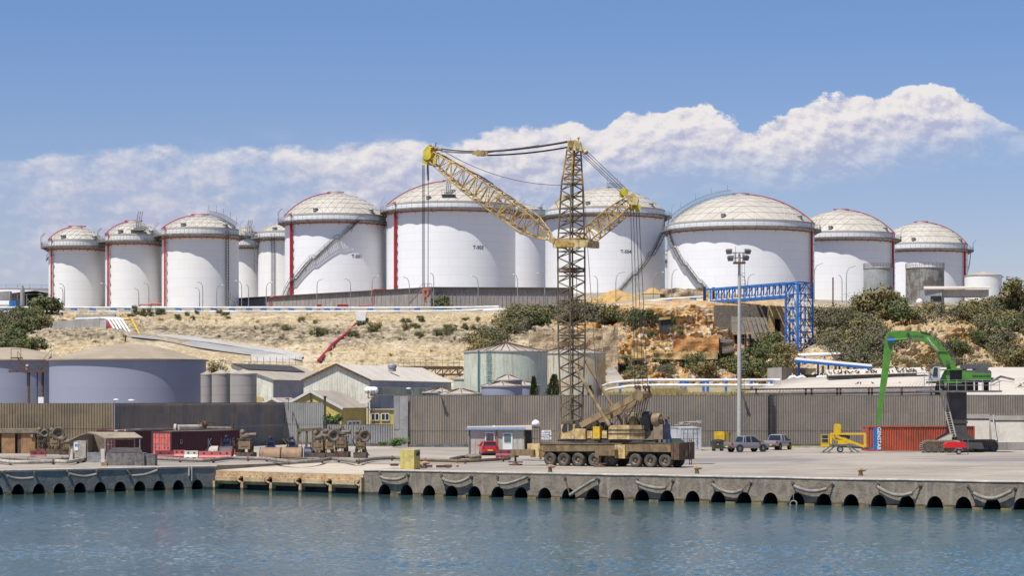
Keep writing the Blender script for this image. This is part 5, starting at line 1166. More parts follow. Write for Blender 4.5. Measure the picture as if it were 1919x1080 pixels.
# terrace street lamps
near=lambda s_:f'thin terrace street lamp {s_}'
LM=[(121,531,-11,'in front of the leftmost tank, taller one'),(118,539,-6,'in front of the leftmost tank, shorter one'),(201,531,-10,'between the first and second tanks'),(279,530,-11,'in front of the second tank, curved arm'),(260,540,-10,'in front of the second tank, straight arm'),(380,528,-11,'in front of the third tank, tall curved arm'),(374,539,-10,'in front of the third tank, short arm'),(406,534,10,'in front of the third tank, arm to the right'),(453,526,-10,'at the right edge of the third tank'),(466,533,-6,'in front of the narrow cream tank slice'),(499,529,10,'in front of the half hidden cream tank'),(594,523,11,'in front of tank T-501, left one'),(657,522,-12,'in front of tank T-501, curved arm in the middle'),(697,517,11,'at the right edge of tank T-501'),(767,519,-12,'in front of tank T-503, left of the hoist ropes'),(813,511,-7,'in front of tank T-503, right of the hoist ropes'),(896,517,-12,'under the number T-503'),(970,514,-7,'in front of the tank hidden behind T-503'),(1021,512,-13,'just left of the crane mast'),(1120,517,-7,'just right of the crane mast'),(1154,509,19,'in front of tank T-504 with long arm right'),(1224,510,18,'at the right edge of tank T-504'),(1259,504,11,'at the left edge of the widest tank'),(1397,513,-15,'behind the floodlight mast with straight arm'),(1401,513,14,'behind the floodlight mast with curved arm'),(1526,493,17,'between the widest tank and its right neighbour'),(1586,498,19,'tallest, in front of the second last tank'),(1578,515,-7,'shorter, in front of the second last tank')]
for x,y,dx,l in LM: street_lamp(x,490,584,y,dx,near(l),group='street lamps on the tank terrace',r=.085,w=.55)
m=MB(); q=P(1561,520,470); m.tube((q.x,470,ZZ(575,470)),(q.x,470,q.z),.16,6); tag(m.build('utility_pole',M['rust']),'dark wooden pole in front of the second last tank','pole')
m=MB(); q=P(1890,542,455); m.tube((q.x,455,ZZ(600,455)),(q.x,455,q.z),.18,6); m.beam(q+V((-.8,0,-.8)),q+V((.8,0,-.8)),.12); tag(m.build('utility_pole',M['rust']),'wooden pole on the hill near the right edge','pole')
# ---------------------------------------------------------------- foliage
def mat_leaf(name,cols,tr=.25):
    m=bpy.data.materials.new(name); m.use_nodes=True; t=NT(m.node_tree); b=t.n['Principled BSDF']
    oi=t.new('ShaderNodeObjectInfo').outputs['Random']; pos=t.new('ShaderNodeNewGeometry').outputs['Position']; n=t.noise(pos,.5,4,.6); f=t.noise(pos,2.6,2,.5)
    c=t.mix(oi,cols[0],cols[1]); c=t.mix(t.ramp(n,.4,.62),c,cols[2]); g=t.ramp(f,.25,.75,.6,1.45,False); c=t.mix(1.,c,t.comb(g,g,g),'MULTIPLY')
    t.put(b.inputs['Base Color'],c); b.inputs['Roughness'].default_value=.7; b.inputs['Specular IOR Level'].default_value=.25; return m
M['leafg']=mat_leaf('dark_green_leaves',[(.065,.085,.032),(.09,.105,.04),(.13,.135,.052)])
M['leafb']=mat_leaf('grey_brown_twigs',[(.18,.15,.10),(.14,.12,.08),(.11,.115,.05)])
M['leafo']=mat_leaf('olive_leaves',[(.16,.145,.055),(.12,.12,.045),(.21,.165,.075)])
M['leafy']=mat_leaf('bright_green_leaves',[(.10,.16,.04),(.12,.18,.05),(.07,.12,.03)])
M['straw']=mat_leaf('dry_grass',[(.42,.30,.12),(.36,.26,.11),(.26,.22,.09)])
M['bark']=mat('bark',(.10,.075,.055),.9,ns=3)
def crown(m,rnd,rx,ry,rz,n,leaf,lumps=9,base=0.,up=.15):
    cs=[]
    for i in range(lumps):
        a=rnd.random()*2*PI; r=math.sqrt(rnd.random())*.72; z=rnd.uniform(-.35,.75); cs.append((V((r*math.cos(a)*rx,r*math.sin(a)*ry,z*rz*.7)),rnd.uniform(.18,.5)))
    for c,s_ in cs:
        k=int(n/lumps)
        for i in range(k):
            d=V((rnd.gauss(0,1),rnd.gauss(0,1),rnd.gauss(0,1)+up)); d.normalize(); q=c+V((d.x*rx*s_,d.y*ry*s_,d.z*rz*s_*1.05))*(rnd.uniform(.5,1.05) if rnd.random()<.9 else rnd.uniform(1.05,1.4))
            q.z=max(q.z,-rz*.82)
            nn=(d+V((rnd.uniform(-1,1),rnd.uniform(-1,1),rnd.uniform(-.4,1)))*.8).normalized(); a=nn.cross(V((rnd.uniform(-1,1),rnd.uniform(-1,1),.3))).normalized(); b=nn.cross(a); s=leaf*rnd.uniform(.6,1.35); b=b*.62
            q=q+V((0,0,rz*.8+base)); m.add([q-a*s,q+b*s,q+a*s,q-b*s],[(0,1,2,3)])
random.seed(21)
PROTO={}
def proto(kind,mt,var):
    key=(kind,mt,var)
    if key in PROTO: return PROTO[key]
    rnd=random.Random(hash((len(PROTO),7))%1000+var); m=MB()
    if kind=='bush': crown(m,rnd,1,1,.75,1500,.062,lumps=14)
    if kind=='scrub': crown(m,rnd,1,1,.8,1300,.048,lumps=22)
    if kind=='tuft': 
        for i in range(110):
            a=rnd.random()*2*PI; r=rnd.random()*.8; p=V((r*math.cos(a),r*math.sin(a),0)); d=V((rnd.uniform(-.3,.3),rnd.uniform(-.3,.3),rnd.uniform(.5,1.1))); s_=d.cross(V((0,1,0))).normalized()*.05; m.add([p-s_,p+s_,p+d],[(0,1,2)])
    PROTO[key]=m; return m
MESH={}
def plant(name,label,cat,group,p,w,h,kind,mt,var,trunk=False):
    key=(kind,mt,var)
    if key not in MESH:
        o=proto(*key).build(name,M[mt],smooth=0,loc=(0,0,0),local=True); MESH[key]=o.data
    else: o=bpy.data.objects.new(name,MESH[key]); COL.objects.link(o)
    o.location=p; o.scale=(w/2,w/2,h/1.35 if kind!='tuft' else h); o.rotation_euler=(0,0,random.random()*6.28); tag(o,label,cat,group); return o
def scatter(label,group,poly,n,wr,hr,kinds,seed,name='shrub',cat='shrub',sink=.25,fy=None):
    rnd=random.Random(seed); random.seed(seed); xs=[p[0] for p in poly]; ys=[p[1] for p in poly]; done=0; tries=0; pts=[]
    def inside(x,y):
        c=False
        for i in range(len(poly)):
            (x1,y1),(x2,y2)=poly[i],poly[i-1]
            if (y1>y)!=(y2>y) and x<(x2-x1)*(y-y1)/(y2-y1)+x1: c=not c
        return c
    while done<n and tries<5000:
        tries+=1; x=rnd.uniform(min(xs),max(xs)); y=rnd.uniform(min(ys),max(ys))
        if not inside(x,y): continue
        if any((x-a)**2+((y-b)*1.6)**2<(40 if tries<2500 else 10) for a,b in pts): continue
        pts.append((x,y)); p=hp(x,y); w=rnd.uniform(*wr); h=rnd.uniform(*hr); p.z-=h*sink; k,mt=rnd.choice(kinds)
        plant(name,label,cat,group,p,w,h,k,mt,rnd.randint(0,2)); done+=1
G1=[('bush','leafg'),('bush','leafg'),('bush','leafo')]; G2=[('scrub','leafb'),('scrub','leafb'),('bush','leafg'),('bush','leafo')]; G3=[('scrub','leafb'),('scrub','leafb'),('bush','leafo')]
scatter('dense green bush on the bank below the leftmost tanks','bushes on the far left bank',[(-60,590),(60,588),(100,592),(95,612),(60,625),(20,640),(-60,650)],22,(5,8.5),(3,5),G1+[('scrub','leafb')],1)
scatter('dark green conifer bush behind the lilac tank roofs','dark bushes behind the lilac tanks',[(-60,640),(38,644),(76,652),(72,662),(-60,668)],10,(4.5,7),(3,4.4),[('bush','leafg')],2)
scatter('dense scrub on the slope behind the crane mast','scrub behind the crane mast',[(925,600),(960,588),(1060,586),(1130,592),(1215,598),(1200,612),(1120,610),(1000,614),(960,640),(915,660),(890,652),(935,625)],36,(5,9),(3,5.5),G2,3)
scatter('green bush in the lower quarry beside the floodlight mast','bushes in the lower quarry',[(1270,682),(1340,680),(1390,655),(1475,648),(1478,690),(1440,716),(1310,716),(1272,706)],24,(4.5,8),(3,5.5),G1+[('bush','leafg'),('scrub','leafo')],4)
scatter('grey brown scrub on the slope right of the blue tower','scrub right of the blue tower',[(1526,580),(1600,590),(1650,620),(1665,650),(1655,688),(1600,690),(1530,660)],34,(5.5,9.5),(3.5,6),G3,5)
scatter('olive green bush on the hill crest below the right tanks','bushes on the right hill crest',[(1600,560),(1660,566),(1720,590),(1800,588),(1919,560),(2000,556),(2000,606),(1860,612),(1780,606),(1690,608),(1640,600)],44,(5.5,9.5),(3.5,6),[('bush','leafo'),('bush','leafg'),('bush','leafo'),('scrub','leafb')],6)
scatter('dark shrub on the steep right slope above the shed roofs','shrubs on the steep right slope',[(1835,600),(2000,600),(2000,690),(1862,690),(1845,650)],28,(5.5,9),(3.5,6),[('bush','leafg'),('bush','leafo'),('scrub','leafb')],7)
scatter('small dark shrub dotted on the pale hillside','small shrubs on the pale hillside',[(560,600),(900,596),(905,640),(760,634),(560,634)],20,(1.2,2.8),(.9,1.8),[('bush','leafg'),('bush','leafo')],8)
scatter('small shrub growing on the pale slope above the tanks','shrubs left hillside',[(240,588),(480,588),(480,600),(240,600)],10,(1.2,2.8),(.8,1.6),[('bush','leafg'),('bush','leafo')],9)
scatter('bush on the orange quarry face right of the hoist ropes','bushes on the quarry face',[(1170,600),(1225,590),(1260,610),(1340,615),(1345,628),(1260,632),(1215,650),(1165,668)],5,(2.2,4),(2,4),G2,10)
scatter('thin dry shrub on the yellow cliff behind the green machine','dry shrubs on the yellow cliff',[(1685,682),(1850,680),(1850,692),(1685,694)],14,(2.6,4.6),(1.5,2.8),[('scrub','leafo'),('bush','leafo')],12)
scatter('lone shrub clinging to the yellow cliff','shrubs clinging to the yellow cliff',[(1775,640),(1845,640),(1845,670),(1775,670)],4,(3,4.5),(3,4.5),[('bush','leafg')],14)
scatter('low scrub at the foot of the quarry left of the floodlight mast','low scrub at the quarry foot',[(1165,672),(1262,680),(1262,716),(1165,712)],14,(2.5,5),(1.2,2.6),[('bush','leafo'),('scrub','leafb'),('bush','leafg')],15)
for (x,y,w,h,mt,l) in ((597,628,3.2,2.6,'leafg','round dark bush on the pale slope left of the red pipe'),(536,617,2.2,1.8,'leafo','small bush alone on the pale slope'),(662,628,3,1.6,'leafg','low bush right of the red pipe'),(702,620,4,3,'leafo','grey olive bush on the slope right of the red pipe'),(828,573,6,4.5,'leafg','round bush by the terrace pipes below T-503'),(252,586,2,2.6,'leafg','small round bush under the pipes, first'),(275,590,3.4,2.4,'leafg','small round bush under the pipes, widest'),(302,588,2.6,2,'leafg','small bush under the pipes left of the third tank'),(820,628,2.8,2,'leafg','small dark bush, left of a pair on the slope'),(842,626,2.6,2,'leafg','small dark bush, right of a pair on the slope')):
    p=hp(x,y+2); p.z-=h*.2; plant('shrub',l,'shrub',None,p,w,h,'bush',mt,0)
def tree(name,label,base,H,w,mt,tr=.28,cat='tree',rz=None,lumps=12,n=2200,leaf=.16,seed=1,lean=0.,cone=False):
    t=thing(name,label,cat,base); rnd=random.Random(seed); m=MB(); h0=H*tr
    m.path([V(base)+V((0,0,-.3)),V(base)+V((lean*.2,0,h0*.6)),V(base)+V((lean*.6,0,h0)),V(base)+V((lean,0,H*.75))],[.05*w+.05,.04*w+.04,.03*w+.03,.02],7)
    for k in range(6): a=rnd.random()*6.28; p=V(base)+V((lean*.6,0,h0*(.8+.1*k))); m.path([p,p+V((math.cos(a)*w*.2,math.sin(a)*w*.2,H*.16)),p+V((math.cos(a)*w*.34,math.sin(a)*w*.34,H*.32))],[.03*w,.02*w,.01],5)
    m.build('trunk',M['bark'],t)
    m=MB(); 
    if cone:
        for i in range(n):
            f=rnd.random()**.8; a=rnd.random()*6.28; rr=w/2*(1-f)**.6*(.55+.45*rnd.random())*(1+.25*math.sin(a*3+f*9)); q=V((lean*f+rr*math.cos(a),rr*math.sin(a),H*(.06+.94*f))); d=V((math.cos(a),math.sin(a),.9)).normalized(); e=d.cross(V((rnd.uniform(-1,1),rnd.uniform(-1,1),0))).normalized(); s_=leaf*rnd.uniform(.6,1.3); m.add([q-e*s_*.5,q+d*s_*1.4,q+e*s_*.5],[(0,1,2)])
    else: crown(m,rnd,w/2,w/2,(H-h0)/2,n,leaf,lumps=lumps); m.v=[p+V((lean,0,h0*.9)) for p in m.v]
    m.xf(Matrix.Translation(base)); m.build('crown',M[mt],t,smooth=0); return t
tree('gum_tree','sparse olive gum tree between the lilac tank and the warehouse',XY(403,372)+V((0,0,3)),ZZ(650,372)-3,4.6,'leafo',.35,lumps=16,n=1500,leaf=.16,seed=5)
tree('cypress_tree','narrow dark cypress in front of the mint tank, left of a pair',XY(1000,306),ZZ(707,306),2.0,'leafg',cone=True,n=2600,leaf=.2,seed=6)
tree('cypress_tree','leaning dark cypress in front of the mint tank, right of a pair',XY(1024,309),ZZ(704,309),3.4,'leafg',cone=True,n=2800,leaf=.24,seed=7,lean=1.1)
tree('cypress_tree','small dark cypress seen through the crane struts',XY(1106,316),ZZ(724,316),1.7,'leafg',cone=True,n=1200,leaf=.2,seed=8)
tree('garden_tree','bright green small tree in front of the yellow house',XY(628,277),ZZ(762,277),2.9,'leafy',.45,lumps=9,n=1300,leaf=.12,seed=9)
tree('dark_tree','dark green tree beside the end shed at the right edge',XY(1908,296),ZZ(704,296),3.4,'leafg',.3,n=1500,leaf=.17,seed=10)
tree('carob_tree','round dark tree on the terrace left of the first tank',hp(88,592),4.6,8,'leafg',.06,n=2200,leaf=.3,seed=11)
tree('hill_tree','tall tree on the hill crest at the right edge',hp(1902,600),9.5,8,'leafo',.2,n=2400,leaf=.32,seed=12)
tree('hill_tree','broad olive tree on the hill beside the zinc tanks',hp(1640,604),8.2,11,'leafo',.15,n=3000,leaf=.34,seed=13)
# dry grass on the raised bank
m=MB(); rnd=random.Random(4)
for i in range(9000):
    x=rnd.uniform(1140,1440); Y=rnd.uniform(273,300); z=5.5+(Y-272)/120*2.7; p=XY(x,Y); p.z=z; h=rnd.uniform(.4,1.1)*(1.3 if 1215<x<1285 else .7); s_=rnd.uniform(.05,.1); d=V((rnd.uniform(-.35,.35),rnd.uniform(-.3,.3),h)); m.add([p-V((s_,0,0)),p+V((s_,0,0)),p+d],[(0,1,2)])
o=m.build('dry_grass',M['straw'],smooth=0); o['kind']='stuff'; o['label']='dry yellow grass on the bank behind the long wall'
for k,(x,Y,w,h,l) in enumerate(((720,270,1.6,.7,'low weed at the foot of the low fence'),(748,263,2.6,1.3,'bright green weed bush at the end of the long wall'),(740,264,1.6,.9,'weeds between the fence and the long wall'),(1372,280,2.,6.9,'tall thin weed behind the wall left of the shed'),(1485,280,2.,6.7,'green weed tuft above the wall by the rusty rail'),(1465,281,1.6,7,'brown weed tuft above the wall by the rusty rail'))):
    plant('weed',l,'weed',None,XY(x,Y),w,h,'bush','leafy' if k<5 else 'leafo',k%2)
# ================================================================= the lattice tower crane on its truck
M['cr']=mat('dusty_crane_paint',(.31,.22,.115),.65,c2=(.16,.11,.06),ns=1.1,streak=(.12,.085,.055),sa=.5)
M['crj']=mat('weathered_yellow_lattice',(.56,.36,.10),.6,c2=(.22,.13,.05),ns=1.3,streak=(.2,.13,.07),sa=.5)
M['crg']=mat('grey_brown_lattice',(.19,.145,.085),.65,c2=(.11,.08,.05),ns=1.2)
M['cry']=mat('dirty_cream_panel',(.62,.47,.22),.6,c2=(.36,.25,.11),ns=1.8,streak=(.25,.14,.06),sa=.8)
M['crY']=mat('crane_yellow',(.68,.53,.04),.5,c2=(.45,.36,.06),ns=2)
M['crb']=mat('brown_carrier_paint',(.21,.155,.09),.7,c2=(.12,.09,.055),ns=1.1,streak=(.42,.22,.06),sa=.75)
M['rope']=mat('steel_rope',(.055,.05,.05),.6)
M['dirt']=mat('dusty_tyre',(.105,.095,.08),.85,c2=(.055,.05,.048),ns=2.5)
M['hub']=mat('dusty_hub',(.24,.19,.13),.7,c2=(.12,.09,.07),ns=4)
u0=V((.879,-.476,0)); u0.normalize(); v0_=V((-u0.y,u0.x,0)); CO0=G(1029.7,873.8)
def LW(u_,v_,z): return CO0+u0*u_+v0_*v_+V((0,0,z))
def LP(x,y,v_=0.): return PL(x,y,CO0+v0_*v_,v0_)     # world point on the crane's side plane
CR=thing('mobile_tower_crane','huge rusty yellow lattice tower crane on an eight axle carrier','crane',CO0+u0*5+v0_*1.5)
MC=Matrix(((u0.x,v0_.x,0),(u0.y,v0_.y,0),(0,0,1)))
def cbox(m,x0,y0,x1,y1,va,vb,):      # box seen between two picture corners on the near plane va, going back to vb
    a,b=LP(x0,y0,va),LP(x1,y1,va); ua=(a-CO0).dot(u0); ub=(b-CO0).dot(u0); z0,z1=sorted((a.z,b.z))
    m.box(LW((ua+ub)/2,(va+vb)/2,(z0+z1)/2),(abs(ub-ua),abs(vb-va),z1-z0),m=MC)
def cprism(m,pts,va,vb): m.prism([LP(x,y,va) for x,y in pts],v0_*(vb-va))
WC=3.0
# wheels
def wheel(parent,c,ax,r,w,hubm,tyrem,name='wheel',dish=.25):
    rot=V((0,0,1)).rotation_difference(ax).to_matrix(); m=MB()
    m.lathe(c,[(r*.55,0),(r*.86,-.02),(r*.97,w*.08),(r,w*.2),(r,w*.42),(r*.93,w*.47),(r*.93,w*.53),(r,w*.58),(r,w*.8),(r*.97,w*.92),(r*.86,w),(r*.5,w)],28,axis=rot); t_=m.build('tyre',tyrem,parent)
    m=MB(); m.lathe(c,[(0,dish*.2),(r*.14,dish*.2),(r*.18,dish*.5),(r*.42,dish*.75),(r*.5,dish*.1),(r*.57,.0)],20,axis=rot)
    for k in range(8): a=2*PI*k/8; p=rot@V((math.cos(a)*r*.30,math.sin(a)*r*.30,dish*.6)); m.sphere(V(c)+p,.025,4)
    m.build('rim',hubm,t_)
for px in (1029.7,1055.5,1082.5,1113,1141.5,1190,1218,1245.5):
    for vv in (0.,WC-.75): 
        p=LP(px,861.,0.); uu=(p-CO0).dot(u0); wheel(CR,LW(uu,vv,.58),v0_,.585,.72,M['hub'],M['dirt'])
m=MB(); cprism(m,[(1036,846),(1045,852),(1255,852),(1258,846)],.8,WC-.8); cbox(m,1012,846,1258,858,.85,WC-.85); m.build('chassis_beam',M['dark_steel'],CR,smooth=0)
m=MB(); cprism(m,[(1011,833),(1165,833),(1165,846),(1020,847),(1011,842)],0,WC); m.build('front_deck',M['crb'],CR,smooth=0)
m=MB(); cprism(m,[(1012,842),(1024,846),(1017,858),(1009,857)],.05,WC-.05); m.build('front_fender',M['crb'],CR,smooth=0)
m=MB(); cprism(m,[(1013,829),(1080,830.5),(1165,831),(1165,833),(1011,833)],-.06,WC+.06); cbox(m,1165,831,1258,832.5,-.06,WC+.06)
m.build('deck_plates',M['crg'],CR,smooth=0)
m=MB(); cbox(m,1152,834,1171,860,-.12,WC+.1); m.build('middle_box',M['cry'],CR,smooth=0)
m=MB(); cbox(m,1171,833,1195,847,-.02,WC); cbox(m,1195.2,833,1257,848,-.1,WC); cprism(m,[(1171,847),(1178,847),(1172,858),(1171,858)],0,WC); m.build('rear_deck',M['crb'],CR,smooth=0)
m=MB(); cbox(m,1257.5,831.5,1262,862,-.15,WC+.1); m.box(LW((LP(1262,850,-.15)-CO0).dot(u0)+.25,WC/2,1.4),(.5,WC+.2,1.45),m=MC); m.build('rear_bumper',M['rust'],CR,smooth=0)
uR=(LP(1262,850,-.15)-CO0).dot(u0)+.52
m=MB(); m.lathe(LW(uR,1.2,1.25),[(0,.0),(.28,0),(.32,.06),(0,.08)],14,axis=V((0,0,1)).rotation_difference(u0).to_matrix())
for o in (1.9,2.3): m.beam(LW(uR+.05,o,.2),LW(uR+.05,o,2.5),.06)
for k in range(7): m.beam(LW(uR+.05,1.9,.3+k*.33),LW(uR+.05,2.3,.3+k*.33),.05)
m.build('rear_ladder',M['crg'],CR,smooth=0)
def outrigger(x0,x1,y0,y1,padx,pady,v_=-.3):
    m=MB(); cbox(m,x0,y0,x1,y1-3,v_,v_+.9); cbox(m,x0,y0,x0+ (7 if x1>x0 else -7),y1,v_-.02,v_+.8); o=m.build('outrigger',M['crb'],CR,smooth=0)
    m=MB(); p=LP(padx,pady,v_); uu=(p-CO0).dot(u0); m.tube(LW(uu,v_+.3,1.2),LW(uu,v_+.3,.2),.09,8); m.lathe(LW(uu,v_+.3,.02),[(0,0),(.62,0),(.62,.08),(.25,.12),(.14,.22),(0,.22)],14); m.box(LW(uu,v_+.3,.28),(1.3,.3,.1),m=MC); m.build('outrigger_foot',M['rust'],o)
outrigger(1115,1152,843,858,1122,871,-.75); outrigger(957,1000,843,858,963,868,-.2)
m=MB(); cbox(m,994,843,1010,858,.1,.9); cbox(m,988,832,1011,846,.15,1.4); cbox(m,1011,836,1014,870-8,.3,.4); m.build('front_locker',M['cry'],CR,smooth=0)
# slewing ring and upper carriage
m=MB(); p=LP(1150,828,1.5); uu=(p-CO0).dot(u0); m.lathe(LW(uu,1.5,2.0),[(1.35,0),(1.35,.3),(1.2,.3),(1.2,.45)],32); cbox(m,1045,824.5,1205,829.5,.2,2.9); m.build('slewing_platform',M['dark_steel'],CR,smooth=0)
m=MB(); m.prism([LP(1140,824,-.05)+V((0,0,0)),LP(1179,824,-.05),LP(1179,824,-.05)+u0*.9+v0_*1.2,LP(1179,824,-.05)+u0*.9+v0_*2.9,LP(1140,824,-.05)+v0_*2.9],(0,0,LP(1140,798,0).z-LP(1140,824,0).z))
cw_=m.build('counterweight',M['cry'],CR,smooth=0)
m=MB()
for yy in (807,814): a=LP(1139.6,yy,-.09); m.prism([a,LP(1179,yy,-.09),LP(1179,yy,-.09)+u0*.94+v0_*1.24,LP(1179,yy,-.09)+u0*.9+v0_*1.3,a+v0_*.1],(0,0,.07))
m.build('counterweight_joints',M['dark_steel'],cw_,smooth=0)
m=MB(); cbox(m,1203,808,1224,824,1.3,2.8); cbox(m,1206,796,1212,808,1.6,2.4); cbox(m,1224.3,796,1242,824,1.2,2.7); cbox(m,1227,824,1231,832,1.5,1.8); m.build('rear_ballast',mat('brown_ballast',(.25,.19,.13),.7,c2=(.15,.115,.09),ns=1.2),CR,smooth=0)
# operator cab
m=MB(); cprism(m,[(1048,823),(1077,823),(1077,797),(1072,792),(1053,792),(1050,805)],.1,1.3); cab=m.build('cab',M['cry'],CR,smooth=0)
m=MB(); cprism(m,[(1054,811),(1052.5,806),(1056,795),(1063,795),(1063,809)],.06,.12); cprism(m,[(1065,808),(1065,795),(1073,795),(1073,805)],.06,.12); m.build('window',M['glass'],cab,smooth=0)
m=MB(); cbox(m,1051,788.5,1074,792,.0,1.4); m.build('cab_roof',M['crg'],cab,smooth=0)
m=MB(); a=LP(1050,804,.05); 
for (x,y) in ((1049,795),(1046,800)): m.beam(LP(x,y,0),LP(x+2,y+18,0),.04)
for k in range(5): q=LP(1030+k*4.5,809,.0); m.beam(q,q-V((0,0,.9)),.04)
m.beam(LP(1029,809,0),LP(1049,809,0),.04); m.beam(LP(1029,817,0),LP(1049,817,0),.04); m.build('front_guardrail',M['crg'],CR,smooth=0)
m=MB(); cprism(m,[(1074.5,790),(1087,790),(1087,805),(1074.5,805)],.3,1.6); m.build('grey_locker',M['dark_steel'],CR,smooth=0)
for (x0,y0,x1,y1,va,vb,mt,nm) in ((1077.5,804,1097,824,.05,1.2,'cry','yellow_locker'),(1100,808,1110,822,.2,1.,'cry','side_panel'),(1111,800,1123.5,822,-.02,.9,'yellow','bright_yellow_tank'),(1128,808,1137,822,.2,1.,'cry','side_panel')):
    m=MB(); cbox(m,x0,y0,x1,y1,va,vb); m.build(nm,M[mt],CR,smooth=0)
m=MB(); p=LP(1108,799,1.2); m.tube(p,p+v0_*1.3,.42,16); m.tube(p-v0_*.05,p+v0_*.05,.5,16); m.tube(p+v0_*1.25,p+v0_*1.35,.5,16); p=LP(1130,800,1.2); m.tube(p,p+v0_*1.3,.4,16); m.build('winch_drum',M['dark_steel'],CR)
m=MB(); cbox(m,1099,800,1138,812,.9,2.6); 
for k in range(14): x=1100+k*2.8; m.beam(LP(x,random.uniform(795,804),random.uniform(.3,.9)),LP(x+random.uniform(-4,4),random.uniform(808,820),random.uniform(.2,.8)),.05)
m.build('engine_block',M['dark_steel'],CR,smooth=0)
m=MB(); p=LP(1188,797,1.5); m.lathe(p,[(.5,-.1),(.55,.1),(.45,.5),(.3,.8),(.32,1.0),(.15,1.05),(0,1.05)],16); m.path([p+V((.5,0,.7)),p+V((.6,0,1.2)),p+V((.2,0,1.6))],.07,6); m.path([p+V((-.6,0,.0)),p+V((-.7,0,.8)),p+V((-.4,0,.95))],.09,6); m.build('motor_housing',M['cr'],CR)
m=MB(); p=LP(1213,806,1.6); m.box(p+V((0,0,.5)),(.9,1,1.1),m=MC); m.lathe(p+V((0,0,.95)),[(.5,0),(.5,.4),(.3,.6),(0,.62)],12); 
for dx in (-.6,.6): m.path([p+u0*dx,p+u0*dx+V((0,0,.9)),p+u0*dx*.6+V((0,0,1.1))],.07,6)
m.build('hydraulic_pump',M['dark_steel'],CR)
m=MB(); m.path([LP(1169,797,.6),LP(1169,781,.6),LP(1171,778,.6),LP(1174,778,.6)],.06,6); m.build('exhaust_pipe',M['cr'],CR)
m=MB()
for (p,q) in (((1248,786),(1258,831)),((1243,789),(1240,831)),((1248,786),(1250,831))): m.beam(LP(*p,1.4),LP(*q,1.4),.17)
m.beam(LP(1240,810,1.4),LP(1254,810,1.4),.05); m.beam(LP(1240,820,1.4),LP(1256,820,1.4),.05); m.path([LP(1236,791,1.4),LP(1226,794,1.4),LP(1220,790,1.4)],.2,6); m.build('blue_rear_frame',M['darkblue'],CR,smooth=0)
m=MB(); m.lathe(LP(1231,787,1.5),[(0,-.35),(.5,-.35),(.55,0),(.5,.35),(0,.35)],14,axis=V((0,0,1)).rotation_difference(u0).to_matrix()); m.box(LP(1240,784,1.4),(1.3,.4,.2),m=MC); m.build('rear_drum',M['cr'],CR)
# lattice boom sections
def lattice(m,p,q,wp,wq,n,up,rc=.075,rb=.035,hp_=None,hq_=None,taper=None,X=True,hz=0):
    p=V(p);q=V(q);d=(q-p).normalized(); a=d.cross(V(up)).normalized(); b=a.cross(d); hp_=hp_ or wp; hq_=hq_ or wq
    def cor(f,k):
        sx,sy=((-1,-1),(1,-1),(1,1),(-1,1))[k]
        if taper:
            for i in range(len(taper)-1):
                if taper[i][0]<=f<=taper[i+1][0]+1e-9: g=(f-taper[i][0])/(taper[i+1][0]-taper[i][0]); w=taper[i][1]*(1-g)+taper[i+1][1]*g; h=taper[i][2]*(1-g)+taper[i+1][2]*g; break
        else: w=wp+(wq-wp)*f; h=hp_+(hq_-hp_)*f
        return p.lerp(q,f)+a*sx*w/2+b*sy*h/2
    for k in range(4):
        m.path([cor(i/n,k) for i in range(n+1)],rc,7)
        for i in range(n):
            k2=(k+1)%4; A,B=cor(i/n,k),cor((i+1)/n,k2); C,D=cor(i/n,k2),cor((i+1)/n,k)
            if X: m.beam(A,B,rb*2); m.beam(C,D,rb*2)
            elif (i+k)%2: m.beam(A,B,rb*2)
            else: m.beam(C,D,rb*2)
            if i%max(1,(n//4))==0 or hz: m.beam(A,C,rb*2.2)
        m.beam(cor(1,k),cor(1,(k+1)%4),rb*2.5)
    return cor
def LZ(x,y,v_=1.5): return LP(x,y,v_)
b0_=LZ(1071,796); b1_=LZ(1071.5,655); b2_=LZ(1070.5,460); b3_=LZ(1072,345); b4_=LZ(1075.5,281)
dg=(V((b2_.x,b2_.y,0))).normalized(); mu=Matrix.Rotation(R(40),3,'Z')@dg
m=MB(); lattice(m,b0_,b1_,1.25,1.62,12,mu,X=False); ms=m.build('mast_foot_section',M['crg'],CR,smooth=40)
m=MB(); lattice(m,b1_,b2_,1.66,1.66,17,mu,X=False); m.build('mast_middle_section',M['crg'],CR,smooth=40)
m=MB(); lattice(m,b2_,b3_,1.66,1.30,10,mu,X=False); m.build('mast_upper_section',M['crg'],CR,smooth=40)
m=MB(); lattice(m,b3_,b4_,1.30,.85,7,mu,X=False); m.build('mast_top_section',M['crj'],CR,smooth=40)
for yy in (504,509,629,634): 
    m=MB(); c=LZ(1070.5,yy); r_=1.66/2**.5*1.02
    for k in range(4):
        a=math.atan2(mu.y,mu.x)+PI/4+k*PI/2; b=a+PI/2; m.beam(c+V((math.cos(a)*r_,math.sin(a)*r_,0)),c+V((math.cos(b)*r_,math.sin(b)*r_,0)),.14)
    m.build('section_flange',M['crg'],CR,smooth=0)
m=MB(); m.path([LZ(1066,700),LZ(1067,505),LZ(1066,465)],.04,6); m.path([LZ(1086,780,1.8),LZ(1080,500,1.8)],.03,6); m.build('control_cables',M['rope'],CR)
# rungs and a sheet at the upper knee
m=MB(); m.prism([LZ(1053,365,.9),LZ(1071,368,.9),LZ(1070,376,.9),LZ(1052,373,.9)],v0_*.1); m.beam(LZ(1041,378),LZ(1056,366),.1); m.beam(LZ(1041,378),LZ(1048,396),.08); m.beam(LZ(1041,380),LZ(1056,384),.08); m.build('knee_plate',M['cry'],CR,smooth=0)
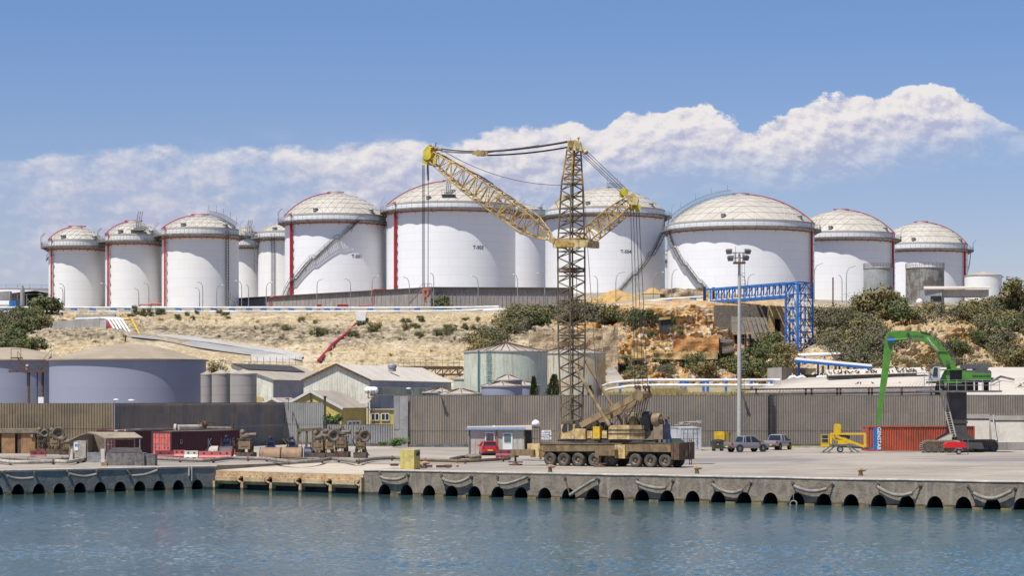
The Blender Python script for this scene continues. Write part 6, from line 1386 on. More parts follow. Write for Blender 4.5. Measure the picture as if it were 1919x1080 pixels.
# head carrying the jibs
m=MB(); cprism(m,[(1033,450),(1040,448),(1103,450),(1100,463),(1038,465)],.35,.6); cprism(m,[(1045,450),(1103,450),(1100,463),(1045,465)],2.4,2.65); cbox(m,1092,451,1103,463,.5,2.6); cbox(m,1036,453,1042,464,.5,2.6); m.box(LZ(1069,449),(2.9,2.2,.12),m=MC); hd=m.build('jib_head_frame',M['cry'],CR,smooth=0)
m=MB(); cprism(m,[(1040,453),(1076,455),(1074,463),(1042,463)],.30,.34); m.build('rust_panel',mat('orange_rust_panel',(.50,.34,.07),.7,c2=(.32,.16,.05),ns=2.2),hd,smooth=0)
j0=LZ(1028,447); j1=LZ(812,294)
jn=(j1-j0).normalized(); ju=jn.cross(v0_); ju=ju if ju.z>0 else -ju
m=MB(); lattice(m,LZ(1030,447),LZ(812,294),1.,1.,19,ju,rc=.062,rb=.028,taper=[(0,.9,.35),(.06,1.3,1.0),(.16,1.6,1.75),(.62,1.6,1.8),(.93,1.1,1.15),(1.,.9,.9)],X=False,hz=1); jb=m.build('main_jib',M['crj'],CR,smooth=40)
m=MB(); cprism(m,[(1027,452),(1032,440),(1040,447),(1037,458)],.3,.55); cprism(m,[(1027,452),(1032,440),(1040,447),(1037,458)],2.45,2.7); m.build('jib_foot',M['cry'],CR,smooth=0)
m=MB(); cprism(m,[(791,306),(793,283),(801,273),(808,276),(806,286),(800,309)],1.0,2.0); m.lathe(LZ(800,291,.9),[(0,0),(.42,0),(.42,.15),(0,.2)],16,axis=V((0,0,1)).rotation_difference(v0_).to_matrix()); cprism(m,[(811,300),(814,292),(818,297),(816,308),(811,307)],.8,.95); hh_=m.build('jib_nose',M['crY'],CR,smooth=40)
m=MB(); m.tube(LZ(816,274),LZ(817,267),.06,6); m.sphere(LZ(806,274),.16,6); m.sphere(LZ(812,277),.2,6); m.sphere(LZ(818,279),.2,6); m.path([LZ(812,277),LZ(822,280),LZ(828,281)],.12,6); m.build('nose_sheaves',M['cr'],hh_)
k0=LZ(1092,447); k1=LZ(1181,376)
kn=(k1-k0).normalized(); ku=kn.cross(v0_); ku=ku if ku.z>0 else -ku
m=MB(); lattice(m,LZ(1088,455),LZ(1184,376),1.,1.,11,ku,rc=.06,rb=.026,taper=[(0,1.1,.7),(.15,1.3,1.25),(.7,1.3,1.25),(1.,.9,.8)],X=False,hz=1); m.build('counter_jib',M['crj'],CR,smooth=40)
m=MB(); cprism(m,[(1176,366),(1186,362),(1196,374),(1194,384),(1182,384),(1177,376)],.8,1.); cprism(m,[(1176,366),(1186,362),(1196,374),(1194,384),(1182,384),(1177,376)],2.0,2.2); m.tube(LZ(1186,372,.8),LZ(1186,372,2.2),.25,12)
cn=m.build('counter_jib_nose',M['cry'],CR,smooth=40)
for (x,y) in ((1169,359),(1173,361),(1166,363),(1184,388),(1196,390),(1188,385)):
    m=MB(); q=LZ(x,y,1.2 if y<370 else 1.6); m.prism([q+V((-.25,0,-.25)),q+V((.12,0,-.35)),q+V((.25,0,.2)),q+V((0,0,.38)),q+V((-.22,0,.2))],(0,.25,0)); m.build('yellow_shackle',M['crY'],cn,smooth=0)
# top of the mast
m=MB(); cprism(m,[(1063,282),(1064,263),(1078,262),(1087,266),(1091,283),(1080,282)],.9,1.1); cprism(m,[(1063,282),(1064,263),(1078,262),(1087,266),(1091,283),(1080,282)],1.9,2.1); m.tube(LZ(1071,270,.8),LZ(1071,270,2.2),.3,14); m.tube(LZ(1083,273,.8),LZ(1083,273,2.2),.26,14); m.tube(LZ(1084,264),LZ(1084,258),.06,6); m.sphere(LZ(1084,258),.12,5); m.tube(LZ(1069,262),LZ(1069,257),.03,6); m.sphere(LZ(1098,285),.22,6); m.sphere(LZ(1093,282),.2,6); m.build('mast_cap',M['cry'],CR,smooth=40)
# ropes
def rope(name,pts,r=.035,sag=0.,mt='rope',parent=CR):
    pts=[V(p) for p in pts]
    if sag and len(pts)==2: p,q=pts; pts=[p.lerp(q,i/10)-V((0,0,sag*4*(i/10)*(1-i/10))) for i in range(11)]
    m=MB(); m.path(pts,r,6); m.build(name,M[mt],parent)
rope('luffing_rope',[LZ(910,284,1.4),LZ(1063,265.5,1.4)],.10,.12); rope('luffing_rope',[LZ(913,291,1.6),LZ(1063,276,1.6)],.075,.15); rope('luffing_rope',[LZ(910,287,1.2),LZ(1010,272,1.2)],.03,.0)
for dy,vv in ((0,1.1),(1.5,1.9),(4,1.3),(6,1.8)): rope('pendant_rope',[LZ(826,278+dy,vv),LZ(888,283+dy*.6,vv)],.035,.05)
m=MB()
for x,rr in ((888,.2),(896,.3),(904,.3),(909,.26)): m.tube(LZ(x,286.5+(x-888)*.05,1.1),LZ(x,286.5+(x-888)*.05,1.9),rr,12)
cbox(m,887,283,911,289,1.2,1.25); m.build('pulley_block',M['cry'],CR)
rope('guy_rope',[LZ(834,285,1.5),LZ(1053,347,1.5)],.03,.75)
for vv,o in ((1.0,0),(1.3,3),(1.8,7),(2.1,11)): rope('backstay_rope',[LZ(1090+o*.3,290-o*1.2,vv),LZ(1165+o*.9,362-o*.6,vv)],.03)
for k,(xa,xb) in enumerate(((1182,1190),(1187,1196),(1192,1205),(1197,1214))): rope('counterweight_rope',[LZ(xa,392,1.+.3*k),LZ(xb,728,1.+.3*k)],.032)
rope('control_rope',[LZ(1090,300,1.5),LZ(1108,560,1.5),LZ(1120,748,1.5)],.025)
for k,xa in enumerate((791.5,793.3,795.2)): rope('hoist_rope',[LZ(xa,309,1.3+.15*k),LZ(xa+.3,540,1.3+.15*k)],.028)
rope('hoist_rope',[LZ(801.5,309,1.5),LZ(802.5,338,1.5)],.09); rope('hoist_rope',[LZ(802.5,338,1.5),LZ(802.2,540,1.5)],.035)
m=MB(); cprism(m,[(790.5,543),(793,540),(801,540),(804,543),(803,551),(799,557),(796,557),(791.5,550)],1.3,1.7); m.tube(LZ(797.3,557,1.5),LZ(797.3,561,1.5),.09,8); m.path([LZ(797.3,561,1.5),LZ(795.8,563,1.5),LZ(796.2,566,1.5),LZ(798.2,566.5,1.5),LZ(799,564.5,1.5)],.07,6); hb=m.build('hook_block',mat('dull_red_hook',(.42,.15,.10),.6,c2=(.28,.10,.07),ns=2),CR,smooth=30)
m=MB(); m.tube(LZ(797.5,547,1.24),LZ(797.5,547,1.3),.12,12); m.build('sheave_pin',M['dark_steel'],hb)
# A-frame with its pulleys and struts
m=MB(); m.beam(LZ(1089,798,.3),LZ(1196,741,.3),.34,.5); m.beam(LZ(1118,795,2.4),LZ(1210,744,2.4),.3,.45); m.beam(LZ(1134,774,.5),LZ(1147,776,2.3),.15,.25); m.beam(LZ(1130,776,.3),LZ(1146,773,2.4),.15,.3); m.build('a_frame_arm',M['cr'],CR,smooth=0)
m=MB(); m.tube(LZ(1195,740.5,-.1),LZ(1216,741,2.7),.3,14); m.tube(LZ(1195,740.5,-.2),LZ(1195,740.5,.5),.46,18); 
m.build('a_frame_pulleys',M['cr'],CR)
for (x,vv) in ((1193,.6),(1199,1.0),(1209,1.8),(1216,2.2)):
    m=MB(); p,q=LZ(x,724,vv),LZ(x+.6,737,vv); m.tube(p+V((-.05,-.1,-.1)),p+V((-.05,.1,-.1)),.18,10); m.beam(p,q,.16,.1); m.tube(q+V((0,-.1,0)),q+V((0,.1,0)),.2,10); m.build('tackle_block',M['rust'],CR)
m=MB(); m.tube(LZ(1072,678,.9),LZ(1142,798,.0),.15,10); m.tube(LZ(1097,676,2.1),LZ(1168,796,2.9),.14,10); m.tube(LZ(1168,795,2.9),LZ(1166,799,2.9),.2,8); m.build('mast_strut',M['cr'],CR)
for k in range(6): rope('reeving_rope',[LZ(1193+k*4.5,748,.5+.35*k),LZ(1186+k*3.2,800,.8+.25*k)],.035)
rope('reeving_rope',[LZ(1184,748,.5),LZ(1150,796,.5)],.03); rope('reeving_rope',[LZ(1195,752,.8),LZ(1168,797,.8)],.03)
# ================================================================= things on the quay
ordn=['first','second','third','fourth','fifth','sixth','seventh','eighth','ninth','tenth']
def fender(label,p0,n,d,eL,eR,tub,hang=None):
    """eL,eR: picture points of the eye plates; tub: picture points along the rubber tube"""
    pe=[PL(*q,p0+n*.1,n) for q in (eL,eR)]; pt=[PL(*q,p0+n*.34,n) for q in tub]
    t=thing('quay_fender',label,'fender',(pt[len(pt)//2])); 
    # smooth tube through the points
    pts=[]
    for i in range(len(pt)-1):
        a=pt[max(0,i-1)];b=pt[i];c=pt[i+1];e=pt[min(len(pt)-1,i+2)]
        for k in range(5):
            s=k/5; pts.append(.5*((2*b)+(c-a)*s+(2*a-5*b+4*c-e)*s*s+(3*b-a-3*c+e)*s**3))
    pts.append(pt[-1]); m=MB(); m.path(pts,.135,12); m.build('rubber_tube',M['rubber_fender'],t)
    m=MB()
    for p,dd in ((pts[0],pts[0]-pts[1]),(pts[-1],pts[-1]-pts[-2])): dd.normalize(); m.tube(p-dd*.03,p+dd*.012,.085,12)
    m.build('tube_bore',M['void'],t)
    for e,q in ((pe[0],pts[0]),(pe[1],pts[-1])):
        m=MB(); k=max(3,int((q-e).length/.11)); 
        for i in range(k+1): c=e.lerp(q,i/k); m.box(c,(.09 if i%2 else .05,.05 if i%2 else .09,.13))
        m.build('chain',M['crg'],t,smooth=0)
    for e in pe:
        m=MB(); m.lathe(e-n*.12,[(0,.02),(.19,.02),(.19,.0)],14,axis=V((0,0,1)).rotation_difference(n).to_matrix()); m.build('eye_recess',M['void'],t); m=MB()
        rg=[e-n*.02+d*(.10*math.cos(a))+V((0,0,.10*math.sin(a))) for a in [2*PI*i/12 for i in range(12)]]; m.path(rg,.035,6,closed=True); m.build('eye_ring',M['rubber_fender'],t)
FR=[((711,887),(764,889),[(712,894),(722,898),(738,899.5),(750,898),(759,894)]),
((826,890),(883,893),[(829,898),(840,903),(855,905),(868,902),(880,896)]),
((931,893),(990,896),[(933,906),(945,908),(960,905),(974,900),(987,895)]),
((1058,895),(1121,898),[(1068,929),(1080,921),(1096,911),(1107,904),(1116,900)]),
((1193,898),(1260,900.5),[(1192,904),(1203,909),(1220,914),(1236,916),(1248,915)]),
((1335,901),(1406,904),[(1334,908),(1346,917),(1362,923),(1377,924),(1392,919)]),
((1485,904.5),(1560,907),[(1488,912),(1500,917),(1516,921),(1533,921),(1550,917)]),
((1645,907),(1724,910),[(1644,913),(1657,921),(1675,928),(1692,929),(1710,925)]),
((1814,910),(1902,915),[(1824,925),(1836,931),(1852,935),(1870,933),(1896,921)])]
for i,(a,b,c) in enumerate(FR):
    lab=f'grey rubber fender sagging on chains, {ordn[i]} from the left on the right quay' if i!=3 else 'grey rubber fender with one end dropped to the water near the crane'
    fender(lab,QC,nCD,dCD,a,b,c)
FL=[((6,886),(65,886),[(13,893),(25,897),(40,898.5),(52,898),(62,896.5)]),((127,884.5),(182,884),[(129,889),(140,892),(155,894),(168,893),(180,890)]),((240,883.5),(296,880),[(247,893),(256,892.5),(270,891),(282,887.5),(294,883)])]
for i,(a,b,c) in enumerate(FL): fender(f'grey rubber fender on chains, {ordn[i]} from the left on the left quay',QA0,nAB,dAB,a,b,c)
m=MB(); c=PL(1487,945,QC+nCD*.3,nCD); m.path([c+dCD*(.26*math.cos(a))+V((0,0,.22*math.sin(a))) for a in [2*PI*i/16 for i in range(16)]],.06,7,closed=True); m.path([c+V((0,0,.25)),PL(1487,918,QC+nCD*.3,nCD)],.03,5); tag(m.build('mooring_ring',M['rubber_fender']),'thick ring hanging at the waterline below the seventh fender','ring')
for px,l in ((354,'left one'),(359,'right one')):
    m=MB(); a,b=PL(px,874,QA0+nAB*.1,nAB),PL(px,892 if px<357 else 902,QA0+nAB*.1,nAB); m.beam(a,b,.12,.1); tag(m.build('rubbing_strip',M['coping'],smooth=0),f'pale vertical timber strip on the left quay face, {l} of a pair','strip')
def bollard(px,py,label):
    p=G(px,py); t=thing('bollard',label,'bollard',p); m=MB(); m.lathe(p,[(.19,0),(.17,.12),(.13,.3),(.15,.38)],14); m.build('post',M['rust'],t); m=MB(); m.path([p+V((-.2,0,.42)),p+V((0,0,.46)),p+V((.3,0,.44)),p+V((.44,0,.47))],[.15,.17,.11,.05],10); m.build('head',mat('tan_bollard',(.40,.28,.15),.7,c2=(.28,.19,.10),ns=4),t)
for x,y,l in ((1031,885.5,'rusty tan bollard on the quay edge below the crane'),(1306,888.5,'rusty tan bollard on the quay edge right of the crane'),(1613,892.5,'rusty tan bollard on the quay edge near the yellow trailer lift'),(796,878.5,'small rusty bollard right of the yellow concrete block')): bollard(x,y,l)
# yellow block
def rotbox(name,label,cat,px,py,w,d,h,rz,mt,z=0.,lid=None):
    p=G(px,py); m=MB(); m.box(V((w/2,d/2,h/2+z)),(w,d,h)); m.xf(Matrix.Rotation(rz,3,'Z')); m.v=[q+p for q in m.v]; return tag(m.build(name,mt,smooth=0),label,cat)
M['oldyellow']=mat('worn_yellow_concrete',(.66,.54,.16),.8,c2=(.52,.42,.14),ns=1.5,streak=(.38,.30,.14),sa=.55,bump=.03,lo=.5,hi=.6)
p=G(776,880.5); t=thing('concrete_block','worn yellow concrete block standing on the quay edge','block',p); m=MB(); a=V((-1.16,.25,0)); b=V((.46,.95,0)); h=1.62
m.prism([p,p+b,p+a+b,p+a],(0,0,h)); m.build('body',M['oldyellow'],t,smooth=0); m=MB(); m.tube(p+b*.5+V((0,0,1.3)),p+b*.5+V((.12,-.08,1.3)),.2,14); m.build('round_plug',M['void'],t)
m=MB(); rnd=random.Random(2)
for k in range(9): q=G(rnd.uniform(735,845),rnd.uniform(874,878)); m.box(q+V((0,0,.1)),(rnd.uniform(.3,1.1),.3,.2),rz=rnd.random())
tag(m.build('scrap_pile',M['rust'],smooth=0),'low dark scrap lying around the yellow block','scrap')
# hoses along the quay
def hose(name,label,pts,r,mt='rubber_fender',posts=()):
    t=thing(name,label,'hose',G(*pts[0])); w=[G(*q)+V((0,0,r+.02+(q[2] if len(q)>2 else 0))) if False else G(q[0],q[1])+V((0,0,r+.1)) for q in pts]; pp=[]
    for i in range(len(w)-1):
        a=w[max(0,i-1)];b=w[i];c=w[i+1];e=w[min(len(w)-1,i+2)]
        for k in range(6): s=k/6; pp.append(.5*((2*b)+(c-a)*s+(2*a-5*b+4*c-e)*s*s+(3*b-a-3*c+e)*s**3))
    pp.append(w[-1]); m=MB(); m.path(pp,r,9); m.build('tube',M[mt],t)
    for i,x in enumerate(posts): 
        q=pp[min(len(pp)-1,int(x*len(pp)))]; m=MB(); m.box(V((q.x,q.y,.12)),(.16,.5,.26)); m.tube(q-V((.08,0,0)),q+V((.08,0,0)),r*1.35,10); m.build('clamp',M['rust'],t)
hose('delivery_hose','long grey hose snaking from the hut past the rusty grabs',[(287,865),(330,867),(375,869),(400,868),(430,864.5),(465,865),(500,866),(525,870),(560,872),(595,870),(620,866),(650,869),(672,871),(700,866),(740,864),(752,865)],.17,posts=(.08,.2,.33,.4,.5,.62,.7,.8,.92))
hose('delivery_hose','dark grey hose lying between the yellow block and the crane',[(786,868),(830,869),(872,870),(910,868),(955,865)],.15,'crg',posts=(.1,.5,.9))
hose('delivery_hose','shorter hose with coupled end left of the red car',[(845,866.5),(868,862),(885,863),(900,862)],.16,'crg',posts=(.95,))
hose('delivery_hose','thin hose behind the long one near the rusty grabs',[(520,865),(540,866.5),(570,863.5),(600,864)],.09)
hose('delivery_hose','front pale hose lying left of the canopy hut',[(-20,867),(15,872),(40,873),(100,871.5),(128,872),(150,868),(178,864)],.18,'coping',posts=(.2,.5,.8))
hose('delivery_hose','middle hose of the bundle left of the canopy hut',[(-20,863),(20,864.5),(60,867),(95,867),(125,866),(140,862),(156,861)],.17,'rubber_fender',posts=(.3,.6))
hose('delivery_hose','rear thin hose of the bundle left of the canopy hut',[(-20,860),(60,861),(120,862),(135,861)],.1,'rubber_fender')
# barriers
def barrier(label,px,py,w,rz,mt,holes=True):
    p=G(px,py); t=thing('road_barrier',label,'barrier',p,rz); m=MB(); L=w
    pr=[(-.28,0),(-.28,.22),(-.12,.42),(-.09,.8),(.09,.8),(.12,.42),(.28,.22),(.28,0)]
    m.prism([(0,y,z) for y,z in pr],(L,0,0)); m.build('body',M[mt],t,local=True,smooth=0)
    if holes:
        m=MB()
        for k in range(2): m.box((L*(.28+.44*k),-.285,.1),(.3,.03,.14)); m.box((L*(.28+.44*k),-.115,.6),(.16,.03,.16))
        m.build('slots',M['void'],t,local=True,smooth=0)
M['barred']=mat('faded_red_plastic',(.50,.13,.12),.6,c2=(.40,.10,.10),ns=2); M['barwh']=mat('dusty_white_plastic',(.62,.58,.50),.6,c2=(.5,.46,.4),ns=2); M['bardk']=mat('dark_red_plastic',(.22,.04,.045),.6,c2=(.15,.03,.035),ns=2)
for (l,x,y,w,rz,mt) in (('dark red barrier against the pink container doors',291,861,1.75,.05,'bardk'),('pale red barrier left of the white one',325,859.5,1.15,0,'barred'),('white plastic barrier between two red ones',346,861,1.3,0,'barwh'),('pale red barrier right of the white one',373,862,1.7,0,'barred'),('pale red barrier at the right end of the row',405,862,1.45,-.05,'barred'),('dark red barrier alone near the wooden sheds',57,861,1.5,0,'bardk'),('low dark red barrier beside the red car',929,858.5,1.7,0,'bardk')): barrier(l,x,y,w,rz,mt)
# ---------------------------------------------------------------- containers
def container(label,corner,ux,L,mt,endmt,name='shipping_container',H=2.6,Wd=2.44,deco=None):
    """corner: near bottom corner, ux: direction of the long side; the end with doors is at the corner"""
    ux=V(ux).normalized(); uy=V((-ux.y,ux.x,0)); t=thing(name,label,'container',corner); c=V(corner); q=lambda a,b,z:c+ux*a+uy*b+V((0,0,z))
    m=MB(); k=int(L/.28); pr=[]
    for i in range(k):
        for f,o in ((0,0),(.25,0),(.42,1),(.83,1)): pr.append(((i+f)*L/k,.07*o))
    pr.append((L,0)); pr=[(.12+a*(L-.24)/L,o) for a,o in pr]
    for side in (0,1):
        vs=[]
        for a,o in pr: vs+=[q(a,(.03+o) if side==0 else Wd-.03-o,.14),q(a,(.03+o) if side==0 else Wd-.03-o,H-.1)]
        m.add(vs,[(2*i,2*i+2,2*i+3,2*i+1) for i in range(len(pr)-1)])
    m.poly([q(L-.03,0.05,.1),q(L-.03,Wd-.05,.1),q(L-.03,Wd-.05,H-.05),q(L-.03,.05,H-.05)]); m.build('body',mt,t,smooth=0)
    m=MB(); m.poly([q(.0,0,H-.02),q(L,0,H-.02),q(L,Wd,H-.02),q(0,Wd,H-.02)]); m.build('roof',M['roofdust'] if mt is not M.get('wht') else M['barwh'],t,smooth=0)
    m=MB()
    for a in (.07,L-.07):
        for b in (.07,Wd-.07): m.beam(q(a,b,0),q(a,b,H),.16,.16,up=ux)
    for b in (.05,Wd-.05):
        for z in (.09,H-.06): m.beam(q(.14,b,z),q(L-.14,b,z),.1,.13)
    for a in (.05,L-.05): m.beam(q(a,.14,.09),q(a,Wd-.14,.09),.1,.15); m.beam(q(a,.14,H-.07),q(a,Wd-.14,H-.07),.1,.13)
    m.build('frame',mt,t,smooth=0)
    for k_,(b0,b1) in enumerate(((.15,Wd/2-.01),(Wd/2+.01,Wd-.15))):
        m=MB(); m.prism([q(.05,b0,.18),q(.05,b1,.18),q(.05,b1,H-.14),q(.05,b0,H-.14)],ux*.05)
        for z in (.75,1.35,1.95): m.prism([q(.03,b0+.08,z),q(.03,b1-.08,z),q(.03,b1-.08,z+.08),q(.03,b0+.08,z+.08)],ux*.03)
        d=m.build('door',endmt,t,smooth=0); m=MB()
        for f in (.3,.72): b=b0+(b1-b0)*f; m.tube(q(.0,b,.2),q(.0,b,H-.15),.025,6); m.box(q(-.01,b,1.1),(.05,.22,.06),rz=math.atan2(ux.y,ux.x))
        m.build('lock_bars',M['galv'] if endmt is not M['barred'] else M['bardk'],d,smooth=0)
    return t,q
M['maroon']=mat('maroon_container_paint',(.105,.028,.035),.55,c2=(.08,.03,.035),ns=.8,streak=(.07,.03,.03),sa=.5)
M['pink']=mat('bleached_red_doors',(.62,.15,.13),.55,c2=(.52,.12,.11),ns=2)
M['redc']=mat('orange_red_container_paint',(.44,.095,.05),.6,c2=(.34,.085,.05),ns=.5,streak=(.16,.06,.045),sa=.75)
M['redc2']=mat('bright_red_door_paint',(.55,.11,.08),.6,c2=(.46,.10,.08),ns=1,streak=(.25,.08,.07))
M['wht']=mat('grey_white_container_paint',(.50,.51,.53),.6,c2=(.42,.43,.45),ns=.8,streak=(.3,.26,.22),sa=.5)
def side_text(s,size,q,a,z,mt,parent,rot=0,b=-.01,name='lettering',bold=True,sp=1.):
    vs,fs=text_faces(s,size,bold,sp); m=MB(); cr_,sr=math.cos(rot),math.sin(rot)
    m.add([q(a+v_.x*cr_-v_.y*sr,b,z+v_.x*sr+v_.y*cr_) for v_ in vs],fs); return m.build(name,mt,parent,smooth=0)
M['fadedwh']=mat('faded_white_letters',(.42,.36,.38),.7,c2=(.25,.18,.19),ns=2.5)
th=R(60.8); c0=G(321,858.8); MCn,qf=container('maroon shipping container with bleached red doors beside the barriers',c0,(math.cos(th),math.sin(th),0),12.19,M['maroon'],M['pink'])
side_text('K',1.15,qf,6.2,1.35,M['fadedwh'],MCn); side_text('LINE',1.0,qf,9.2,1.4,mat('nearly_worn_letters',(.24,.15,.16),.7),MCn,sp=1.3); side_text('D',.62,qf,1.6,1.55,M['fadedwh'],MCn)
c0=G(216,854.5); container('dark maroon container half hidden behind the canopy hut',c0,(math.cos(th),math.sin(th),0),12.19,M['maroon'],M['maroon'])
th2=R(7); c0=G(1626,846.2); RCn,qr=container('long orange red container behind the yellow trailer lift',c0,(math.cos(th2),math.sin(th2),0),12.19,M['redc'],M['redc2'],H=2.75)
m=MB(); m.prism([qr(.65,-.005,.15),qr(1.15,-.005,.15),qr(1.15,-.005,2.6),qr(.65,-.005,2.6)],(0,-.004,0)); m.build('blue_stripe',M['blue'],RCn,smooth=0)
m=MB(); m.prism([qr(1.15,-.005,.15),qr(1.22,-.005,.15),qr(1.22,-.005,2.6),qr(1.15,-.005,2.6)],(0,-.004,0)); m.build('white_line',M['white'],RCn,smooth=0)
side_text('GENSTAR',.58,qr,1.28,1.38,M['white'],RCn,rot=-PI/2,b=-.03)
c0=G(1272,845.2)
t,qw=container('greyish white container with scrap planks on top right of the crane',G(1314,845.2),(-.09,1,0),6.06,M['wht'],M['wht'])
for o in [t]: pass
# its doors face the yard: build as a turned copy of the front
m=MB(); c1=G(1314,845.2)
rnd=random.Random(6)
for k in range(7): 
    z=2.6+.1+.07*k; m.beam(c0+V((rnd.uniform(-.6,.4),rnd.uniform(.3,1.6),z)),c0+V((rnd.uniform(2.,2.7),rnd.uniform(.2,1.8),z+rnd.uniform(.1,.55))),.3,.07)
tag(m.build('timber_scrap',M['coping'],smooth=0),'pale planks piled on top of the white container','planks')
# ---------------------------------------------------------------- items on and around the maroon container
t=thing('scrap_pipe','thick dusty pipe with fittings lying on the maroon container','pipe',P(355,803,226))
m=MB(); a,b=P(331,803,224),P(378,802.5,229); m.tube(a,b,.33,12); m.tube(a-V((.25,0,0)),a,.42,12); m.tube(b,P(432,803,234),.12,8); m.build('pipe_body',M['coping'],t)
m=MB(); m.tube(P(436,806,234),P(436,795,234),.14,10); m.build('rear_standpipe',M['rust'],t); m=MB(); m.tube(P(329,806,224),P(329,796,224),.16,10); m.build('front_standpipe',M['rust'],t); m=MB(); m.path([P(368,801,228),P(373,791,228),P(384,792,229),P(380,801,229)],.06,6); m.path([P(384,800,229),P(388,792,229),P(425,796,233)],.05,6); m.build('fittings',M['rust'],t); m=MB(); m.sphere(P(382,797,229),.4,8); m.build('valve_ball',M['rust'],t)
m=MB(); m.beam(P(217,808,220),P(262,806,224),.4,.15); m.beam(P(233,807,221),P(330,805,229),.35,.15); tag(m.build('timber_scrap',M['coping'],smooth=0),'pale boards lying on the half hidden maroon container','planks')
# ---------------------------------------------------------------- rusty grabs
M['grab']=mat('dusty_brown_steel',(.29,.185,.105),.65,c2=(.20,.125,.075),ns=1.2,streak=(.36,.26,.17),sa=.4)
def grab(label,px,py,L,r,mt,rz=0.,top=True):
    p=G(px,py); t=thing('clamshell_grab',label,'grab',p,rz); m=MB(); n=14
    pr=[(-r,0),(-r*1.02,r*.35)]+[(-r*math.cos(PI*k/n*.62),r*.55+r*1.05*math.sin(PI*k/n*.62)) for k in range(n+1)]; 
    pr=[(r*-1.,0.)]+[(-r*math.cos(a),.5*r+1.0*r*math.sin(a)) for a in [R(150-i*12) for i in range(0,1)]]+[(-r+ r*(1-math.cos(a)),.25*r+1.15*r*math.sin(a)) for a in [PI/2*k/8 for k in range(9)]]+[(r*.75,1.25*r),(r*.8,0)]
    m.prism([(0,y,z) for y,z in pr],(L,0,0)); m.build('shell',M[mt],t,local=True,smooth=40)
    m=MB(); 
    for x in (0.,L): m.prism([(x-.03,y*1.02,z*1.02) for y,z in pr],(.06,0,0))
    m.beam((0,-r*1.01,.1),(L,-r*1.01,.1),.08,.2); m.build('lip_plates',M['rust'],t,local=True,smooth=0)
    if top:
        m=MB(); c=L/2; m.beam((c-.5,0,1.3*r),(c-.15,0,1.3*r+.9),.1); m.beam((c+.5,0,1.3*r),(c+.15,0,1.3*r+.9),.1); m.beam((c-.3,0,1.3*r+.6),(c+.3,0,1.3*r+.6),.12,.1); m.sphere((c,0,1.3*r+1.),.18,6); m.prism([(c-.4,.05,1.3*r),(c+.4,.05,1.3*r),(c+.2,.05,1.3*r+.6),(c-.2,.05,1.3*r+.6)],(0,.1,0)); m.build('head_frame',M['darkblue'],t,local=True,smooth=0)
grab('brown half round grab shell, left of the touching pair',488,861,1.95,.8,'grab',0,True); grab('brown half round grab shell, right of the touching pair',528,861,1.95,.8,'grab',0,True)
grab('dusty beige grab shell behind the red barriers',377,856,1.75,.75,'coping',0,False); grab('dark grab shell right of the barriers',413,858,1.2,.8,'dark_steel',0,True); grab('dark blue grab behind the brown pair',571,858,1.2,.75,'darkblue',0,False); grab('small dark grab behind the row of barriers',398,850,1.6,.7,'dark_steel',0,True)
# rusty loading machines
M['mach']=mat('oily_rusty_steel',(.13,.095,.062),.7,c2=(.07,.055,.04),ns=3,streak=(.2,.12,.06)); M['mach2']=mat('oily_dusty_steel',(.20,.155,.105),.7,c2=(.10,.08,.06),ns=3)
def machine(label,px,py,h,seed,disc=0,left=False,cab=True,w=1.5):
    p=G(px,py); rnd=random.Random(seed); t=thing('loading_machine',label,'machine',p,rnd.uniform(-.3,.3))
    m=MB(); m.box((0,0,.28),(w,1.2,.56)); m.box((w*.28,-.2,.75),(.3,.5,.5)); m.build('base_block',M['mach'] if seed%2 else M['rust'],t,local=True,smooth=0)
    m=MB()
    for sx in (-.45,.45):
        for sy in (-.35,.35): m.beam((sx*w*.8,sy,.5),(sx*w*.6,sy,h*.62),.1)
    for z in (.9,h*.45,h*.62): 
        for sy in (-.35,.35): m.beam((-.4*w,sy,z),(.4*w,sy,z),.08)
        for sx in (-.38,.38): m.beam((sx*w,-.35,z),(sx*w,.35,z),.08)
    m.build('frame',M['mach'],t,local=True,smooth=0)
    if cab: m=MB(); m.box((.1,-.3,h*.42),(w*.62,.7,h*.26)); m.box((.1,-.67,h*.45),(w*.4,.04,h*.12)); m.build('cabinet',M['crb'],t,local=True,smooth=0)
    m=MB(); m.tube((-.3,0,h*.6),(-.3,0,h*.82),.26,10); m.sphere((-.3,0,h*.84),.3,6); m.tube((-.5,0,h*.74),(.6*w,0,h*.76),.2,10); m.lathe((.1,-.1,h*.7),[(.35,-.15),(.4,0),(.35,.15)],12)
    m.build('pump_body',M['mach2'],t,local=True)
    m=MB()
    for k in range(9): a=V((rnd.uniform(-.6,.6)*w,rnd.uniform(-.5,.3),h*rnd.uniform(.25,.8))); m.path([a,a+V((rnd.uniform(-.3,.3),-.2,-.4)),a+V((rnd.uniform(-.5,.5),0,-1.0*rnd.random()-.3))],.045,6)
    for k in range(4): a=V((rnd.uniform(-.5,.5),0,h*.8)); m.beam(a,a+V((rnd.uniform(-.4,.4),0,h*rnd.uniform(.1,.22))),.06)
    m.build('hoses_and_levers',M['black'] if seed%2 else M['dark_steel'],t,local=True,smooth=0)
    if disc:
        m=MB(); ax=V((.35,-1,0)).normalized(); rot=Z3.rotation_difference(ax).to_matrix(); c=V((-.5 if left else .45,-.45,h*.72)); m.lathe(c,[(disc*.45,0),(disc*.6,.05),(disc*.85,.04),(disc,.0),(disc,.16),(disc*.8,.22),(disc*.5,.14),(disc*.45,.1),(disc*.45,0)],24,axis=rot); m.build('hose_reel',M['mach2'],t,local=True); m=MB(); m.lathe(c,[(0,.02),(disc*.45,.02),(disc*.4,.1),(disc*.12,.12),(0,.12)],16,axis=rot); m.build('reel_hub',M['dark_steel'],t,local=True)
    return t
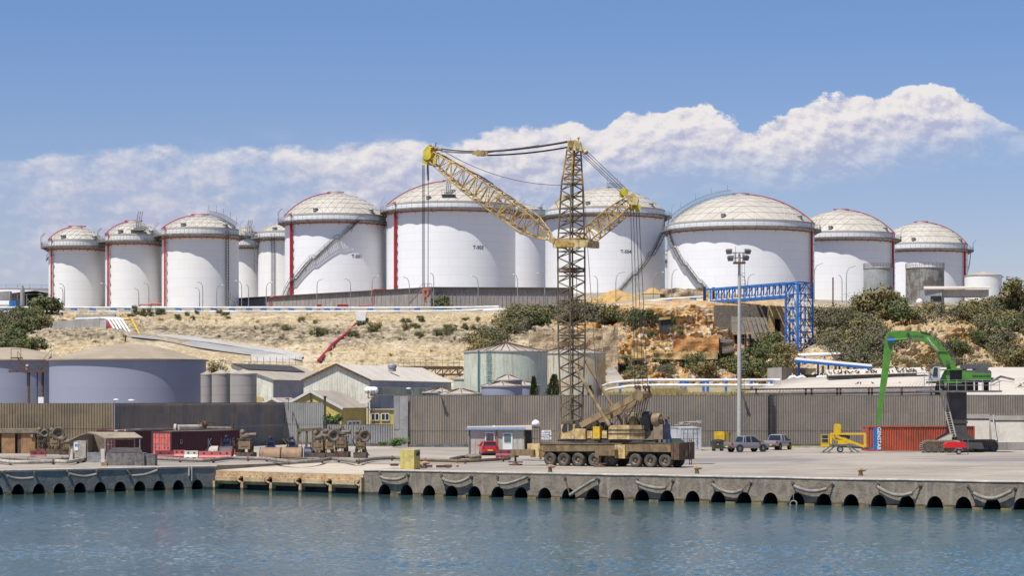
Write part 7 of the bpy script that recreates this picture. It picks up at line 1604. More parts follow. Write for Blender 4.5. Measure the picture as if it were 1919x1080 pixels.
machine('rusty loading machine in front of the maroon container, tall levers on top',460,859,3.0,1,0,w=1.9)
machine('rusty loading machine without wheel left of the two wheeled ones',597,860,2.9,3,0,w=1.6); machine('rusty loading machine with a round wheel under the small tree',616,860,3.1,5,.62,w=1.3)
machine('rusty loading machine with cream cabinet right of the small tree',640,857.5,3.3,4,.5,True,w=1.6); machine('rusty loading machine standing alone, rightmost, with a big round wheel',676,859,3.0,7,.62,w=1.25)
machine('brown machine with a round wheel on top behind the hut roof',103,852,3.0,9,.72,w=1.6); machine('small brown machine with a pale disc near the wooden sheds',79,851,3.0,8,.42,w=1.1,cab=False); machine('low brown machine beside the hut wall',124,853,1.9,6,0,w=1.4)
m=MB(); p=G(580,856)
t=thing('steel_trestle','rusty steel trestle with splayed legs among the loading machines','trestle',p)
m=MB(); m.beam(p+V((-1.25,0,2.6)),p+V((1.2,0,2.75)),.3,.3); m.beam(p+V((-1.25,1,2.6)),p+V((1.2,1,2.7)),.25,.25); 
for k in range(5): q=p+V((-1.1+.55*k,.5,2.62)); m.box(q,(.12,1.2,.14))
m.build('top_beam',M['crg'],t,smooth=0)
for (x,x2) in ((-1.1,-1.45),(-.3,-.4),(.3,.25),(.9,1.1)):
    for y in (0,1): m=MB(); m.beam(p+V((x,y,2.55)),p+V((x2,y,0)),.14); m.build('leg',M['crg'],t,smooth=0)
m=MB()
for k in range(5): q=G(536+k*7,855); m.path([q,q+V((.1,0,1.2)),q+V((-.35,0,1.75))],.04,5)
m.beam(G(534,855)+V((0,0,.9)),G(566,855)+V((0,0,.9)),.05); m.beam(G(534,855)+V((0,0,.3)),G(566,855)+V((0,0,.3)),.05); tag(m.build('bar_rack',M['crg'],smooth=0),'thin rusty rack of bent bars left of the trestle','rack')
def cone(px,py,h,label,mt='faded_red'):
    p=G(px,py); t=thing('traffic_cone',label,'cone',p); m=MB(); m.lathe(p,[(h*.24,0),(h*.24,h*.05),(h*.17,h*.05),(h*.05,h),(0,h)],12); m.build('body',M[mt],t); m=MB(); m.lathe(p,[(h*.137,h*.33),(h*.10,h*.58)],12); m.build('band',M['white'],t)
cone(440.5,862,1.0,'narrow orange cone right of the barriers'); cone(857,876,.62,'small orange and white cone near the yellow block'); cone(937,862,.5,'tiny traffic cone by the red mat near the crane')
# ---------------------------------------------------------------- left sheds and canopy hut
M['wood']=mat('weathered_plywood',(.36,.21,.10),.8,c2=(.27,.15,.075),ns=1.2,streak=(.20,.11,.06),sa=.7)
M['wood2']=mat('grey_brown_boards',(.26,.21,.15),.85,c2=(.19,.15,.11),ns=2,streak=(.14,.11,.08),sa=.7)
t=thing('wooden_shed','low dark shed with orange plywood panels at the far left','shed',G(35,851))
Y=236.5; m=MB(); m.bb(P(-30,804,Y)+V((0,.0,0)),P(84,812,Y)+V((0,2.4,0))); m.build('roof',M['wood2'],t,smooth=0)
for a,b in ((3,28),(39.5,66)):
    m=MB(); q=P(a,816,Y+.2); r_=P(b,816,Y+.2); m.bb((q.x,Y+.2,0),(r_.x,Y+.28,2.1)); m.build('plywood_panel',M['wood'],t,smooth=0)
m=MB(); q=P(-30,812,Y+.5); r_=P(78,812,Y+.5); m.bb((q.x,Y+2,0),(r_.x,Y+2.2,2.1)); q=P(32,812,Y); m.bb((q.x,Y+.25,0),(q.x+.42,Y+.35,2.1)); q=P(68,812,Y); m.bb((q.x,Y+.25,0),(P(80,812,Y).x,Y+.35,1.9)); m.build('frame_wall',M['rust'],t,smooth=0)
m=MB(); q=P(60,817,Y+.1); m.box(q,(.25,.15,.3)); m.build('meter_box',M['wallp'],t,smooth=0)
t=thing('canopy_hut','grey timber hut with curved canopy and steel tub on the quay','hut',G(160,868))
Y=204.5; W2=lambda x,y,o=0.: P(x,y,Y+o)
m=MB(); m.prism([W2(129,868),W2(163,868),W2(163,813),W2(150,816),W2(129,824)],(0,.1,0)); m.prism([W2(163,868),W2(164.5,868),W2(164.5,813),W2(163,813)],(0,2.6,0)); m.prism([W2(165,862,2.5),W2(198,862,2.5),W2(198,815,2.5),W2(165,813,2.5)],(0,.1,0)); m.build('wall',M['wood2'],t,smooth=0)
m=MB(); m.prism([W2(127,826,-.2),W2(150,815,-.2),W2(164,811.5,-.2),W2(164,812.5,-.2),W2(150,817,-.2),W2(127,828,-.2)],(0,3,0)); pts=[(163,811.5),(175,813),(185,816.5),(198,822.5)]; nr=len(pts)
vs=[W2(x,y,-1.2+.6*i/3) for i,(x,y) in enumerate(pts)]+[W2(x+52-i*.0,y+.6,1.6) for i,(x,y) in enumerate(pts)]; vs+=[v_+V((0,0,-.1)) for v_ in vs]
m.add(vs,[(i,i+1,nr+i+1,nr+i) for i in range(nr-1)]+[(2*nr+i+1,2*nr+i,3*nr+i,3*nr+i+1) for i in range(nr-1)]+[(i,2*nr+i,2*nr+i+1,i+1) for i in range(nr-1)]+[(nr-1,3*nr-1,4*nr-1,2*nr-1)])
m.prism([W2(198,822.5,-.6),W2(267,821.5,-.6),W2(252,812,1.8),W2(165,811.5,1.8)],(0,0,.07)); m.build('roof',mat('dusty_canopy',(.32,.265,.19),.8,c2=(.25,.205,.15),ns=1.5),t,smooth=0)
m=MB(); m.prism([W2(138,859,-.05),W2(161,859,-.05),W2(161,826,-.05),W2(138,826,-.05)],(0,-.05,0)); m.build('slatted_door',M['coping'],t,smooth=0)
m=MB(); m.prism([W2(139,845,-.12),W2(146.5,845,-.12),W2(146.5,830,-.12),W2(139,830,-.12)],(0,-.02,0)); nt_=m.build('notice_board',M['white'],t,smooth=0)
m=MB()
for yy in (832.5,835.5): 
    for xx in (140.3,143.2): m.prism([W2(xx,yy+2,-.15),W2(xx+2.2,yy+2,-.15),W2(xx+2.2,yy,-.15),W2(xx,yy,-.15)],(0,-.01,0))
m.build('blue_marks',M['blue'],nt_,smooth=0)
m=MB(); m.prism([W2(129,868,-.3),W2(136,866,-.3),W2(136,842,-.3),W2(133,842,-.3)],(0,.08,0)); m.build('white_side_panel',M['barwh'],t,smooth=0); m=MB(); m.prism([W2(188.5,872,-1.),W2(196,872,-1.),W2(196,842,-1.),W2(188.5,842,-1.)],(0,.2,0)); m.build('white_side_panel',M['barwh'],t,smooth=0)
m=MB()
for (x,y0,y1,o) in ((197,824,848,-.9),(262,823,850,-.5),(252,815,850,1.6)): m.beam(W2(x,y0,o),W2(x,y1,o),.09)
m.build('post',M['galv'],t,smooth=0)
m=MB()
for (x0,x1) in ((164,177),(179,187)):
    for x in (x0,x1): m.beam(W2(x,871,-.8),W2(x,848,-.8),.09)
    for k in range(7): m.beam(W2(x0,850+k*3.2,-.8),W2(x1,850+k*3.2,-.8),.05,.16)
m.build('slatted_gate',M['galv'],t,smooth=0)
p=G(199,873.5); t=thing('steel_tub','dark mottled steel tub beneath the hut canopy','tub',p)
m=MB(); m.box(p+V((1.65,.9,.55)),(3.3,1.8,1.1)); m.box(p+V((3.75,.95,.5)),(.85,1.5,1.0)); m.build('body',mat('mottled_galvanised',(.19,.175,.165),.6,c2=(.11,.10,.095),ns=3,streak=(.3,.27,.24)),t,smooth=0)
m=MB(); m.prism([p+V((.1,.3,1.12)),p+V((3.1,.3,1.12)),p+V((2.7,1.3,1.5)),p+V((.3,1.3,1.5))],(0,0,.05)); m.build('lid',M['dark_steel'],t,smooth=0)
m=MB(); m.box(p+V((-.15,-.1,.15)),(.5,.3,.3)); m.build('foot',M['wood'],t,smooth=0)
# ---------------------------------------------------------------- site cabin, sign, water tank, cars
def ppanel(m,x0,y0,x1,y1,Y,th=.05): m.bb(P(x0,y1,Y),P(x1,y0,Y)+V((0,-th,0)))
Y=231.; t=thing('site_cabin','long white panelled site cabin with blue roof edge and barred door','cabin',G(930,853.2))
M['cabin']=mat('cabin_panel',(.50,.475,.42),.6,c2=(.43,.40,.35),ns=.8,streak=(.35,.3,.25),sa=.4)
m=MB(); a,b=P(878,853,Y),P(983,853,Y); z1=ZZ(807,Y); m.bb((a.x,Y,.12),(b.x,Y+3,z1))
for k in range(12): x=a.x+(b.x-a.x)*k/12+.2; m.bb((x-.02,Y-.03,.15),(x+.02,Y,z1-.02))
m.build('wall',M['cabin'],t,smooth=0)
m=MB(); m.bb((b.x+.02,Y+.6,.1),(P(996,850,Y).x,Y+3,z1)); m.build('side_recess_shade',M['void'],t,smooth=0)  # near-black box stands in for the shaded recess at the cabin end
m=MB(); m.bb((a.x-.2,Y-.35,z1+.05),(P(984.5,805,Y).x,Y-.2,z1+.3)); m.build('blue_fascia',mat('pale_blue_fascia',(.25,.36,.55),.5),t,smooth=0)
m=MB(); m.prism([(a.x-.2,Y-.2,z1+.02),(P(997,805,Y).x,Y-.2,z1+.02),(P(997,805,Y).x,Y+3.2,z1+.42),(a.x-.2,Y+3.2,z1+.3)],(0,0,.08)); m.build('roof',M['rooft'],t,smooth=0)
m=MB(); m.bb((a.x-.25,Y-.6,0),(b.x+.3,Y+.2,.12)); m.build('step_slab',M['concrete'],t,smooth=0)
m=MB(); ppanel(m,909,811,927,830,Y-.04); w=m.build('window',M['white'],t,smooth=0); m=MB(); ppanel(m,911,813,925,828,Y-.1,.02); m.build('pane',M['glass'],w,smooth=0); m=MB()
for k in range(6): ppanel(m,911+k*2.6,813,911.5+k*2.6,828,Y-.14,.03)
m.build('bars',M['galv'],w,smooth=0)
m=MB(); ppanel(m,942,811.5,960.5,848,Y-.04); d=m.build('door',M['white'],t,smooth=0); m=MB(); ppanel(m,945,814,957,829,Y-.1,.02); m.build('door_pane',mat('pale_glass',(.25,.36,.36),.2),d,smooth=0); m=MB()
for k in range(6): ppanel(m,945+k*2.2,814,945.5+k*2.2,829,Y-.14,.03)
m.build('bars',M['black'],d,smooth=0)
m=MB()
for px in (879.5,930.5,982.5): ppanel(m,px-1,807,px+1.3,851,Y-.05)
m.build('corner_post',M['crb'],t,smooth=0)
m=MB(); q=P(925.5,802,Y+1); m.box(q,(.28,.28,.45)); tag(m.build('roof_camera_box',M['white']),'small white box on the site cabin roof','box')
p=G(1003.5,850,); Y=235; q=P(1004,795,Y); t=thing('water_tank','round white water tank on a steel stand beside the site cabin','tank',(q.x,Y,0))
m=MB(); m.sphere(q,.44,12,.92); m.tube(q+V((0,0,.38)),q+V((0,0,.46)),.15,12); m.build('sphere',M['white'],t)
m=MB()
for dx in (-.45,.45):
    for dy in (-.4,.4): m.beam((q.x+dx,Y+dy,0),(q.x+dx,Y+dy,q.z-.4),.07)
m.box((q.x,Y,q.z-.42),(1.05,.95,.08))
for z in (.8,1.6): m.beam((q.x-.45,Y-.4,z),(q.x+.45,Y-.4,z),.05)
m.build('stand',M['rust'],t,smooth=0)
Y=233; t=thing('notice_sign','white notice sign with blue lines of text left of the crane cab','sign',(P(1024,830,Y).x,Y,0))
m=MB(); ppanel(m,1015,807,1033,824.5,Y); bd=m.build('board',M['white'],t,smooth=0)
for k,(s,y) in enumerate((('LIMITED',809.2),('ACCESS AREA',812),('AUTHORISED',815.6),('PERSONNEL ONLY',818.6),('KEEP CLEAR',821.8))):
    vs,fs=text_faces(s,.13,True); c=P(1024,y,Y-.06); m=MB(); m.add([c+V((v_.x,0,v_.y)) for v_ in vs],fs); m.build('text_line',mat('blue_sign_text',(.03,.07,.22),.6,fine=0) if k==0 else M['darkblue'],bd,smooth=0)
m=MB()
for px in (1017,1031): q=P(px,824,Y+.05); m.beam((q.x,Y+.05,0),(q.x,Y+.05,q.z+.6),.07)
m.build('post',M['galv'],t,smooth=0)
def loft(m,rings,cap=True):
    n=len(rings[0]); k=len(m.v); m.v+=[V(p) for r_ in rings for p in r_]; 
    for i in range(len(rings)-1):
        for j in range(n): m.f.append((k+i*n+j,k+i*n+(j+1)%n,k+(i+1)*n+(j+1)%n,k+(i+1)*n+j))
    if cap: m.f.append(tuple(k+j for j in range(n))[::-1]); m.f.append(tuple(k+(len(rings)-1)*n+j for j in range(n)))
def ringx(x,hw,z0,z1,b=.12,tw=None):
    tw=tw or hw*.93; return [(x,-hw*.92,z0),(x,hw*.92,z0),(x,hw,z0+b),(x,hw,(z0+z1)/2),(x,hw*.985,z1-b),(x,tw,z1),(x,-tw,z1),(x,-hw*.985,z1-b),(x,-hw,(z0+z1)/2),(x,-hw,z0+b)]
def add_wheels(t,xs_,hw,r,tyre,hub):
    for x in xs_:
        for s in (-1,1): wheel(t,V((x,s*(hw-.2) if s>0 else -hw+.02,r)) if s<0 else V((x,hw-.02,r)),V((0,1,0)) if s<0 else V((0,-1,0)),r,.21,hub,tyre,dish=.06)
def wheel_l(t,c,ax,r,w,hubm,tyrem):
    rot=Z3.rotation_difference(ax).to_matrix(); m=MB(); m.lathe(c,[(r*.6,0),(r*.93,-.01),(r,w*.2),(r,w*.8),(r*.93,w),(r*.6,w)],22,axis=rot); ty=m.build('tyre',tyrem,t,local=True); m=MB(); m.lathe(c,[(0,.02),(r*.12,.0),(r*.55,.03),(r*.62,.0)],14,axis=rot)
    for k in range(6): a=k*PI/3; p,q=[V(c)+rot@V((math.cos(a)*rr,math.sin(a)*rr,-.0)) for rr in (.1*r,.56*r)]; m.beam(p,q,.05,.04)
    m.build('rim',hubm,ty,local=True)
M['carred']=mat('red_car_paint',(.45,.02,.035),.25,fine=0,spec=.6); M['silver']=mat('silver_car_paint',(.36,.36,.37),.3,.35,fine=0,spec=.6); M['greypu']=mat('grey_pickup_paint',(.27,.265,.275),.3,.35,fine=0,spec=.6); M['lamp']=mat('red_tail_lamp',(.40,.01,.01),.2,fine=0); M['plate']=mat('yellow_plate',(.70,.52,.06),.5,fine=0); M['alloy']=mat('alloy_wheel',(.45,.45,.45),.35,.5,fine=0)
# red hatchback seen from behind (x forward = away)
p=G(915,854.6); t=thing('parked_car','red hatchback parked in front of the site cabin, seen from behind','car',p+V((0,1.9,0)),R(96)); 
m=MB(); loft(m,[ringx(-1.98,.72,.32,.82,.1),ringx(-1.93,.83,.24,.98,.12),ringx(-1.5,.86,.2,1.0,.12),ringx(0,.87,.2,.96,.12),ringx(1.2,.86,.2,.92,.12),ringx(1.75,.80,.24,.78,.14),ringx(1.98,.6,.32,.62,.1)]); body=m.build('body',M['carred'],t,local=True,smooth=50)
m=MB(); gh=lambda x,hw,z0,z1,tw:[(x,-hw,z0),(x,hw,z0),(x,tw,z1),(x,-tw,z1)]
loft(m,[gh(-1.86,.76,.96,.99,.74),gh(-1.45,.78,.95,1.38,.60),gh(-1.0,.79,.95,1.43,.62),gh(.1,.79,.93,1.42,.62),gh(1.05,.78,.9,.95,.74)]); m.build('windows',M['glass'],body,local=True,smooth=20)
m=MB(); loft(m,[gh(-1.55,.615,1.375,1.40,.58),gh(-1.1,.64,1.41,1.47,.58),gh(0,.64,1.41,1.46,.58),gh(.25,.62,1.37,1.41,.58)]); 
for s in (-1,1):
    for (a,b) in (((-1.88,.77,.96),(-1.48,.62,1.40)),((-.5,.80,.95),(-.55,.635,1.42)),((1.08,.79,.92),(.2,.63,1.40))): m.beam((a[0],s*a[1],a[2]),(b[0],s*b[1],b[2]),.09,.09)
m.build('roof',M['carred'],t,local=True,smooth=30)
for s in (-1,1): m=MB(); m.box((-1.94,s*.68,.84),(.12,.2,.2)); m.build('tail_light',M['lamp'],t,local=True); m=MB(); m.box((.85,s*.93,1.0),(.12,.2,.13)); m.build('wing_mirror',M['carred'],t,local=True)
m=MB(); m.box((-1.99,0,.55),(.03,.52,.12)); m.build('number_plate',M['plate'],t,local=True); m=MB(); m.box((-1.95,0,.34),(.1,1.4,.16)); m.build('lower_bumper',M['black'],t,local=True,smooth=0)
for x in (-1.25,1.25):
    for s in (-1,1): wheel_l(t,V((x,s*.86,.3)),V((0,-s,0)),.3,.2,M['alloy'],M['black'])
def pickup(label,p,rz,pm):
    t=thing('pickup_truck',label,'pickup',p,rz); m=MB()
    loft(m,[ringx(-2.5,.82,.52,1.08,.08),ringx(-2.45,.86,.48,1.10,.08),ringx(-1.0,.88,.45,1.08,.1),ringx(-.9,.88,.42,1.06,.1),ringx(1.1,.88,.4,1.05,.12),ringx(1.9,.86,.42,1.0,.14),ringx(2.45,.78,.46,.86,.14),ringx(2.55,.6,.52,.74,.08)]); body=m.build('body',pm,t,local=True,smooth=45)
    m=MB(); m.box((-1.72,0,1.085),(1.42,1.44,.04)); m.build('load_bed',M['black'],t,local=True,smooth=0)
    m=MB(); loft(m,[gh(-1.0,.79,1.05,1.1,.78),gh(-.82,.79,1.03,1.66,.64),gh(-.2,.80,1.03,1.72,.66),gh(.45,.80,1.02,1.68,.65),gh(1.3,.79,1.0,1.05,.76)]); m.build('windows',M['glass'],body,local=True,smooth=20)
    m=MB(); loft(m,[gh(-.88,.66,1.64,1.68,.6),gh(-.6,.68,1.70,1.76,.6),gh(.2,.68,1.71,1.76,.6),gh(.55,.66,1.66,1.69,.6)])
    for s in (-1,1):
        for (a,b) in (((-1.02,.80,1.06),(-.86,.66,1.68)),((.05,.81,1.04),(.0,.67,1.72)),((-.72,.81,1.04),(-.66,.67,1.7)),((1.33,.80,1.02),(.5,.66,1.69))): m.beam((a[0],s*a[1],a[2]),(b[0],s*b[1],b[2]),.1,.09)
    m.build('roof',pm,t,local=True,smooth=30)
    for s in (-1,1):
        m=MB(); m.box((-2.44,s*.80,.9),(.14,.15,.3)); m.build('tail_light',M['lamp'],t,local=True); m=MB(); m.box((1.0,s*.97,1.12),(.14,.2,.18)); m.build('wing_mirror',M['black'],t,local=True)
        for x in (-1.5,1.5):
            wheel_l(t,V((x,s*.88,.38)),V((0,-s,0)),.38,.24,M['alloy'],M['black']); m=MB(); m.lathe(V((x,s*.87,.40)),[(.44,0),(.52,0),(.52,.03),(.44,.03)],18,-PI*.5+PI,PI*1.5,axis=Matrix.Rotation(-PI/2,3,'X')) if False else m.lathe(V((x,s*.885 if s<0 else .875,.40)),[(0,.0),(.47,.0)],20,axis=Z3.rotation_difference(V((0,1,0))).to_matrix()); m.build('wheel_arch',M['void'],t,local=True)
    m=MB(); m.box((-2.56,0,.48),(.14,1.5,.14)); m.build('rear_bumper',M['black'],t,local=True,smooth=0); m=MB(); m.box((-2.64,0,.6),(.02,.55,.13)); m.build('number_plate',M['plate'],t,local=True)
    return t
pickup('grey pickup truck seen from the side, parked by the floodlight mast',G(1401,848.)+V((0,.6,0)),R(28),M['greypu'])
pickup('silver white pickup truck seen from behind, right of the grey one',G(1461,844.3)+V((0,1.5,0)),R(62),M['silver'])
t=thing('parked_car','pale green vehicle roof showing just behind the crane carrier','car',G(1271,850)+V((0,4,0)),R(20)); m=MB(); loft(m,[ringx(-1.9,.8,.3,.9),ringx(-.5,.85,.25,1.0),ringx(1.6,.8,.25,.9),ringx(1.9,.6,.3,.6)]); m.build('body',M['wht'],t,local=True,smooth=45); m=MB(); loft(m,[gh(-1.3,.75,1,1.05,.74),gh(-.9,.75,1,1.5,.62),gh(.3,.75,1,1.5,.62),gh(.9,.75,1,1.05,.74)]); m.build('windows',mat('green_glass',(.06,.10,.07),.1),t,local=True); m=MB(); m.box((-.3,0,1.54),(1.5,1.32,.08)); m.build('roof',mat('pale_green_roof',(.42,.52,.46),.4),t,local=True)
for s in (-1,1):
    for x in (-1.2,1.2): wheel_l(t,V((x,s*.82,.3)),V((0,-s,0)),.3,.2,M['alloy'],M['black'])
# bins
p=G(1345,846); t=thing('wheelie_bin','dark green wheeled waste bin in front of the yellow skip','bin',p,R(10)); m=MB(); m.add([(-.55,-.4,.25),(.55,-.4,.25),(.55,.4,.25),(-.55,.4,.25),(-.66,-.5,1.05),(.66,-.5,1.05),(.66,.5,1.05),(-.66,.5,1.05)],[(0,3,2,1),(0,1,5,4),(1,2,6,5),(2,3,7,6),(3,0,4,7)]); m.build('body',mat('dark_bin_plastic',(.055,.075,.06),.5),t,local=True,smooth=0)
m=MB(); m.lathe((0,0,1.03),[(.5,0),(.45,.18),(.25,.28),(0,.3)],16,axis=Matrix.Diagonal((1.45,1.1,1.)).to_3x3()); m.build('lid',M['black'],t,local=True); m=MB(); m.box((-.1,-.47,.75),(.22,.02,.18)); m.build('sticker',M['pink'],t,local=True)
for x in (-.45,.45):
    for y in (-.35,.35): m=MB(); m.tube((x,y-.04,.13),(x,y+.04,.13),.13,10); m.build('wheel',M['black'],t,local=True)
t=thing('yellow_skip','yellow steel waste skip behind the dark bin','skip',G(1352,843)); p=G(1352,841.5); m=MB(); m.box(p+V((-.2,0,1.45)),(1.1,.1,.95)); m.prism([p+V((-.75,.0,.7)),p+V((.35,0,.7)),p+V((.35,0,1.95)),p+V((-.75,0,1.95))],(0,1.2,0)); m.build('box',M['yellow'],t,smooth=0); m=MB(); m.prism([p+V((.38,.1,.4)),p+V((.38,1.3,.4)),p+V((.75,1.3,1.9)),p+V((.38,.1,1.9))],(.5,0,0)); m.build('side',mat('olive_steel',(.25,.20,.04),.6),t,smooth=0); m=MB(); m.box(p+V((-.1,.6,.3)),(1.2,1.1,.6)); m.build('base',M['rust'],t,smooth=0)
# floodlight mast
Y=262.; q0=XY(1385.5,Y); H=ZZ(477,Y); t=thing('floodlight_mast','very tall pale mast with four floodlights and a caged platform','floodlight mast',q0)
m=MB(); m.path([q0,q0+V((0,0,H*.5)),q0+V((0,0,H))],[.27,.23,.15],14); m.build('mast_pole',mat('pale_mast_paint',(.46,.45,.43),.5,c2=(.40,.39,.37),ns=.3),t)
zb_=ZZ(493,Y); m=MB(); m.box(q0+V((0,0,zb_)),(1.35,1.35,.2)); 
for k in range(8): a=k*PI/4; m.beam(q0+V((math.cos(a)*.62,math.sin(a)*.62,zb_)),q0+V((math.cos(a)*.62,math.sin(a)*.62,zb_+1.15)),.06)
ring(m,(q0.x,q0.y),.62,zb_+.6,8,.05,.05,off=PI/8+0); m.build('platform_cage',M['rust'],t,smooth=0)
m=MB(); m.beam(q0+V((-1.15,-.2,ZZ(474,Y))),q0+V((1.1,-.2,ZZ(474,Y))),.1); m.tube(q0+V((-.45,0,ZZ(474,Y))),q0+V((-.45,0,ZZ(462,Y))),.02,5); m.build('cross_arm',M['rust'],t,smooth=0)
for (px,py,rz) in ((1366.5,471,-.3),(1369,484,-.2),(1401,471,.3),(1397.5,483,.2)):
    c=P(px,py,Y-.3); m=MB(); fr=[]; 
    m.add([c+Matrix.Rotation(rz,3,'Z')@V(v_) for v_ in ((-.38,-.25,.1),(.38,-.25,.1),(.30,-.1,-.36),(-.30,-.1,-.36),(-.34,.2,.3),(.34,.2,.3),(.25,.3,-.2),(-.25,.3,-.2))],[(0,3,2,1),(4,5,6,7),(0,1,5,4),(1,2,6,5),(2,3,7,6),(3,0,4,7)]); m.build('floodlight',mat('floodlight_glass',(.13,.145,.14),.3) if px==1366.5 else bpy.data.materials['floodlight_glass'],t,smooth=0)
m=MB()
for k in range(42): m.beam(q0+V((.28,0,zb_-1.2-k*.42)),q0+V((.72,0,zb_-1.2-k*.42)),.04)
for x in (.3,.62): m.beam(q0+V((x,0,1)),q0+V((x,0,zb_)),.035)
m.build('climbing_ladder',M['grey_steel'],t,smooth=0)
# precast slabs right
M['slabc']=mat('precast_concrete',(.42,.385,.335),.85,c2=(.35,.32,.28),ns=.35,streak=(.5,.46,.4),sa=.5,fine=.12)
for (x0,x1,l,Y,top) in ((1806,1861,'tall sloping precast concrete unit behind the green machine column',256,777),(1863,1990,'wide sloping precast concrete unit at the right edge of the yard',252,780)):
    t=thing('precast_unit',l,'concrete unit',XY((x0+x1)/2,Y)); a,b=XY(x0,Y),XY(x1,Y); zt_=ZZ(top,Y); z1=zt_-.5
    m=MB(); m.prism([(a.x,Y,0),(a.x,Y-.0,.9),(a.x,Y+.9,.95),(a.x,Y+2.2,z1),(a.x,Y+2.0,z1),(a.x,Y+2.0,zt_),(a.x,Y+2.6,zt_),(a.x,Y+2.6,0)],(b.x-a.x,0,0)); m.build('slab',M['slabc'],t,smooth=0)
    m=MB(); m.bb((a.x+.02,Y-.06,.05),(b.x-.02,Y-.01,.86)); m.build('base_strip',M['concrete'] if x0<1850 else M['bund'],t,smooth=0)
m=MB(); m.path([P(1861.5,778,253.8),P(1862,790,253.4),P(1868,826,252)],.06,6); tag(m.build('hanging_cable',M['galv']),'pale cable hanging between the two precast units','cable')
m=MB(); a,b=XY(1452,263),XY(1542,263); m.bb((a.x,262.6,0),(b.x,263,.22)); tag(m.build('kerb_strip',M['coping'],smooth=0),'low pale kerb at the wall foot right of the pickups','kerb')
m=MB(); a=G(1484,841); m.box(a+V((0,0,.12)),(.5,.3,.25)); m.tube(a+V((-.9,0,.1)),a+V((.2,0,.1)),.07,6); tag(m.build('yellow_pipe_piece',M['yellow']),'short yellow pipe piece on the ground right of the pickups','pipe')
# verge plants at the wall foot
m=MB(); rnd=random.Random(9)
for i in range(2600):
    q=XY(rnd.uniform(1452,1545),rnd.uniform(264,266.5)); h=rnd.uniform(.15,.5); m.add([q-V((.05,0,0)),q+V((.05,0,0)),q+V((rnd.uniform(-.15,.15),0,h))],[(0,1,2)])
o=m.build('verge_grass',M['leafo'],smooth=0); o['kind']='stuff'; o['label']='green grass verge at the wall foot'
# ---------------------------------------------------------------- yellow trailer lift
t=thing('trailer_lift','yellow trailer mounted boom lift parked beside the orange red container','boom lift',G(1575,849)); Y=240.; L_=lambda x,y,o=0.: P(x,y,Y+o)
M['lifty']=mat('lift_yellow',(.74,.48,.015),.45,c2=(.62,.40,.02),ns=2)
m=MB(); m.beam(L_(1556,814),L_(1622,813.5),.12,.2); m.beam(L_(1557,814),L_(1557,833),.2,.3); m.beam(L_(1620.5,813,.0),L_(1621,838),.24,.24); m.beam(L_(1566,818),L_(1620,838),.22,.26); m.beam(L_(1560,818,.5),L_(1572,828,.5),.2,.3); m.beam(L_(1589,829),L_(1620,837),.2,.2); m.build('folded_boom',M['lifty'],t,smooth=0)
m=MB(); m.prism([L_(1563,815,.2),L_(1564.5,797,.2),L_(1567,795,.2),L_(1574.5,795.5,.2),L_(1576,798,.2),L_(1575.5,815,.2)],(0,.5,0)); m.build('counter_housing',M['lifty'],t,smooth=0)
m=MB(); m.prism([L_(1570,833,-.1),L_(1588,833,-.1),L_(1590,827,-.1),L_(1584,825,-.1),L_(1571,826,-.1)],(0,.9,0)); m.build('turntable',M['lifty'],t,smooth=0)
m=MB()
for (x,y) in ((1538.5,815),(1553,815)):
    for o in (0,.8): m.beam(L_(x,y,o),L_(x,837,o),.06)
for y in (815,823,830):
    for o in (0,.8): m.beam(L_(1538.5,y,o),L_(1553,y,o),.05)
m.box(L_(1546,837,.4),(.95,.9,.1)); m.prism([L_(1538.5,837,-.02),L_(1553,837,-.02),L_(1553,832,-.02),L_(1538.5,832,-.02)],(0,.04,0)); bk=m.build('basket',M['lifty'],t,smooth=0)
m=MB(); m.box(L_(1546.5,824,.5),(.5,.4,.8)); m.build('blue_cover',M['darkblue'],t); m=MB(); m.path([L_(1574,818,.3),L_(1583,816,.3),L_(1592,821,.3)],.2,6); m.build('blue_hose_cover',M['darkblue'],t)
m=MB()
for (x0,y0,x1,y1) in ((1562,833,1542,847),(1568,834,1552,847),(1588,836,1597,847),(1592,838,1609,847)): m.beam(L_(x0,y0,-.3),L_(x1,y1,-.5),.1,.14); m.box(L_(x1,y1+.8,-.5),(.5,.4,.06))
m.beam(L_(1560,836,.3),L_(1636,842,.3),.14,.16); m.build('outrigger_legs',M['grey_steel'],t,smooth=0)
for o in (-.5,.7): wheel(t,L_(1574.5,842.5,o),V((0,1,0)),.36,.2,M['alloy'],M['black'],dish=.05)
# red compressor trailer
Y=232.; C_=lambda x,y,o=0.: P(x,y,Y+o); t=thing('compressor_trailer','small red compressor trailer in front of the green machine tracks','compressor',G(1795,852))
m=MB(); m.prism([C_(1772,840),C_(1811,840),C_(1810,830),C_(1806,829),C_(1776,829.5),C_(1772,833)],(0,1.3,0)); m.build('red_hood',mat('bright_red_hood',(.60,.02,.02),.35,fine=.05),t,smooth=0)
m=MB(); m.prism([C_(1774,846),C_(1811,846),C_(1811,840),C_(1774,840)],(0,1.2,0)); m.beam(C_(1811,843,.6),C_(1824,845,.6),.1); m.build('chassis',M['black'],t,smooth=0)
wheel(t,C_(1797,847,-.15),V((0,1,0)),.30,.2,M['alloy'],M['black'],dish=.05); wheel(t,C_(1797,847,1.2),V((0,1,0)),.30,.2,M['alloy'],M['black'],dish=.05)
m=MB(); m.prism([C_(1788,846,-.2),C_(1791,840,-.2),C_(1803,840,-.2),C_(1806,846,-.2),C_(1803,846,-.2),C_(1801,842.5,-.2),C_(1793,842.5,-.2),C_(1791,846,-.2)],(0,.25,0)); m.beam(C_(1814,822,.6),C_(1814,852,.6),.07); m.beam(C_(1804,821,.6),C_(1804,829,.6),.05); m.build('mudguard',M['grey_steel'],t,smooth=0)
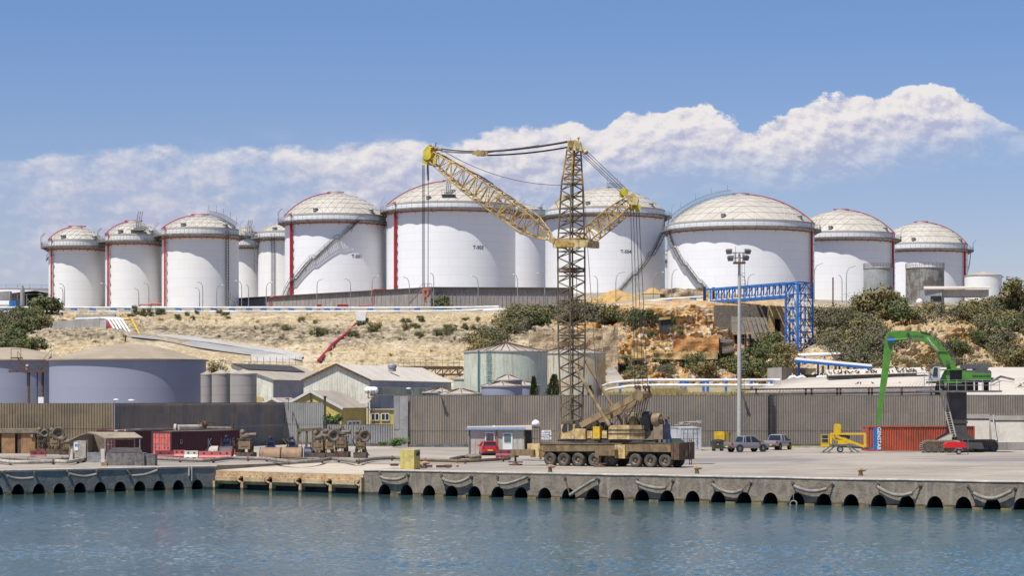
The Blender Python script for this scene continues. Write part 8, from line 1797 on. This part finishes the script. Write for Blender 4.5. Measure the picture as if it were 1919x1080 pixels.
# ---------------------------------------------------------------- green material handler on its column
M['green']=mat('handler_green',(.095,.27,.04),.45,c2=(.08,.22,.035),ns=1.5,fine=.08); M['handg']=mat('handler_grey',(.12,.12,.125),.55,c2=(.09,.09,.09),ns=1.5)
M['colm']=mat('dark_column_steel',(.075,.07,.068),.6,c2=(.055,.05,.05),ns=.8)
Y=241.; H_=lambda x,y,o=0.: P(x,y,Y+o)
GH=thing('material_handler','green long boom material handler raised on a dark column with tracks','excavator',G(1795,849))
m=MB(); q=H_(1793,738); a,b=H_(1779,800),H_(1811,738); m.bb((a.x,Y-.2,H_(0,815).z),(b.x,Y+1.6,H_(0,690).z)); m.bb((a.x-.05,Y-.28,H_(0,794).z),(b.x+.1,Y+1.7,H_(0,790).z)); m.build('column',M['colm'],GH,smooth=0)
m=MB(); m.prism([H_(1758,826,-.3),H_(1830,826,-.3),H_(1812,812,-.3),H_(1780,812,-.3)],(0,2.2,0)); m.prism([H_(1775,842,-.4),H_(1845,842,-.4),H_(1840,830,-.4),H_(1775,827,-.4)],(0,2.4,0)); m.build('pedestal',M['colm'],GH,smooth=0)
m=MB(); m.prism([H_(1756,826,-.9),H_(1787,811,-.35),H_(1783,826,-.9)],(0,.1,0)); m.build('brace_plate',mat('tan_plate',(.30,.26,.19),.7),GH,smooth=0)
def track(x0,x1,w,o,nm='track'):
    a,b=H_(x0,840,o),H_(x1,840,o); z1=H_(0,827).z; r=z1/2*.98; pts=[]; n=10
    for k in range(n+1): an=-PI/2-PI*k/n; pts.append((a.x+r+r*math.cos(an),r+.02+r*math.sin(an)))
    for k in range(n+1): an=PI/2-PI*k/n; pts.append((b.x-r+r*math.cos(an),r+.02+r*math.sin(an)))
    t_=MB(); t_.prism([(x,a.y,z) for x,z in pts],(0,w,0)); tr=t_.build(nm,M['mach'],GH,smooth=40)
    m=MB(); L=len(pts)
    P_=[]; 
    for i in range(L):
        p,q=V((pts[i][0],0,pts[i][1])),V((pts[(i+1)%L][0],0,pts[(i+1)%L][1])); k=max(1,round((q-p).length/.24))
        for j in range(k): P_.append((p.lerp(q,j/k),(q-p).normalized()))
    for p,d in P_: nrm=V((d.z,0,-d.x)); c=p-nrm*.03; m.beam(V((c.x,a.y-.06,c.z)),V((c.x,a.y+w+.06,c.z)),.19,.07,up=d)
    m.build('track_shoes',mat('dusty_track',(.38,.345,.29),.7,c2=(.24,.215,.18),ns=3) if 'dusty_track' not in bpy.data.materials else bpy.data.materials['dusty_track'],tr,smooth=0)
    m=MB()
    for k in range(5): x=a.x+.6+(b.x-a.x-1.2)*k/4; m=MB(); m.tube((x,a.y-.02,.35),(x,a.y-.1,.35),.22,12); m.build('roller',M['handg'],tr)
track(1728,1802,.9,-1.8); track(1800,1871,.9,2.2)
m=MB()
for s in (0,.55):
    m.beam(H_(1763+s*15,738,-.5),H_(1783+s*15,819,-.5),.07,.14)
for k in range(19): f=k/18; a=H_(1763,738,-.5).lerp(H_(1783,819,-.5),f); m.beam(a,a+V((.47,0,0)),.05)
m.build('ladder',M['coping'],GH,smooth=0)
# platform with handrails
m=MB(); zf=H_(0,733).z; a,b=H_(1725,733),H_(1873,733); m.bb((a.x,Y-1.2,zf-.12),(b.x,Y+2.6,zf)); m.beam((a.x,Y-1.25,zf-.06),(b.x,Y-1.25,zf-.06),.08,.2); m.build('walkway',M['grey_steel'],GH,smooth=0)
m=MB(); xs_=[1745+16*k for k in range(9)]
for x in xs_:
    for yy in (-1.2,2.5): q=H_(x,733,yy); m.beam((q.x,q.y,zf),(q.x,q.y,zf+1.15),.06)
for hh in (.6,1.15):
    for yy in (-1.2,2.5): m.beam((H_(1745,0,yy).x,Y+yy,zf+hh),(H_(1873,0,yy).x,Y+yy,zf+hh),.05)
for k in range(4): q=H_(1733,733-k*7,0); m.beam(H_(1732,733-k*7,-.8),H_(1741,733-k*7,-.8),.05)
for x in (1732,1741): m.beam(H_(x,735,-.8),H_(x,700,-.8),.06)
m.build('handrails',M['galv'],GH,smooth=0)
for x in (1758,1768,1815,1821,1830,1846,1850): q=H_(x,733,.3); m=MB(); m.beam((q.x,Y+.3,zf),(q.x,Y+.3,H_(0,716).z),.3 if x>1800 else .16); m.build('support_leg',M['colm'],GH,smooth=0)
# upper carriage
m=MB(); m.prism([H_(1744,719,-.6),H_(1802,719,-.6),H_(1802,715,-.6),H_(1744,715,-.6)],(0,2.6,0)); m.build('green_deck',M['green'],GH,smooth=0)
m=MB(); m.prism([H_(1764,717,-.5),H_(1780,717,-.5),H_(1780,692,-.5),H_(1774,694,-.5),H_(1768,704,-.5)],(0,1.,0)); m.prism([H_(1764,693,-.7),H_(1803,690.5,-.7),H_(1803,693.5,-.7),H_(1764,694.5,-.7)],(0,2.2,0)); m.build('engine_cover',M['green'],GH,smooth=0)
m=MB(); m.prism([H_(1780,717,.1),H_(1802,717,.1),H_(1802,693,.1),H_(1780,693,.1)],(0,1.6,0)); m.build('dark_bay',M['void'],GH,smooth=0)
m=MB(); m.prism([H_(1803,717,-.7),H_(1855,717,-.7),H_(1858,714,-.7),H_(1858,697,-.7),H_(1855,694,-.7),H_(1803,694,-.7)],(0,2.8,0)); cwt=m.build('counterweight',M['handg'],GH,smooth=0)
m=MB(); m.prism([H_(1803.5,711.5,-.76),H_(1857,713.5,-.76),H_(1857.5,700,-.76),H_(1830,699,-.76),H_(1803.5,697.5,-.76)],(0,.05,0)); m.build('green_band',M['green'],cwt,smooth=0)
vs,fs=text_faces('SENNEBOGEN',.30,True); c=H_(1839,705.5,-.79); m=MB(); m.add([c+V((v_.x,0,v_.y)) for v_ in vs],fs); m.build('lettering',M['darkblue'],cwt,smooth=0)
m=MB(); m.prism([H_(1805,692,-.4),H_(1828,692,-.4),H_(1828,684,-.4),H_(1805,684,-.4)],(0,1.6,0)); m.prism([H_(1828.3,694,-.5),H_(1851,694,-.5),H_(1856,683,-.5),H_(1828.3,683,-.5)],(0,1.8,0)); m.build('top_boxes',M['handg'],GH,smooth=0)
m=MB()
for x in (1790,1806,1822,1838,1848): m.beam(H_(x,684,1.4),H_(x,672,1.4),.05)
m.beam(H_(1790,672,1.4),H_(1848,672,1.4),.05); m.build('top_rail',M['coping'],GH,smooth=0)
# cab
m=MB(); m.prism([H_(1744,714,-1.2),H_(1762,714,-1.2),H_(1762,688,-1.2),H_(1751,687,-1.2),H_(1748,690,-1.2),H_(1744,704,-1.2)],(0,1.1,0)); cb_=m.build('cab',M['wht'],GH,smooth=0)
m=MB(); m.prism([H_(1748,706,-1.26),H_(1757,706,-1.26),H_(1757,689.5,-1.26),H_(1752,689,-1.26),H_(1750,691,-1.26)],(0,.05,0)); m.build('cab_window',M['glass'],cb_,smooth=0)
m=MB()
for (x0,y0,x1,y1) in ((1742,685.5,1744,708),(1742,685.5,1751,686),(1744,708,1748,713),(1742,700,1747,703)): m.beam(H_(x0,y0,-1.2),H_(x1,y1,-1.2),.07); m.beam(H_(x0,y0,-.2),H_(x1,y1,-.2),.07)
m.box(H_(1755,685.5,-.6),(1.3,1.2,.1)); m.build('cab_guard',M['handg'],cb_,smooth=0)
# boom and stick
bo=[(1786,692),(1778,690),(1769,686),(1763,672),(1752,656),(1738,643),(1722,637),(1700,637),(1672,640),(1666,634),(1667,624),(1674,620),(1700,620),(1725,622),(1742,626),(1758,638),(1772,655),(1784,672),(1794,692)]
m=MB(); m.prism([H_(x,y,-.35) for x,y in bo],(0,.85,0)); bm_=m.build('boom',M['green'],GH,smooth=35)
st_=[(1659,640),(1661,628),(1667,622),(1673,627),(1674,640),(1671,660),(1662,720),(1653,770),(1649,797),(1644,796),(1643,780),(1648,740)]
m=MB(); m.prism([H_(x,y,-.55) for x,y in st_],(0,.25,0)); m.prism([H_(x,y,.15) for x,y in st_],(0,.25,0)); m.prism([H_(1664,645,-.3),H_(1671,645,-.3),H_(1660,730,-.3),H_(1649,795,-.3),H_(1646,795,-.3),H_(1652,735,-.3)],(0,.45,0)); m.build('stick',M['green'],GH,smooth=35)
m=MB(); m.tube(H_(1668,632,-.7),H_(1668,632,.6),.22,12); m.tube(H_(1700,635,-.7),H_(1700,635,-.4),.2,12); m.tube(H_(1776,680,-.7),H_(1776,680,.7),.2,12); m.build('pins',M['handg'],GH)
m=MB(); m.tube(H_(1676,637.5,-.75),H_(1700,635.5,-.75),.13,10); m.build('cylinder_rod',M['green'],GH); m=MB(); m.tube(H_(1663,638.8,-.75),H_(1677,637.5,-.75),.17,10); m.build('blue_cylinder_head',M['blue'],GH)
m=MB()
for o in (0,.25): m.path([H_(1725,621,-.4+o),H_(1745,626,-.4+o),H_(1765,642,-.4+o),H_(1780,660,-.4+o),H_(1795,682,-.4+o)],.05,6); m.path([H_(1752,630,.2+o),H_(1775,648,.2+o),H_(1790,670,.2+o),H_(1802,686,.2+o)],.05,6)
for k in range(6): m.beam(H_(1750+k*8,631+k*9.5,-.5),H_(1757+k*8,629+k*9.5,.5),.06)
m.path([H_(1700,622,-.45),H_(1705,628,-.5),H_(1706,640,-.5)],.06,6); m.path([H_(1757,659,-.45),H_(1760,654,-.5),H_(1772,655,-.5)],.06,6); m.path([H_(1757,660,-.45),H_(1758,672,-.45),H_(1764,680,-.45)],.06,6); m.build('hydraulic_lines',M['handg'],GH)
vs,fs=text_faces('SENNEBOGEN',.34,True); c=H_(1715,630.5,-.37); m=MB(); m.add([c+V((v_.x*.9,0,v_.y-v_.x*.05)) for v_ in vs],fs); m.build('boom_lettering',M['handg'],bm_,smooth=0)
vs,fs=text_faces('SENNEBOGEN',.30,True); c=H_(1748,646,-.37); m=MB(); cr_,sr=math.cos(R(-50)),math.sin(R(-50)); m.add([c+V((v_.x*cr_-v_.y*sr,0,v_.x*sr+v_.y*cr_)) for v_ in vs],fs); m.build('boom_lettering',M['barwh'],bm_,smooth=0)
